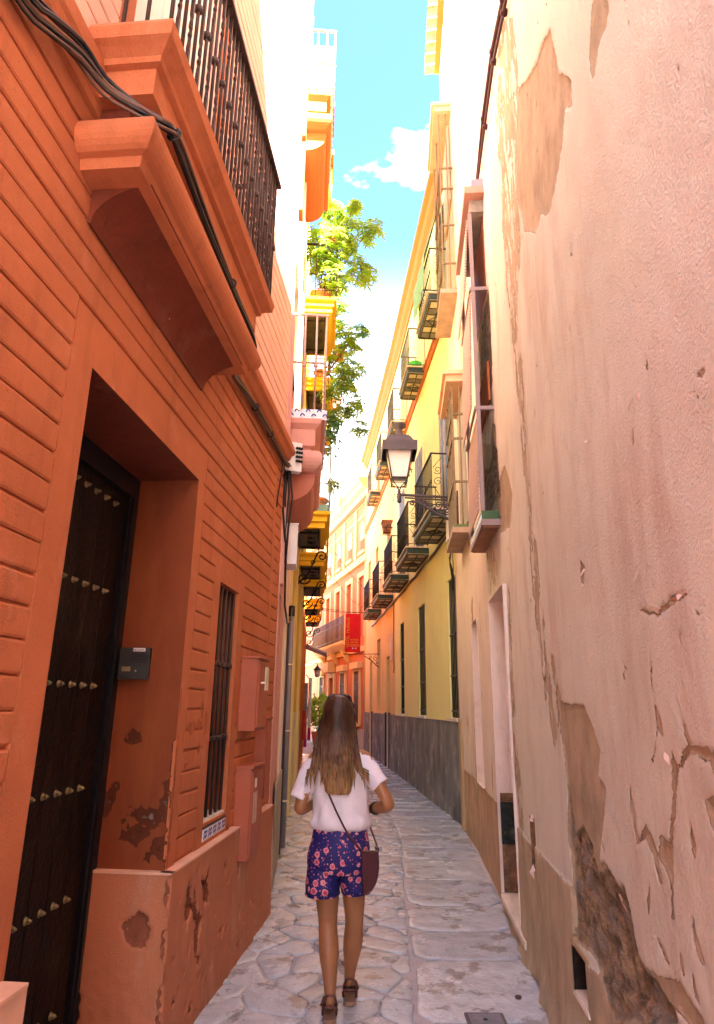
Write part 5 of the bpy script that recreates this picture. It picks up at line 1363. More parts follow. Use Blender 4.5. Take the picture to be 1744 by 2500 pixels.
def clip_poly(poly, px, py, nx, ny):
    outp = []
    for i in range(len(poly)):
        a, c = poly[i], poly[(i + 1) % len(poly)]
        da = (a[0] - px) * nx + (a[1] - py) * ny; dc = (c[0] - px) * nx + (c[1] - py) * ny
        if da <= 0: outp.append(a)
        if da * dc < 0:
            t = da / (da - dc); outp.append((a[0] + (c[0] - a[0]) * t, a[1] + (c[1] - a[1]) * t))
    return outp
rng = random.Random(21)
def stone_mesh(mb, poly, gap, lift, tilt, rough=True):
    cx, cy = sum(p[0] for p in poly) / len(poly), sum(p[1] for p in poly) / len(poly)
    # cut corners a little and roughen edges
    pts = []
    n = len(poly)
    for i in range(n):
        a, c = poly[i], poly[(i + 1) % n]
        ln = math.hypot(c[0] - a[0], c[1] - a[1])
        if ln < .05: pts.append(((a[0] + c[0]) / 2, (a[1] + c[1]) / 2)); continue
        k = 3 if ln > .16 else 2
        for q in range(k):
            t = .14 + .72 * q / (k - 1)
            j = ln * .02
            pts.append((a[0] + (c[0] - a[0]) * t + rng.uniform(-j, j), a[1] + (c[1] - a[1]) * t + rng.uniform(-j, j)))
    def ring(s, z):
        o = []
        for x, y in pts:
            dx, dy = x - cx, y - cy; ln = math.hypot(dx, dy) + 1e-6; k = max(.2, 1 - s / ln)
            X, Y = cx + dx * k, cy + dy * k
            o.append((X, Y, z + lift + (X - cx) * tilt[0] + (Y - cy) * tilt[1]))
        return o
    m = len(pts)
    r0, r1, r2, r3 = ring(gap, -.02 - lift), ring(gap + .002, -.004), ring(gap + .014, .0), ring(gap + .05, .001 + rng.uniform(0, .002))
    vs = r0 + r1 + r2 + r3 + [(cx, cy, lift + .0015)]
    fs = []
    for q in range(3):
        for i in range(m): fs.append((q * m + i, q * m + (i + 1) % m, (q + 1) * m + (i + 1) % m, (q + 1) * m + i))
    for i in range(m): fs.append((3 * m + i, 3 * m + (i + 1) % m, 4 * m))
    mb.smooth = True
    mb.add(vs, fs)
def xline(y): return .12 + .055 * y if y < 9 else .62 - .02 * (y - 9)      # joint between the cobbles and the slab strip
seeds = []
y = 1.7
row = 0
while y < 24:
    st = .31 if y < 9 else .42
    x = xl(y) - .2 + (row % 2) * st * .5
    while x < xline(y) + .3:
        seeds.append((x + rng.uniform(-.42, .42) * st, y + rng.uniform(-.42, .42) * st)); x += st
    y += st * .88; row += 1
stuffm = MB(); cnt = 0
for i, (sx, sy) in enumerate(seeds):
    lo, hi = xl(sy) + .10, xline(sy) - .004
    poly = [(sx - .6, sy - .6), (sx + .6, sy - .6), (sx + .6, sy + .6), (sx - .6, sy + .6)]
    for j, (tx, ty) in enumerate(seeds):
        if i == j or abs(tx - sx) > .95 or abs(ty - sy) > .95: continue
        poly = clip_poly(poly, (sx + tx) / 2, (sy + ty) / 2, tx - sx, ty - sy)
        if len(poly) < 3: break
    if len(poly) < 3: continue
    e = .5
    kl = (xl(sy + e) - xl(sy - e)); kr = xline(sy + e) - xline(sy - e)
    poly = clip_poly(poly, hi, sy, 1, -kr)
    if len(poly) >= 3: poly = clip_poly(poly, lo, sy, -1, kl)
    if len(poly) < 3: continue
    area = abs(sum(poly[k][0] * poly[(k + 1) % len(poly)][1] - poly[(k + 1) % len(poly)][0] * poly[k][1] for k in range(len(poly)))) / 2
    if area < .006: continue
    args = (poly, rng.uniform(.001, .005), rng.uniform(-.006, .005), (rng.uniform(-.022, .022), rng.uniform(-.022, .022)))
    if sy < 11.5:
        mb = MB(); stone_mesh(mb, *args); mb.build('paving_stone', STONE, pav)
    else: stone_mesh(stuffm, *args)
y = 1.5; k = 0
while y < 24:
    ln = rng.uniform(.55, .95)
    a, c = y, y + ln
    poly = [(xline(a) + .008, a), (xr(a) - .13, a + .02), (xr(c) - .13, c + .02), (xline(c) + .008, c)]
    args = (poly, .004, rng.uniform(-.004, .003), (rng.uniform(-.008, .008), rng.uniform(-.01, .01)))
    if y < 11.5:
        mb = MB(); stone_mesh(mb, *args); mb.build('paving_slab', STONE, pav)
    else: stone_mesh(stuffm, *args)
    y = c
stuffm.build('far_paving_stones', STONE, pav, kind='stuff')
# things lying in or on the paving
t = thing('access_cover', 'small square metal access cover set in the slabs at the right foot', 'cover', (.72, 4.13, .004))
f = MB(); f.box(.62, .83, 4.03, 4.19, .0, .008); f.build('frame', IRONGREY, t)
f = MB(); f.box(.638, .812, 4.048, 4.172, .008, .011); f.build('lid', M('grey_cast_lid', (.22, .22, .23), .5, .2, 30, .4, 150), t)
f = MB(); f.lathe((.72, 4.1, .011), [(.012, 0), (.012, .003)], 8); f.build('key_hole', BLACKPL, t)
t = MB(); t.lathe((.965, 4.39, .006), [(.018, 0), (.021, .006), (.016, .011), (.004, .013)], 9)
tag(t.build('bottle_cap', M('dark_crushed_cap', (.09, .05, .045), .5, .3, 30, .3)), 'crushed dark bottle cap lying on the slabs near the right wall', 'bottle cap')
# ------------------------------------------------------------------ street lamp on its bracket
LAMPM = M('mauve_black_iron', (0.075, 0.06, 0.068), 0.5, 0.15, 8, 0.15, metal=.2)
MILK = M('milky_lamp_glass', (0.72, 0.70, 0.68), 0.35, 0.06, 4, 0.0, spec=.5)
A0 = RW(9.38, 0, 4.66)
DX = Vector((-1, -.02, 0)).normalized()
lamp = thing('street_lamp', 'dark iron street lamp lantern on a scrolled wall bracket over the alley', 'street lamp', A0)
def AP(s, z, w=0): return A0 + DX * s + Vector((0, w, z))
b = MB(); b.tube([AP(0, 0), AP(.86, .03)], .022, 8); b.tube([AP(0, -.05), AP(.80, -.015)], .014, 6)
b.tube([AP(0, -.36), AP(.12, -.345), AP(.24, -.30), AP(.38, -.22), AP(.52, -.13), AP(.62, -.075), AP(.70, -.09)], [.028, .027, .025, .022, .020, .017, .012], 8)
br = b.build('bracket', LAMPM, lamp)
Zv = Vector((0, 0, 1))
for (s, z, r0, tr, st) in ((.685, -.10, .055, 1.5, 1.0), (.50, -.085, .045, 1.4, 2.6), (.40, -.13, .045, -1.4, .5), (.29, -.12, .06, 1.5, 1.2), (.27, -.22, .04, -1.3, 2), (.16, -.22, .06, 1.5, 3.4), (.14, -.12, .05, -1.4, .4), (.06, -.16, .05, 1.3, 1.1), (.05, -.28, .045, -1.3, 2.2), (.57, -.07, .03, 1.2, 0)):
    g = MB(); g.tube(scroll(AP(s, z), r0, tr, DX, Zv, 18, .15, st), .0115, 5); g.build('scroll', LAMPM, br)
g = MB()
for s, z in ((.20, -.15), (.35, -.17), (.44, -.11), (.10, -.20)):
    for q in range(5):
        a = q * 1.256
        g.tube([AP(s, z), AP(s + .03 * math.cos(a), z + .03 * math.sin(a), .006)], [.016, .005], 5)
g.build('leaf_ornament', LAMPM, br, kind='stuff')
b = MB(); b.box(A0.x - .10, A0.x - .02, A0.y - .015, A0.y + .015, A0.z - .33, A0.z - .18); b.build('shield', LAMPM, br)
b = MB(); b.box(A0.x - .015, A0.x + .01, A0.y - .05, A0.y + .05, A0.z - .42, A0.z + .1); b.build('wall_plate', LAMPM, br)
LC = AP(.885, 0)
cx, cy, cz = LC.x, LC.y, LC.z
b = MB(); b.lathe((cx, cy, cz - .10), [(.02, 0), (.035, .02), (.03, .05), (.034, .09), (.034, .14), (.022, .17), (.03, .19)], 10); b.build('socket', LAMPM, lamp)
b = MB()
for sx in (-1, 1):
    for sy in (-1, 1):
        b.tube([(cx, cy, cz + .09), (cx + sx * .03, cy + sy * .03, cz + .16), (cx + sx * .085, cy + sy * .085, cz + .20), (cx + sx * .115, cy + sy * .115, cz + .27)], .009, 6)
        b.tube([(cx + sx * .115, cy + sy * .115, cz + .19), (cx + sx * .115, cy + sy * .115, cz + .27)], .008, 5)
b.box(cx - .12, cx + .12, cy - .12, cy - .105, cz + .185, cz + .20); b.box(cx - .12, cx + .12, cy + .105, cy + .12, cz + .185, cz + .20)
b.box(cx - .12, cx - .105, cy - .105, cy + .105, cz + .185, cz + .20); b.box(cx + .105, cx + .12, cy - .105, cy + .105, cz + .185, cz + .20)
b.build('cradle', LAMPM, lamp, kind='stuff')
def sq(h, r): return [(cx - r, cy - r, cz + h), (cx + r, cy - r, cz + h), (cx + r, cy + r, cz + h), (cx - r, cy + r, cz + h)]
zb, zt_, rb_, rt_ = .275, .80, .118, .205
cage_ = MB()
for q in range(4):
    cage_.tube([sq(zb, rb_)[q], sq(zt_, rt_)[q]], .011, 5)
    cage_.tube([sq(zb, rb_)[q], sq(zb, rb_)[(q + 1) % 4]], .011, 5)
lb = cage_.build('lantern_body', LAMPM, lamp)
for q in range(4):
    a, c, d_, e = Vector(sq(zb + .012, rb_ - .006)[q]), Vector(sq(zb + .012, rb_ - .006)[(q + 1) % 4]), Vector(sq(zt_, rt_ - .006)[(q + 1) % 4]), Vector(sq(zt_, rt_ - .006)[q])
    g = MB(); g.quad(a, c, d_, e); g.build('pane', MILK, lb)
b = MB(); b.lathe((cx, cy, cz + .33), [(.02, 0), (.03, .04), (.04, .12), (.03, .2), (.015, .25)], 10); b.build('bulb', MILK, lb)
b = MB()
rings = [sq(.665, .262), sq(.80, .265), sq(.825, .262), sq(.84, .215), sq(.93, .165), sq(.935, .15), sq(.955, .15), sq(.965, .085)]
vs = [p for r_ in rings for p in r_]
b.add(vs, [(k * 4 + i, k * 4 + (i + 1) % 4, (k + 1) * 4 + (i + 1) % 4, (k + 1) * 4 + i) for k in range(7) for i in range(4)]); b.build('hood', LAMPM, lamp)
b = MB(); b.lathe((cx, cy, cz + .96), [(.085, 0), (.075, .05), (.055, .07), (.055, .13), (.065, .15), (.10, .20), (.105, .225), (.09, .235), (.03, .24)], 18); b.build('chimney', LAMPM, lamp)
w = MB()
for k in range(34):
    a = rng.uniform(0, 6.28); r_ = rng.uniform(.02, .12); z0 = cz - .06 + rng.uniform(-.1, .22)
    p = Vector((cx - .07 + r_ * math.cos(a) * .8, cy + r_ * math.sin(a), z0))
    u = Vector((rng.uniform(-1, 1), rng.uniform(-1, 1), rng.uniform(-1, .4))).normalized() * .035; v = u.cross(Vector((.3, .2, 1))).normalized() * .009
    w.add([p, p + u * .5 + v, p + u, p + u * .5 - v], [(0, 1, 2, 3)])
tag(w.build('weed', M('dry_green_leaf', (.16, .17, .05), .7, .3, 20, 0)), 'small weed growing on the lamp bracket under the lantern', 'plant')
# ------------------------------------------------------------------ boxes and pipes on the walls
def wires(name, paths, r, mat, label, cat='cable', group=None):
    c = MB()
    for p in paths: c.tube(p, r, 6)
    return tag(c.build(name, mat), label, cat, group)
t = thing('meter_cabinet', 'white plastic cable box high on the right wall beside the street lamp', 'cable box', RW(9.98, .08, 4.2))
MB().slab(RW, 9.8, 10.08, 0, .13, 4.12, 4.62).build('case', PLASTICW, t); MB().slab(RW, 9.79, 10.09, 0, .14, 4.62, 4.65).build('cap', PLASTICW, t)
for k in range(4): MB().lathe(RW(9.84 + k * .065, .07, 4.03), [(.012, 0), (.022, .02), (.022, .09)], 8).build('gland', BLACKPL, t)
wires('loose_wire', [[RW(9.85 + .05 * k, .06, 4.03), RW(9.9 + .03 * k, .10, 3.75 + .05 * k), RW(10.05, .05, 3.5 + .1 * k), RW(10.09, .03, 3.35)] for k in range(3)] + [[RW(10.09, .03, 4.0), RW(10.1, .03, 2.6)]], .009, CABLE, 'loose wires hanging below the white box and down the corner of the cream house')
t = thing('junction_box', 'white plastic junction box with black plugs under the red string course', 'cable box', (-.62, 6.0, 3.95))
b = MB(); bb = [(-.70, 5.93), (-.545, 5.99)]
b.hexa([(-.70, 5.93, 3.80), (-.55, 5.99, 3.80), (-.58, 6.07, 3.80), (-.73, 6.01, 3.80), (-.70, 5.93, 4.10), (-.55, 5.99, 4.10), (-.58, 6.07, 4.10), (-.73, 6.01, 4.10)]); b.build('case', PLASTICW, t)
for k in range(3):
    for q in range(4):
        MB().lathe((-.60 + k * .022, 5.962 + k * .009, 3.90 + q * .045), [(.012, 0), (.014, .012), (.011, .024)], 8, axis=(.37, -.93, 0)).build('plug', BLACKPL, t)
b = MB(); b.hexa([(-.702, 5.925, 3.96), (-.66, 5.942, 3.96), (-.66, 5.946, 3.96), (-.702, 5.929, 3.96), (-.702, 5.925, 3.965), (-.66, 5.942, 3.965), (-.66, 5.946, 3.965), (-.702, 5.929, 3.965)]); b.build('slot', BLACKPL, t)
t = thing('wall_box', 'narrow white box lower down the corner where the cables drop', 'cable box', LP(6.45, .06, 3.1))
MB().slab(LP, 6.3, 6.62, .02, .14, 2.95, 3.35).build('case', PLASTICW, t); MB().slab(LP, 6.29, 6.63, .02, .15, 3.35, 3.365).build('lid', PLASTICW, t)
# cable bundle on the balcony and along the string course
CB = [(1.2, .03, 3.70), (1.52, .03, 3.76), (1.63, .035, 3.80), (1.79, .05, 3.87), (1.90, .10, 3.83), (1.97, .20, 3.79), (2.0, .285, 3.745), (2.07, .31, 3.765), (2.2, .30, 3.785), (2.62, .275, 3.80), (3.06, .265, 3.80), (3.50, .26, 3.80), (3.64, .25, 3.73), (3.78, .12, 3.70), (3.95, .045, 3.74), (4.23, .03, 3.79), (4.60, .03, 3.82), (5.14, .03, 3.83), (5.76, .03, 3.82), (5.92, .05, 3.83)]
rr = random.Random(5)
for k in range(11):
    pts = []
    ph = rr.uniform(0, 6); am = rr.uniform(.010, .026)
    for i, (y, d, z) in enumerate(CB):
        a = ph + i * .55
        sp = (2.6, 2.6, 2.4, 2.2, 1.8, 1.4, 1.1)[i] if i < 7 else 1.0
        pts.append(LW(y + .004 * math.cos(a * 2), d + .012 + am * .6 * math.cos(a), z + am * sp * math.sin(a)))
    sm = [pts[0]]
    for i in range(len(pts) - 1):
        p0, p1, p2, p3 = pts[max(0, i - 1)], pts[i], pts[i + 1], pts[min(len(pts) - 1, i + 2)]
        for q in (.33, .66, 1.0):
            sm.append(.5 * ((2 * p1) + (p2 - p0) * q + (2 * p0 - 5 * p1 + 4 * p2 - p3) * q * q + (3 * p1 - p0 - 3 * p2 + p3) * q ** 3))
    c = MB(); c.tube(sm, rr.choice((.006, .0075, .009)), 6)
    tag(c.build('bundle_cable', CABLE if k % 4 else M('brown_cable', (.12, .06, .04), .5, .2, 9, 0)), 'black cable in the bundle that sags round the balcony and along the red string course', 'cable', 'cables bundled round the red balcony')
for k, (y, d, z) in enumerate(((2.07, .31, 3.765), (3.06, .265, 3.80), (4.60, .03, 3.82), (5.14, .03, 3.83))):
    c = MB(); c.tube([LW(y, d + .012 + .026 * math.cos(a), z + .030 * math.sin(a)) for a in np.linspace(0, 2 * PI, 12)], .006, 4)
    tag(c.build('cable_tie', CABLE), 'black tie strapped round the cable bundle on the red house', 'cable tie', 'ties on the cable bundle')
wires('drop_cable', [[Vector((-.68, 5.95, 3.85)), Vector((-.665, 6.03, 3.6)), Vector((-.69, 6.05, 3.2)), Vector((-.67, 6.06, 2.9))], [Vector((-.66, 5.97, 3.82)), Vector((-.63, 6.02, 3.55)), Vector((-.66, 6.06, 3.25)), Vector((-.675, 6.06, 2.9))], [Vector((-.69, 6.0, 3.8)), Vector((-.70, 6.03, 3.5)), Vector((-.68, 6.07, 3.3))], [Vector((-.70, 5.95, 3.8)), Vector((-.71, 5.98, 3.4)), Vector((-.675, 6.06, 3.0)), LP(6.7, .03, 2.6), LP(7.4, .04, 2.5), LP(8.1, .06, 2.6), LP(8.45, .06, 2.82)]], .011, CABLE, 'dark cables dropping from the white junction box down the end of the red house')
wires('dangling_wire', [[LW(5.72, .04, 3.80), LW(5.70, .03, 3.62), LW(5.66, .02, 3.45), LW(5.63, .02, 3.33)]], .007, CABLE, 'short loose wire end dangling on the red grooved wall')
t = MB(); t.tube([LP(8.5, .06, 0), LP(8.5, .06, 2.82)], .034, 10)
tp = thing('rain_pipe', 'grey downpipe with a black collar standing at the left wall', 'pipe', LP(8.5, .06, 0))
t.build('pipe', PIPEGREY, tp); MB().lathe(LP(8.5, .06, 2.72), [(.037, 0), (.04, .01), (.04, .13), (.03, .14)], 10).build('collar', BLACKPL, tp)
for z in (.5, 1.3, 2.1): MB().slab(LP, 8.455, 8.545, .0, .10, z, z + .018).build('clip', PALESILL, tp)
wires('thin_pipe', [[LP(8.1, .03, 0), LP(8.1, .03, 2.6)]], .022, M('dark_blue_pipe', (.03, .035, .07), .4, .1, 6, 0), 'dark blue thin pipe on the left wall before the grey downpipe', 'pipe')
# two meter cupboards painted like the red house
def cupboard(name, y0, y1, z0, z1, dep, label, window):
    t = thing(name, label, 'meter box', LW((y0 + y1) / 2, .05, z0), group='meter boxes on the red house')
    MB().bslab(LW, y0, y1, -.01, dep, z0, z1, .006).build('case', REDMET, t)
    MB().slab(LW, y0 - .012, y1 + .012, -.01, dep + .015, z1 + .001, z1 + .016).build('cap', REDMET, t)
    MB().bslab(LW, y0 + .02, y1 - .02, dep, dep + .008, z0 + .02, z1 - .02, .004).build('door_panel', REDMET, t)
    if window:
        MB().bslab(LW, y1 - .13, y1 - .03, dep + .008, dep + .014, z0 + .28, z1 - .05, .003).build('meter_window', M('cream_meter_glass', (.66, .62, .5), .2, .1, 9, 0), t)
        MB().tube([LW(y0 + .09, dep, z0 + .33), LW(y0 + .09, dep + .03, z0 + .33), LW(y0 + .14, dep + .03, z0 + .34)], .008, 5).build('handle', PALESILL, t)
    else:
        MB().slab(LW, y0 + .07, y0 + .13, dep + .008, dep + .0095, z1 - .13, z1 - .07).build('sticker', PLASTICW, t)
        MB().slab(LW, y0 + .05, y0 + .16, dep + .008, dep + .0092, z1 - .36, z1 - .16).build('scratched_label', M('scratched_paper', (.62, .4, .32), .8, .3, 40, .1), t)
cupboard('meter_box', 4.83, 5.17, 1.43, 1.93, .12, 'upper red painted meter box with a pale window on the grooved wall', True)
cupboard('meter_box', 4.86, 5.22, .60, 1.18, .11, 'lower red painted meter box with a torn sticker, set over the plinth', False)
t = thing('side_cover', 'tall thin red cover strip beside the lower meter box', 'cover', LW(5.45, .05, .9))
MB().bslab(LW, 5.36, 5.52, -.01, .09, .92, 1.50, .005).build('case', REDMET, t); MB().slab(LW, 5.35, 5.53, -.01, .10, 1.501, 1.515).build('cap', REDMET, t)
# door intercom on the far jamb
ic = thing('intercom', 'black door intercom with paper strip on the far side of the doorway', 'intercom', (-1.18, 3.58, 1.73))
MB().box(-1.262, -1.103, 3.565, 3.60, 1.728, 1.892).build('case', M('dark_grey_case', (.035, .04, .04), .4, .1, 9, .05), ic)
for k in range(7): MB().box(-1.198, -1.108, 3.562, 3.5645, 1.812 + k * .008, 1.815 + k * .008).build('grille_slot', BLACKPL, ic)
MB().box(-1.243, -1.198, 3.562, 3.5645, 1.768, 1.792).build('button_plate', BRASS, ic)
MB().lathe((-1.17, 3.5645, 1.77), [(.006, 0), (.005, .003)], 8, axis=(0, -1, 0)).build('button', PIPEGREY, ic)
MB().box(-1.192, -1.128, 3.5615, 3.5645, 1.872, 1.890).build('paper_strip', PLASTICW, ic)
def lettering(name, text, size, origin, U, V, mat, parent, ext=.002, align='LEFT', wscale=1.0):
    cu = bpy.data.curves.new(name, 'FONT'); cu.body = text; cu.size = size; cu.extrude = ext; cu.align_x = align
    o = bpy.data.objects.new(name, cu); COL.objects.link(o)
    dg = bpy.context.evaluated_depsgraph_get()
    me = bpy.data.meshes.new_from_object(o.evaluated_get(dg)); bpy.data.objects.remove(o)
    U, V = Vector(U).normalized(), Vector(V).normalized(); Nn = U.cross(V); off = base_of(parent)
    for v in me.vertices:
        v.co = Vector(origin) + U * v.co.x * wscale + V * v.co.y + Nn * v.co.z - off
    me.materials.clear(); me.materials.append(mat)
    r = bpy.data.objects.new(name, me); COL.objects.link(r); r.parent = parent
    return r
lettering('lettering', '681266049', .0125, (-1.190, 3.561, 1.8755), (1, 0, 0), (0, 0, 1), BLACKPL, ic, .0005)
# ------------------------------------------------------------------ hotel banner
bn = thing('hotel_banner', 'red hanging hotel banner with yellow lettering on an iron bracket', 'sign', YW(21.6, .5, 3.4))
BY = 21.6
NB = YW(BY, 1, 0) - YW(BY, 0, 0)
OB = YW(BY, 0, 0)
def BP(s, z, w=0): return OB + NB * s + Vector((0, w, z))
REDB = M('banner_red', (0.62, 0.006, 0.012), .7, .04, 3, 0)
b = MB(); n = 8
s0, s1, z0, z1 = .62, 1.12, 3.30, 4.55
for q in range(n):
    a, c = s0 + (s1 - s0) * q / n, s0 + (s1 - s0) * (q + 1) / n
    e0, e1 = .006 * math.sin(q * 1.3), .006 * math.sin((q + 1) * 1.3)
    b.hexa([BP(a, z0, -.004 + e0), BP(c, z0, -.004 + e1), BP(c, z0, .004 + e1), BP(a, z0, .004 + e0), BP(a, z1, -.004 + e0), BP(c, z1, -.004 + e1), BP(c, z1, .004 + e1), BP(a, z1, .004 + e0)])
b.build('banner_cloth', REDB, bn)
YLET = M('banner_yellow', (.75, .42, .03), .7, .05, 3, 0)
Uo = -NB                       # left to right as read from the alley
lettering('lettering', 'HOTEL  MURILLO', .125, BP(s1 - .13, 3.46, -.016), (0, 0, 1), NB, YLET, bn, .002, wscale=.98)
for i, tx in enumerate(('HOTELES', 'CENTRO', 'HISTORICO')):
    lettering('lettering', tx, .068, BP(s0 + .20, 3.68 - .085 * i, -.016), Uo, (0, 0, 1), YLET, bn, .002, 'CENTER')
MB().slab(lambda y, d, z: BP(d, z, y), -.016, -.012, s0 + .05, s0 + .35, 3.485, 3.492).build('underline', YLET, bn)
for k in (-.045, .045): MB().lathe(BP(s0 + .20 + k, 3.425, -.012), [(.024, 0), (.024, .003)], 12, axis=(0, -1, 0)).build('dot', PLASTICW, bn)
b = MB(); b.tube([BP(0, 4.58), BP(1.35, 4.60)], .014, 6); b.tube([BP(0, 3.26), BP(1.16, 3.24)], .014, 6)
b.tube([BP(0, 2.85), BP(.1, 2.9), BP(.25, 3.05), BP(.5, 3.2)], .016, 6)
for (s, z, r_, tr) in ((.12, 3.12, .09, 1.3), (.28, 3.16, .06, -1.3), (.06, 2.98, .05, 1.2), (.3, 4.72, .08, 1.3), (.12, 4.7, .06, -1.2), (.02, 4.85, .06, 1.2)): b.tube(scroll(BP(s, z), r_, tr, NB, Zv, 14, .2), .009, 5)
b.tube([BP(.35, 4.6), BP(.5, 5.0), BP(.65, 4.62)], .009, 5); b.tube([BP(.5, 5.0), BP(.48, 5.15)], .01, 5)
b.build('bracket', IRON, bn)
# small far lamp on the left, wires over the alley
fl = thing('wall_lantern', 'small lantern on a short arm far down the left wall', 'street lamp', LQ(22.5, 0, 2.9))
p = LQ(22.5, .42, 2.55)
MB().tube([LQ(22.5, 0, 3.0), LQ(22.5, .42, 3.0), LQ(22.5, .42, 2.92)], .015, 6).build('arm', BLUEIRON, fl)
MB().lathe(p, [(.07, 0), (.11, .22)], 4).build('glass', MILK, fl); MB().lathe(p, [(.15, .22), (.12, .26), (.03, .36), (.01, .4)], 4).build('hood', BLUEIRON, fl)
for k, (z0, z1, sg) in enumerate(((5.55, 5.35, .10), (4.95, 5.0, .35))):
    a, c = LO(15.5, .5, z0), YW(23, .1, z1)
    pts = [a.lerp(c, q / 10) - Vector((0, 0, sg * 4 * (q / 10) * (1 - q / 10))) for q in range(11)]
    wires('overhead_wire', [pts], .006, M('thin_brown_wire', (.25, .17, .1), .6, .1, 5, 0), ['nearly straight thin wire strung across the alley before the coral house', 'sagging thin wire strung across the alley before the coral house'][k], 'wire')
# ------------------------------------------------------------------ the woman walking away
def person_mats():
    global SKIN, HAIR, TEE, SHORTS
    SKIN = M('tanned_skin', (0.31, 0.135, 0.055), 0.42, 0.16, 7, 0.12, 90, spec=.45, dark=(0.24, 0.095, 0.04), dscale=5, damt=.4)
    TEE = M('slub_white_cotton', (0.74, 0.69, 0.74), 0.9, 0.05, 22, 0.25, 160)
    m = bpy.data.materials.new('balayage_hair'); m.use_nodes = True
    N, L = m.node_tree.nodes, m.node_tree.links; bs = N['Principled BSDF']
    geo = N.new('ShaderNodeNewGeometry'); sx = N.new('ShaderNodeSeparateXYZ'); L.new(geo.outputs['Position'], sx.inputs[0])
    mp = N.new('ShaderNodeMapping'); mp.inputs['Scale'].default_value = (90, 90, 2.0); L.new(geo.outputs['Position'], mp.inputs['Vector'])
    n = N.new('ShaderNodeTexNoise'); n.inputs['Scale'].default_value = 1; n.inputs['Detail'].default_value = 4; L.new(mp.outputs['Vector'], n.inputs['Vector'])
    n2 = N.new('ShaderNodeTexNoise'); n2.inputs['Scale'].default_value = 9; L.new(geo.outputs['Position'], n2.inputs['Vector'])
    r = N.new('ShaderNodeMapRange'); r.inputs['From Min'].default_value = 1.56; r.inputs['From Max'].default_value = 1.08
    L.new(sx.outputs['Z'], r.inputs['Value'])
    a = N.new('ShaderNodeMath'); a.operation = 'MULTIPLY_ADD'; a.inputs[1].default_value = .9; L.new(n2.outputs['Fac'], a.inputs[0])
    s = N.new('ShaderNodeMath'); s.operation = 'SUBTRACT'; L.new(r.outputs['Result'], s.inputs[0]); s.inputs[1].default_value = .45
    L.new(s.outputs[0], a.inputs[2])
    cr = N.new('ShaderNodeValToRGB'); e = cr.color_ramp.elements
    e[0].position = 0; e[0].color = (.045, .019, .010, 1); e[1].position = 1; e[1].color = (.33, .185, .07, 1); x = e.new(.5); x.color = (.10, .045, .02, 1)
    L.new(a.outputs[0], cr.inputs['Fac'])
    mx = N.new('ShaderNodeMix'); mx.data_type = 'RGBA'; mx.blend_type = 'MULTIPLY'; mx.inputs['Factor'].default_value = .85
    r2 = N.new('ShaderNodeMapRange'); r2.inputs['From Min'].default_value = .3; r2.inputs['From Max'].default_value = .7; r2.inputs['To Min'].default_value = .35; r2.inputs['To Max'].default_value = 1.5
    L.new(n.outputs['Fac'], r2.inputs['Value']); L.new(cr.outputs['Color'], mx.inputs['A']); L.new(r2.outputs['Result'], mx.inputs['B'])
    L.new(mx.outputs['Result'], bs.inputs['Base Color']); bs.inputs['Roughness'].default_value = .38; bs.inputs['Specular IOR Level'].default_value = .25
    bp = N.new('ShaderNodeBump'); bp.inputs['Strength'].default_value = .5; bp.inputs['Distance'].default_value = .006; L.new(n.outputs['Fac'], bp.inputs['Height']); L.new(bp.outputs['Normal'], bs.inputs['Normal'])
    HAIR = m
    m = bpy.data.materials.new('navy_floral_print'); m.use_nodes = True
    N, L = m.node_tree.nodes, m.node_tree.links; bs = N['Principled BSDF']; bs.inputs['Roughness'].default_value = .7
    tc_ = N.new('ShaderNodeTexCoord')
    cur = None
    base = N.new('ShaderNodeRGB'); base.outputs[0].default_value = (.008, .008, .12, 1); cur = base.outputs[0]
    dist = N.new('ShaderNodeTexNoise'); dist.inputs['Scale'].default_value = 60; L.new(tc_.outputs['Object'], dist.inputs['Vector'])
    def layer(cur, scale, off, r_out, rings, leaf=False):
        mp = N.new('ShaderNodeMapping'); mp.inputs['Location'].default_value = off; mp.inputs['Scale'].default_value = (1, .65, 1); L.new(tc_.outputs['Object'], mp.inputs['Vector'])
        v = N.new('ShaderNodeTexVoronoi'); v.inputs['Scale'].default_value = scale; v.inputs['Randomness'].default_value = .8; L.new(mp.outputs['Vector'], v.inputs['Vector'])
        ad = N.new('ShaderNodeMath'); ad.operation = 'MULTIPLY_ADD'; ad.inputs[1].default_value = .22; L.new(dist.outputs['Fac'], ad.inputs[0]); L.new(v.outputs['Distance'], ad.inputs[2])
        cr = N.new('ShaderNodeValToRGB'); cr.color_ramp.interpolation = 'CONSTANT'
        e = cr.color_ramp.elements; e[0].position = 0; e[0].color = rings[0][1]; e[1].position = r_out; e[1].color = (0, 0, 0, 0)
        for p_, c_ in rings[1:]: q = e.new(p_); q.color = c_
        L.new(ad.outputs[0], cr.inputs['Fac'])
        mx = N.new('ShaderNodeMix'); mx.data_type = 'RGBA'
        sel = N.new('ShaderNodeSeparateColor'); L.new(v.outputs['Color'], sel.inputs[0])
        gt = N.new('ShaderNodeMath'); gt.operation = 'GREATER_THAN'; gt.inputs[1].default_value = .25; L.new(sel.outputs[0], gt.inputs[0])
        mu = N.new('ShaderNodeMath'); mu.operation = 'MULTIPLY'; L.new(gt.outputs[0], mu.inputs[0]); L.new(cr.outputs['Alpha'], mu.inputs[1])
        L.new(mu.outputs[0], mx.inputs['Factor']); L.new(cur, mx.inputs['A']); L.new(cr.outputs['Color'], mx.inputs['B'])
        return mx.outputs['Result']
    P1, P2, P3, P4 = (.62, .14, .22, 1), (.35, .03, .10, 1), (.66, .27, .28, 1), (.55, .09, .17, 1)
    cur = layer(cur, 55, (.3, .1, .7), .33, [(0, P3), (.2, P4)])
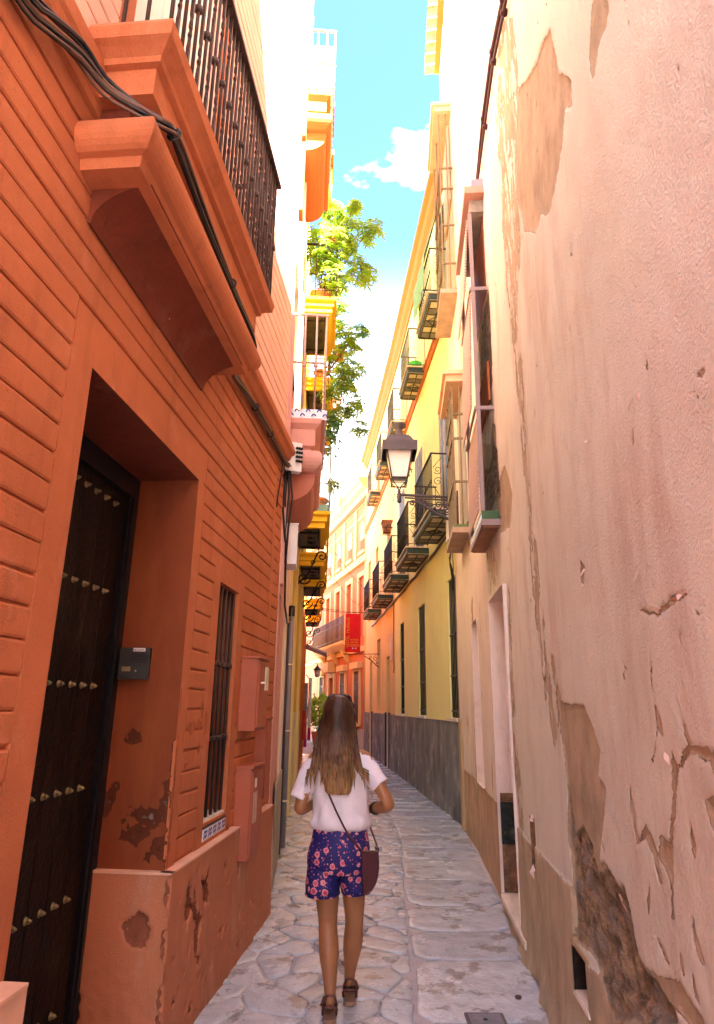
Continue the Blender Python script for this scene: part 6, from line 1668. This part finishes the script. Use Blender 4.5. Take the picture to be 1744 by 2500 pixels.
    cur = layer(cur, 40, (1.3, .6, .2), .27, [(0, P3)])
    cur = layer(cur, 21, (.05, .0, .02), .50, [(0, P1), (.18, P2), (.30, P4), (.40, P3)])
    L.new(cur, bs.inputs['Base Color'])
    SHORTS = m
person_mats()
woman = thing('person', 'woman with long brown hair walking away in white T-shirt and navy floral shorts', 'person', (-.085, 4.2, 0))
# body: one skin over a jointed skeleton
J = {}
def build_body():
    vs, es, rs = [], [], []
    def add(p, r, prev=None):
        vs.append(Vector(p)); rs.append(r if isinstance(r, tuple) else (r, r))
        if prev is not None: es.append((prev, len(vs) - 1))
        return len(vs) - 1
    pel = add((-.082, 4.20, .83), (.115, .095))
    a = add((-.082, 4.195, .95), (.10, .082), pel); a = add((-.08, 4.19, 1.08), (.105, .085), a); ch = add((-.083, 4.19, 1.24), (.125, .088), a)
    uc = add((-.087, 4.195, 1.335), (.085, .065), ch); nk = add((-.090, 4.205, 1.40), (.045, .047), uc); hb = add((-.095, 4.225, 1.475), (.060, .066), nk)
    hm = add((-.097, 4.23, 1.555), (.074, .090), hb); ht = add((-.097, 4.225, 1.625), (.055, .066), hm)
    add((-.097, 4.335, 1.53), .010, hm)                       # nose
    for s, sh, el, wr in ((-1, (-.235, 4.195, 1.315), (-.318, 4.135, 1.02), (-.215, 4.36, 1.04)), (1, (.062, 4.195, 1.315), (.215, 4.12, 1.05), (.085, 4.33, 1.00))):
        s0 = add(Vector((-.087, 4.195, 1.325)).lerp(Vector(sh), .6), (.055, .05), uc)
        s1 = add(sh, .052, s0); m1 = add(Vector(sh).lerp(Vector(el), .5), .044, s1); e = add(el, .040, m1)
        f1 = add(Vector(el).lerp(Vector(wr), .35), .038, e); f2 = add(Vector(el).lerp(Vector(wr), .75), .029, f1); w = add(wr, .024, f2)
        d = (Vector(wr) - Vector(el)).normalized(); up = Vector((0, 0, 1)); side = d.cross(up).normalized()
        pm = add(Vector(wr) + d * .05, (.036, .018), w)
        for k, (o, ln) in enumerate(((-.027, .068), (-.009, .078), (.010, .074), (.027, .058))):
            b0 = add(Vector(wr) + d * .088 + side * o, .0095, pm); b1 = add(Vector(wr) + d * (.088 + ln * .55) + side * o - up * .012, .0088, b0); add(Vector(wr) + d * (.085 + ln * .9) + side * o - up * .036, .0075, b1)
        t0 = add(Vector(wr) + d * .03 + side * (-.036 * s) - up * .012, .0115, w); t1 = add(Vector(wr) + d * .065 + side * (-.056 * s) - up * .024, .0095, t0); add(Vector(wr) + d * .093 + side * (-.052 * s) - up * .036, .008, t1)
    for s, hip, kn, an, hl, toe in ((-1, (-.155, 4.20, .79), (-.134, 4.20, .405), (-.108, 4.11, .085), (-.108, 4.080, .045), (-.118, 4.285, .030)), (1, (.000, 4.21, .79), (.016, 4.26, .405), (-.012, 4.335, .100), (-.010, 4.312, .058), (-.002, 4.51, .034))):
        hj = add(hip, (.088, .088), pel); th = add(Vector(hip).lerp(Vector(kn), .5), (.074, .079), hj); t2 = add(Vector(hip).lerp(Vector(kn), .82), (.058, .062), th); k = add(kn, (.051, .054), t2)
        c = add(Vector(kn).lerp(Vector(an), .30) + Vector((0, -.012, 0)), (.062, .066), k); c2 = add(Vector(kn).lerp(Vector(an), .62), (.044, .047), c); ak = add(an, (.026, .032), c2)
        h_ = add(hl, (.030, .032), ak); b_ = add(Vector(hl).lerp(Vector(toe), .55) + Vector((0, 0, .012)), (.037, .026), ak); add(toe, (.040, .015), b_)
    me = bpy.data.meshes.new('body'); me.from_pydata([tuple(v) for v in vs], es, []); me.update()
    o = bpy.data.objects.new('body', me); COL.objects.link(o)
    sk = o.modifiers.new('skin', 'SKIN'); sk.branch_smoothing = .6; sk.use_smooth_shade = True
    for v, r in zip(me.skin_vertices[0].data, rs): v.radius = r
    me.skin_vertices[0].data[0].use_root = True
    su = o.modifiers.new('sub', 'SUBSURF'); su.levels = 2; su.render_levels = 2
    dg = bpy.context.evaluated_depsgraph_get(); dg.update()
    m2 = bpy.data.meshes.new_from_object(o.evaluated_get(dg)); bpy.data.objects.remove(o)
    for p in m2.polygons: p.use_smooth = True
    off = base_of(woman)
    for v in m2.vertices: v.co -= off
    m2.materials.clear(); m2.materials.append(SKIN)
    b = bpy.data.objects.new('body', m2); COL.objects.link(b); b.parent = woman
    return b
build_body()
def loft(mb, rings, n=28, wr=0.0, seed=0, caps=(False, False), fold=0.0):
    """rings: (cx, cy, cz, rx, ry[, tilt_x, tilt_y])"""
    vs = []
    for r in rings:
        cx, cy, cz, rx, ry = r[:5]; tx, ty = (r[5], r[6]) if len(r) > 6 else (0, 0)
        for k in range(n):
            a = 2 * PI * k / n
            w = 1 + wr * mnoise.noise(Vector((math.cos(a) * 3 + seed, math.sin(a) * 3, cz * 9))) + fold * (math.sin(a * 7 + cz * 14 + seed) + .8 * math.sin(a * 12 - cz * 31 + seed)) * .5
            X, Y = rx * math.cos(a) * w, ry * math.sin(a) * w
            vs.append((cx + X, cy + Y, cz + tx * X + ty * Y))
    m = len(rings); fs = [(i * n + k, i * n + (k + 1) % n, (i + 1) * n + (k + 1) % n, (i + 1) * n + k) for i in range(m - 1) for k in range(n)]
    if caps[0]: fs.append(tuple(range(n - 1, -1, -1)))
    if caps[1]: fs.append(tuple(range((m - 1) * n, m * n)))
    old = mb.smooth; mb.smooth = True; mb.add(vs, fs); mb.smooth = old
    return mb
def interp(rings, sub=4):
    o = []
    for i in range(len(rings) - 1):
        p = [rings[max(0, i - 1)], rings[i], rings[i + 1], rings[min(len(rings) - 1, i + 2)]]
        for q in range(sub):
            t = q / sub
            o.append(tuple(.5 * ((2 * b_) + (c_ - a_) * t + (2 * a_ - 5 * b_ + 4 * c_ - d_) * t * t + (3 * b_ - a_ - 3 * c_ + d_) * t ** 3) for a_, b_, c_, d_ in zip(*p)))
    o.append(tuple(rings[-1]))
    return o
def tubeloft(mb, pts, radii, n=18, wr=.0, seed=0, flat=1.0):
    pts = [Vector(p) for p in pts]; vs = []
    u = None
    for i, p in enumerate(pts):
        t = (pts[min(i + 1, len(pts) - 1)] - pts[max(i - 1, 0)]).normalized()
        if u is None: u = t.cross(Vector((0, 1, 0))).normalized()
        u = (u - t * u.dot(t)).normalized(); w = t.cross(u)
        for k in range(n):
            a = 2 * PI * k / n; q = 1 + wr * mnoise.noise(Vector((math.cos(a) * 2 + seed, math.sin(a) * 2, i * .9)))
            vs.append(p + (u * math.cos(a) + w * math.sin(a) * flat) * radii[i] * q)
    fs = [(i * n + k, i * n + (k + 1) % n, (i + 1) * n + (k + 1) % n, (i + 1) * n + k) for i in range(len(pts) - 1) for k in range(n)]
    old = mb.smooth; mb.smooth = True; mb.add(vs, fs); mb.smooth = old
# T-shirt
tee = MB()
TR = [(-.072, 4.21, .908, .150, .112), (-.070, 4.20, .925, .172, .125), (-.069, 4.195, .955, .176, .128), (-.071, 4.195, 1.0, .168, .120), (-.074, 4.19, 1.08, .162, .113), (-.078, 4.19, 1.17, .168, .115), (-.084, 4.19, 1.245, .180, .114), (-.088, 4.19, 1.30, .178, .098), (-.089, 4.195, 1.338, .145, .082), (-.090, 4.20, 1.362, .105, .068), (-.090, 4.205, 1.378, .075, .060)]
loft(tee, interp(TR, 5), 48, .09, 3, fold=.022)
for sh, mid, end, r0, r1 in (((-.205, 4.195, 1.298), (-.270, 4.185, 1.20), (-.322, 4.160, 1.075), .066, .056), ((.035, 4.195, 1.298), (.100, 4.180, 1.225), (.160, 4.150, 1.155), .066, .054)):
    S, Mi, E = Vector(sh), Vector(mid), Vector(end)
    pts = [S.lerp(Mi, t) for t in (0, .3, .6)] + [Mi.lerp(E, t) for t in (0, .25, .5, .75, .92, 1.0)]
    rad = [r0 * .9, r0, r0] + [r0 * .97 + (r1 - r0 * .97) * t for t in (0, .25, .5, .75, .92, 1.0)]
    pts.append(pts[-1] - (E - Mi) * .06); rad.append(r1 * .90)
    tubeloft(tee, pts, rad, 20, .10, sh[0] * 9)
tee.build('t_shirt', TEE, woman)
# shorts
so = MB()
SR = [(-.073, 4.205, .925, .150, .112), (-.073, 4.205, .918, .157, .118), (-.075, 4.2, .86, .168, .130), (-.079, 4.195, .79, .182, .140), (-.080, 4.20, .73, .184, .138), (-.080, 4.205, .69, .176, .125)]
loft(so, interp(SR, 4), 36, .03, 8)
for c0, c1, r0, r1, sd_ in (((-.166, 4.20, .735), (-.170, 4.190, .577), .096, .100, 1), ((.006, 4.21, .735), (.020, 4.225, .577), .092, .084, 4)):
    A, B_ = Vector(c0), Vector(c1)
    pts = [A.lerp(B_, t) for t in (0, .2, .4, .6, .8, .97, 1.0)] + [B_ + Vector((0, 0, .012))]
    rad = [r0 + (r1 - r0) * t for t in (0, .2, .4, .6, .8, .97, 1.0)] + [r1 * .92]
    tubeloft(so, pts, rad, 26, .07, sd_, 1.12)
so.build('shorts', SHORTS, woman)
# hair: a shell over the head and back, plus locks
hair = MB()
HR = [(-.097, 4.22, 1.668, .012, .014), (-.097, 4.215, 1.660, .045, .055), (-.097, 4.215, 1.632, .074, .088), (-.097, 4.205, 1.585, .092, .104), (-.098, 4.195, 1.53, .097, .100), (-.100, 4.170, 1.47, .106, .080), (-.103, 4.135, 1.40, .118, .062), (-.103, 4.110, 1.33, .118, .050), (-.100, 4.085, 1.26, .104, .040), (-.094, 4.072, 1.19, .085, .030), (-.090, 4.066, 1.135, .074, .020), (-.088, 4.064, 1.115, .060, .010)]
loft(hair, interp(HR, 4), 40, .05, 12, caps=(False, True), fold=.025)
rg = random.Random(9)
for k in range(120):
    u = rg.uniform(-1, 1)
    x0 = -.097 + u * .088; y0 = 4.215 - .085 * math.sqrt(max(0, 1 - u * u)) + .01
    x1 = -.102 + u * rg.uniform(.10, .135); x2 = -.092 + u * rg.uniform(.075, .135) + rg.uniform(-.012, .012)
    zb_ = 1.125 + rg.uniform(-.02, .06) + abs(u) ** 3 * .09
    if abs(u) > .86: x2 = -.09 + u * rg.uniform(.14, .20); zb_ = rg.uniform(1.14, 1.23)
    pts = [(x0, y0 + .02, 1.60), (x0 * .5 + x1 * .5 - .0, y0 - .018, 1.50), (x1, 4.125 - .028 * (1 - u * u) - rg.uniform(0, .02), 1.38), (x1 * .6 + x2 * .4, 4.068 - .02 * (1 - u * u) - rg.uniform(0, .015), 1.26), (x2, 4.055 - rg.uniform(0, .012), (1.26 + zb_) / 2), (x2 + rg.uniform(-.008, .008), 4.056, zb_)]
    w = rg.uniform(.004, .009)
    hair.tube(pts, [w * .6, w, w * 1.1, w, w * .8, w * .15], 5)
hair.build('hair', HAIR, woman)
f = MB()
for s in (-1, 1): f.lathe((-.097 + s * .033, 4.300, 1.555), [(.002, -.012), (.011, -.006), (.013, 0), (.011, .006), (.002, .012)], 10)
f.build('eyes', PLASTICW, woman)
f = MB(); f.tube([(-.122, 4.309, 1.492), (-.097, 4.320, 1.489), (-.072, 4.309, 1.492)], [.003, .008, .003], 6); f.build('mouth', M('lip_pink', (.45, .14, .12), .5, .05, 9, 0), woman)
# watch band on the right forearm, sandals
f = MB(); EL, WR = Vector((.215, 4.12, 1.05)), Vector((.085, 4.33, 1.00)); cc = EL.lerp(WR, .62); dd_ = (WR - EL).normalized()
f.lathe(cc - dd_ * .011, [(.034, 0), (.037, .002), (.037, .020), (.034, .022)], 18, axis=dd_); f.build('watch_band', BLACKPL, woman)
SOLE = M('tan_sandal_sole', (.28, .17, .11), .8, .1, 20, .1); STRAP = M('maroon_sandal_strap', (.13, .05, .04), .5, .15, 20, .1)
for hx, hy, tx, ty, z0, lift in ((-.110, 4.052, -.124, 4.318, .0, .0), (-.008, 4.272, .002, 4.54, .002, .0)):
    s_ = MB(); out_ = [(-.034, 0.0), (-.036, .04), (-.032, .10), (-.042, .19), (-.040, .24), (-.015, .268), (.020, .266), (.040, .24), (.042, .19), (.032, .10), (.036, .04), (.034, 0), (.015, -.012), (-.015, -.012)]
    d = Vector((tx - hx, ty - hy, 0)).normalized(); sd_ = Vector((d.y, -d.x, 0))
    def SP(a, l, z): return Vector((hx, hy, z)) + d * l + sd_ * a
    m_ = len(out_)
    s_.add([SP(a, l, z0) for a, l in out_] + [SP(a, l, z0 + .020) for a, l in out_], [tuple(range(m_ - 1, -1, -1)), tuple(range(m_, 2 * m_))] + [(i, (i + 1) % m_, m_ + (i + 1) % m_, m_ + i) for i in range(m_)])
    s_.build('sandal_sole', SOLE, woman)
    t_ = MB()
    t_.tube([SP(-.036, .06, z0 + .02), SP(-.038, .02, z0 + .055), SP(-.026, -.006, z0 + .075), SP(0, -.014, z0 + .080), SP(.026, -.006, z0 + .075), SP(.038, .02, z0 + .055), SP(.036, .06, z0 + .02)], .007, 6)
    t_.tube([SP(-.042, .17, z0 + .02), SP(-.03, .165, z0 + .058), SP(0, .162, z0 + .072), SP(.03, .165, z0 + .058), SP(.042, .17, z0 + .02)], .009, 6)
    t_.tube([SP(-.038, .05, z0 + .03), SP(-.035, .03, z0 + .085), SP(-.02, .005, z0 + .125), SP(.0, -.004, z0 + .13), SP(.02, .005, z0 + .125), SP(.035, .03, z0 + .085), SP(.038, .05, z0 + .03)], .005, 5)
    t_.build('sandal_strap', STRAP, woman)
# sunglasses pushed up into the hair
sg = thing('sunglasses', 'dark maroon sunglasses pushed up on top of the walking woman\'s head', 'sunglasses', (-.097, 4.25, 1.63))
SGM = M('maroon_sunglass_frame', (.05, .010, .015), .25, .1, 9, 0)
g = MB()
g.tube([(-.170, 4.255, 1.640), (-.166, 4.27, 1.658), (-.135, 4.275, 1.668), (-.097, 4.28, 1.671), (-.059, 4.275, 1.668), (-.028, 4.27, 1.658), (-.024, 4.255, 1.640)], .0075, 6)
for s in (-1, 1): g.tube([(-.097 + s * .073, 4.255, 1.640), (-.097 + s * .085, 4.235, 1.618), (-.097 + s * .092, 4.215, 1.598)], .005, 6)
g.build('frame', SGM, sg)
for s in (-1, 1):
    l_ = MB(); l_.lathe((-.097 + s * .042, 4.286, 1.650), [(.034, 0), (.034, .004), (.02, .007)], 16, axis=(s * .15, .6, .55)); l_.build('lens', GLASSD, sg)
# cross-body bag
bag = thing('shoulder_bag', 'small dark maroon leather cross-body bag at the woman\'s right hip', 'bag', (.10, 4.13, .70))
LEA = M('maroon_leather', (.075, .022, .028), .45, .15, 18, .25, 140)
bo_ = [(.050, .812), (.149, .806), (.152, .76), (.152, .72), (.147, .68), (.135, .645), (.115, .615), (.09, .596), (.07, .592), (.058, .60), (.054, .66), (.051, .74)]
b = MB(); b.smooth = False
def BGP(x, z, d): return (x, 4.075 + d + (x - .05) * .35, z)
cxb, czb = .102, .71
rings = [(.0, .90), (-.006, .97), (.0, 1.0)]
lay = [(0.004, .88), (.0, .95), (.010, 1.0), (.050, 1.0), (.060, .95), (.056, .88)]
vs = []
for d, s in lay: vs += [BGP(cxb + (x - cxb) * s, czb + (z - czb) * s, d) for x, z in bo_]
m_ = len(bo_)
b.add(vs, [(k * m_ + i, k * m_ + (i + 1) % m_, (k + 1) * m_ + (i + 1) % m_, (k + 1) * m_ + i) for k in range(5) for i in range(m_)] + [tuple(range(m_ - 1, -1, -1)), tuple(range(5 * m_, 6 * m_))])
b.build('pouch', LEA, bag)
b = MB(); b.tube([BGP(.052, .816, .02), BGP(.10, .814, .018), BGP(.148, .810, .02)], .004, 5); b.build('zip', BRASS, bag)
b = MB(); b.lathe(BGP(.138, .822, .03), [(.004, 0), (.012, .006), (.012, .014), (.004, .018)], 8, axis=(0, 1, .2)); b.build('ring', IRONGREY, bag)
b = MB()
sp_ = [(-.245, 4.20, 1.362), (-.235, 4.115, 1.325), (-.205, 4.072, 1.262), (-.170, 4.066, 1.19), (-.140, 4.068, 1.11), (-.100, 4.070, 1.03), (-.060, 4.062, .96), (-.035, 4.066, .918), (-.010, 4.075, .885), (.030, 4.08, .84), (.052, 4.088, .815)]
b.tube(sp_, .0055, 6); b.build('strap', LEA, bag)
b = MB(); b.tube([(-.245, 4.20, 1.362), (-.20, 4.30, 1.28), (-.02, 4.325, 1.05), (.10, 4.28, .92), (.15, 4.15, .81)], .0055, 6); b.build('strap', LEA, bag)
# ------------------------------------------------------------------ plants on the ochre balconies
LEAF1 = M('lime_green_leaf', (0.36, 0.50, 0.05), 0.5, 0.4, 5, 0.0, leaf=True)
LEAF2 = M('dark_green_leaf', (0.28, 0.45, 0.06), 0.5, 0.4, 5, 0.0, leaf=True)
LEAF3 = M('blue_green_leaf', (0.16, 0.36, 0.18), 0.5, 0.35, 5, 0.0, leaf=True)
BARK = M('grey_brown_bark', (0.14, 0.10, 0.06), 0.9, 0.2, 12, .3)
pr = random.Random(17)
def leaf(mb, p, d, ln, w, up):
    d = d.normalized(); s = d.cross(up).normalized() * w
    n = s.cross(d).normalized()
    mb.add([p, p + d * ln * .35 + s - n * ln * .02, p + d * ln * .75 + s * .8 - n * ln * .10, p + d * ln - n * ln * .22, p + d * ln * .75 - s * .8 - n * ln * .10, p + d * ln * .35 - s - n * ln * .02, p + d * ln * .5 - n * ln * .08], [(0, 1, 6, 5), (1, 2, 3, 6), (6, 3, 4, 5)])
def whorl(mb, p, size, axis):
    axis = axis.normalized(); X = axis.orthogonal().normalized(); Y = axis.cross(X)
    n = pr.randint(6, 8)
    for k in range(n):
        a = 2 * PI * k / n + pr.uniform(-.15, .15)
        d = X * math.cos(a) + Y * math.sin(a) + axis * pr.uniform(-.25, .15)
        leaf(mb, Vector(p), d, size * pr.uniform(.75, 1.1), size * .14, axis)
def schefflera(name, label, root, blobs, size, mats, group, pot=None, trunk=True):
    t = thing(name, label, 'plant', root, group=group)
    mbs = [MB() for _ in mats]
    tw = MB()
    root = Vector(root)
    for (c, r, num) in blobs:
        c = Vector(c)
        tw.tube([root + Vector((0, 0, .05)), root.lerp(c, .45) + Vector((pr.uniform(-.06, .06), pr.uniform(-.06, .06), .10)), c], [.016, .011, .006], 5)
        for k in range(int(num * 2.4)):
            while True:
                q = Vector((pr.uniform(-1, 1), pr.uniform(-1, 1), pr.uniform(-1, 1)))
                if q.length <= 1: break
            p = c + Vector((q.x * r[0], q.y * r[1], q.z * r[2]))
            i = pr.choices(range(len(mats)), [3, 1, 1][:len(mats)])[0]
            whorl(mbs[i], p, size * pr.uniform(.7, 1.15), Vector((q.x * .6, q.y * .6, .9 + .3 * q.z)))
            if k % 2 == 0: tw.tube([c, p], [.004, .0025], 4)
    tw.build('branches', BARK, t)
    for i, m_ in enumerate(mbs):
        if m_.v: m_.build('leaves', mats[i], t)
    return t
def pot(name, label, c, r, h, ring=True, group='terracotta pots on the ochre balconies'):
    t = thing(name, label, 'flower pot', c, group=group)
    MB().lathe(c, [(r * .6, 0), (r * .95, h * .75), (r * .98, h * .8), (r * 1.12, h * .81), (r * 1.12, h), (r * .98, h), (r * .9, h * .9)], 18).build('pot', TERRA, t)
    MB().lathe((c[0], c[1], c[2] + h * .88), [(r * .9, 0), (r * .9, .01)], 14).build('soil', M('dry_soil', (.08, .05, .03), .95, .3, 20, .3), t)
    if ring:
        g = MB(); g.tube([(c[0] + r * 1.08 * math.cos(a), c[1] + r * 1.08 * math.sin(a), c[2] + h * .72) for a in np.linspace(0, 2 * PI, 18)], .010, 5); g.tube([(c[0] + r * .3, c[1] - r * .98, c[2] + h * .72), (c[0] + r * .3, c[1] - r * .8, c[2] + h * .1)], .01, 5); g.build('ring_holder', IRONGREY, t)
    return t
zt1 = 8.2
a = LO(9.75, .30, zt1)
schefflera('potted_schefflera', 'big umbrella plant in a pot on the top ochre balcony, branches out over the alley', (a.x, a.y, zt1 + .2),
    [((-0.12, 9.45, 10.11), (0.16, 0.16, 0.14), 7), ((0.16, 9.80, 9.87), (0.26, 0.26, 0.23), 14), ((-0.47, 9.65, 10.15), (0.22, 0.22, 0.20), 11), ((-0.57, 9.50, 9.28), (0.43, 0.43, 0.39), 34), ((-0.33, 9.85, 9.90), (0.34, 0.34, 0.31), 22), ((0.03, 9.70, 8.93), (0.27, 0.27, 0.24), 15), ((-0.43, 9.55, 8.69), (0.32, 0.32, 0.29), 20), ((-0.78, 9.90, 9.69), (0.22, 0.22, 0.20), 11), ((-0.15, 9.75, 9.49), (0.18, 0.18, 0.16), 8), ((-0.71, 9.60, 9.02), (0.25, 0.25, 0.23), 13)], .135, [LEAF1, LEAF2], 'umbrella plants over the alley')
pot('flower_pot', 'wide dark terracotta pot of the big umbrella plant behind the balcony rail', (a.x, a.y, zt1), .17, .28, False)
c_ = LO(9.55, .52, 9.35)
pot('flower_pot', 'terracotta pot in an iron ring at the rail top, with a spiky plant', tuple(c_), .12, .26)
sp = thing('spiky_plant', 'spiky pale green plant growing from the ringed pot at the balcony rail', 'plant', tuple(c_ + Vector((0, 0, .24))))
m_ = MB()
for k in range(34):
    an = pr.uniform(0, 6.28); el = pr.uniform(.5, 1.5); ln = pr.uniform(.25, .5)
    d = Vector((math.cos(an) * math.cos(el), math.sin(an) * math.cos(el), math.sin(el)))
    leaf(m_, c_ + Vector((0, 0, .23)), d, ln, .012, Vector((0.1, .2, 1)).cross(d).cross(d) if False else Vector((math.sin(an), -math.cos(an), .3)))
m_.build('leaves', LEAF1, sp)
b_ = LO(11.9, .45, 8.2)
schefflera('hanging_schefflera', 'trailing umbrella plant hanging low from the second ochre balcony', (b_.x, b_.y, 8.1),
    [((-0.47, 11.35, 9.67), (0.25, 0.25, 0.23), 13), ((-0.46, 11.70, 9.45), (0.27, 0.27, 0.24), 15), ((-0.26, 11.55, 8.82), (0.31, 0.31, 0.28), 19), ((0.08, 11.40, 8.82), (0.15, 0.15, 0.14), 6), ((-0.18, 11.75, 8.62), (0.21, 0.21, 0.19), 10), ((-0.17, 11.60, 7.99), (0.33, 0.33, 0.30), 21), ((-0.31, 11.45, 7.70), (0.32, 0.32, 0.29), 20), ((-0.08, 11.80, 7.38), (0.23, 0.23, 0.21), 11), ((-0.23, 11.65, 7.14), (0.18, 0.18, 0.16), 8), ((0.00, 11.50, 6.75), (0.20, 0.20, 0.18), 9), ((-0.45, 11.35, 6.92), (0.20, 0.20, 0.18), 9), ((-0.51, 11.70, 8.49), (0.18, 0.18, 0.16), 8), ((-0.61, 11.55, 7.49), (0.18, 0.18, 0.16), 8)], .135, [LEAF1, LEAF3], 'umbrella plants over the alley')
def trailing(name, label, anchor, n, length, spread, size, mat_):
    t = thing(name, label, 'plant', anchor)
    m_ = MB(); tw = MB(); A = Vector(anchor)
    for k in range(n):
        p = A + Vector((pr.uniform(-spread, spread), pr.uniform(-spread, spread), pr.uniform(-.03, .06))); L_ = length * pr.uniform(.45, 1); st = int(L_ / (size * .55)) + 1
        pts = [p + Vector((.05 * math.sin(i * .7 + k), .04 * math.cos(i * .9 + k), -L_ * i / st)) for i in range(st + 1)]
        if len(pts) > 1: tw.tube(pts, .003, 4)
        for q in pts:
            for s in range(2):
                d = Vector((pr.uniform(-1, 1), pr.uniform(-1, 1), pr.uniform(-.9, .2))); leaf(m_, q, d, size * pr.uniform(.7, 1.1), size * .36, Vector((.1, -.6, .8)))
    tw.build('stems', BARK, t); m_.build('leaves', mat_, t)
v = LO(11.3, .5, 6.95)
trailing('ivy', 'clump of round-leaved ivy hanging below the tiled balcony level', tuple(v + Vector((.08, 0, -.1))), 16, .75, .14, .085, LEAF3)
v = LO(12.0, .62, 7.9)
trailing('trailing_vine', 'thin trailing vine hanging from the upper ochre balcony', tuple(v), 8, .9, .2, .05, LEAF3)
v = LO(10.9, .60, 5.35)
t = thing('spider_plant', 'arching spider plant spilling over the lower ochre balcony rail', 'plant', tuple(v))
m_ = MB()
for k in range(70):
    an = pr.uniform(0, 6.28); p = v + Vector((pr.uniform(-.08, .08), pr.uniform(-.2, .2), 0)); ln = pr.uniform(.25, .55)
    d0 = Vector((math.cos(an), math.sin(an), 1.2)).normalized(); w = Vector((-math.sin(an), math.cos(an), 0)) * .012
    pts = [p + Vector((d0.x * ln * s * .8, d0.y * ln * s * .8, ln * (1.1 * s - 1.9 * s * s))) for s in (0, .25, .5, .75, 1)]
    vs = []
    for i, q in enumerate(pts): vs += [q - w * (1 - i * .22), q + w * (1 - i * .22)]
    m_.add(vs, [(2 * i, 2 * i + 1, 2 * i + 3, 2 * i + 2) for i in range(4)])
m_.build('leaves', M('pale_strap_leaf', (.28, .36, .06), .5, .3, 9, 0, leaf=True), t)
trough(LO, 12.1, .68, 8.55, 'wooden-brown trough hung outside the upper ochre balcony'); trough(LO, 14.4, .66, 8.5, 'small orange trough hung farther along the upper ochre balconies')
pot('flower_pot', 'terracotta pot on the lower ochre balcony behind the rail', tuple(LO(9.9, .36, 4.48)), .14, .3, False)
pot('flower_pot', 'red pot standing on the floor of the second top ochre balcony', tuple(LO(12.5, .3, 8.2)), .14, .28, False)
# hedge in front of the coral house
hg = thing('hedge_bush', 'bright green bush standing before the door of the coral house', 'bush', (-1.55, 30.2, 0))
m1, m2 = MB(), MB()
for k in range(900):
    while True:
        q = Vector((pr.uniform(-1, 1), pr.uniform(-1, 1), pr.uniform(-1, 1)))
        if .5 < q.length <= 1: break
    p = Vector((-1.55 + q.x * .62, 30.2 + q.y * .55, 1.35 + q.z * .75 + .12 * math.sin(q.x * 9)))
    leaf(m1 if pr.random() < .65 else m2, p, Vector((pr.uniform(-1, 1), pr.uniform(-1, 1), pr.uniform(-.3, 1))), .14, .045, Vector((.2, -.7, .7)))
m1.build('leaves', LEAF1, hg); m2.build('leaves', LEAF2, hg)
MB().tube([(-1.55, 30.2, .5), (-1.55, 30.2, 1.4)], [.05, .03], 6).build('trunk', BARK, hg); MB().lathe((-1.55, 30.2, 0), [(.25, 0), (.34, .5), (.36, .55), (.3, .55)], 14).build('planter', TERRA, hg)
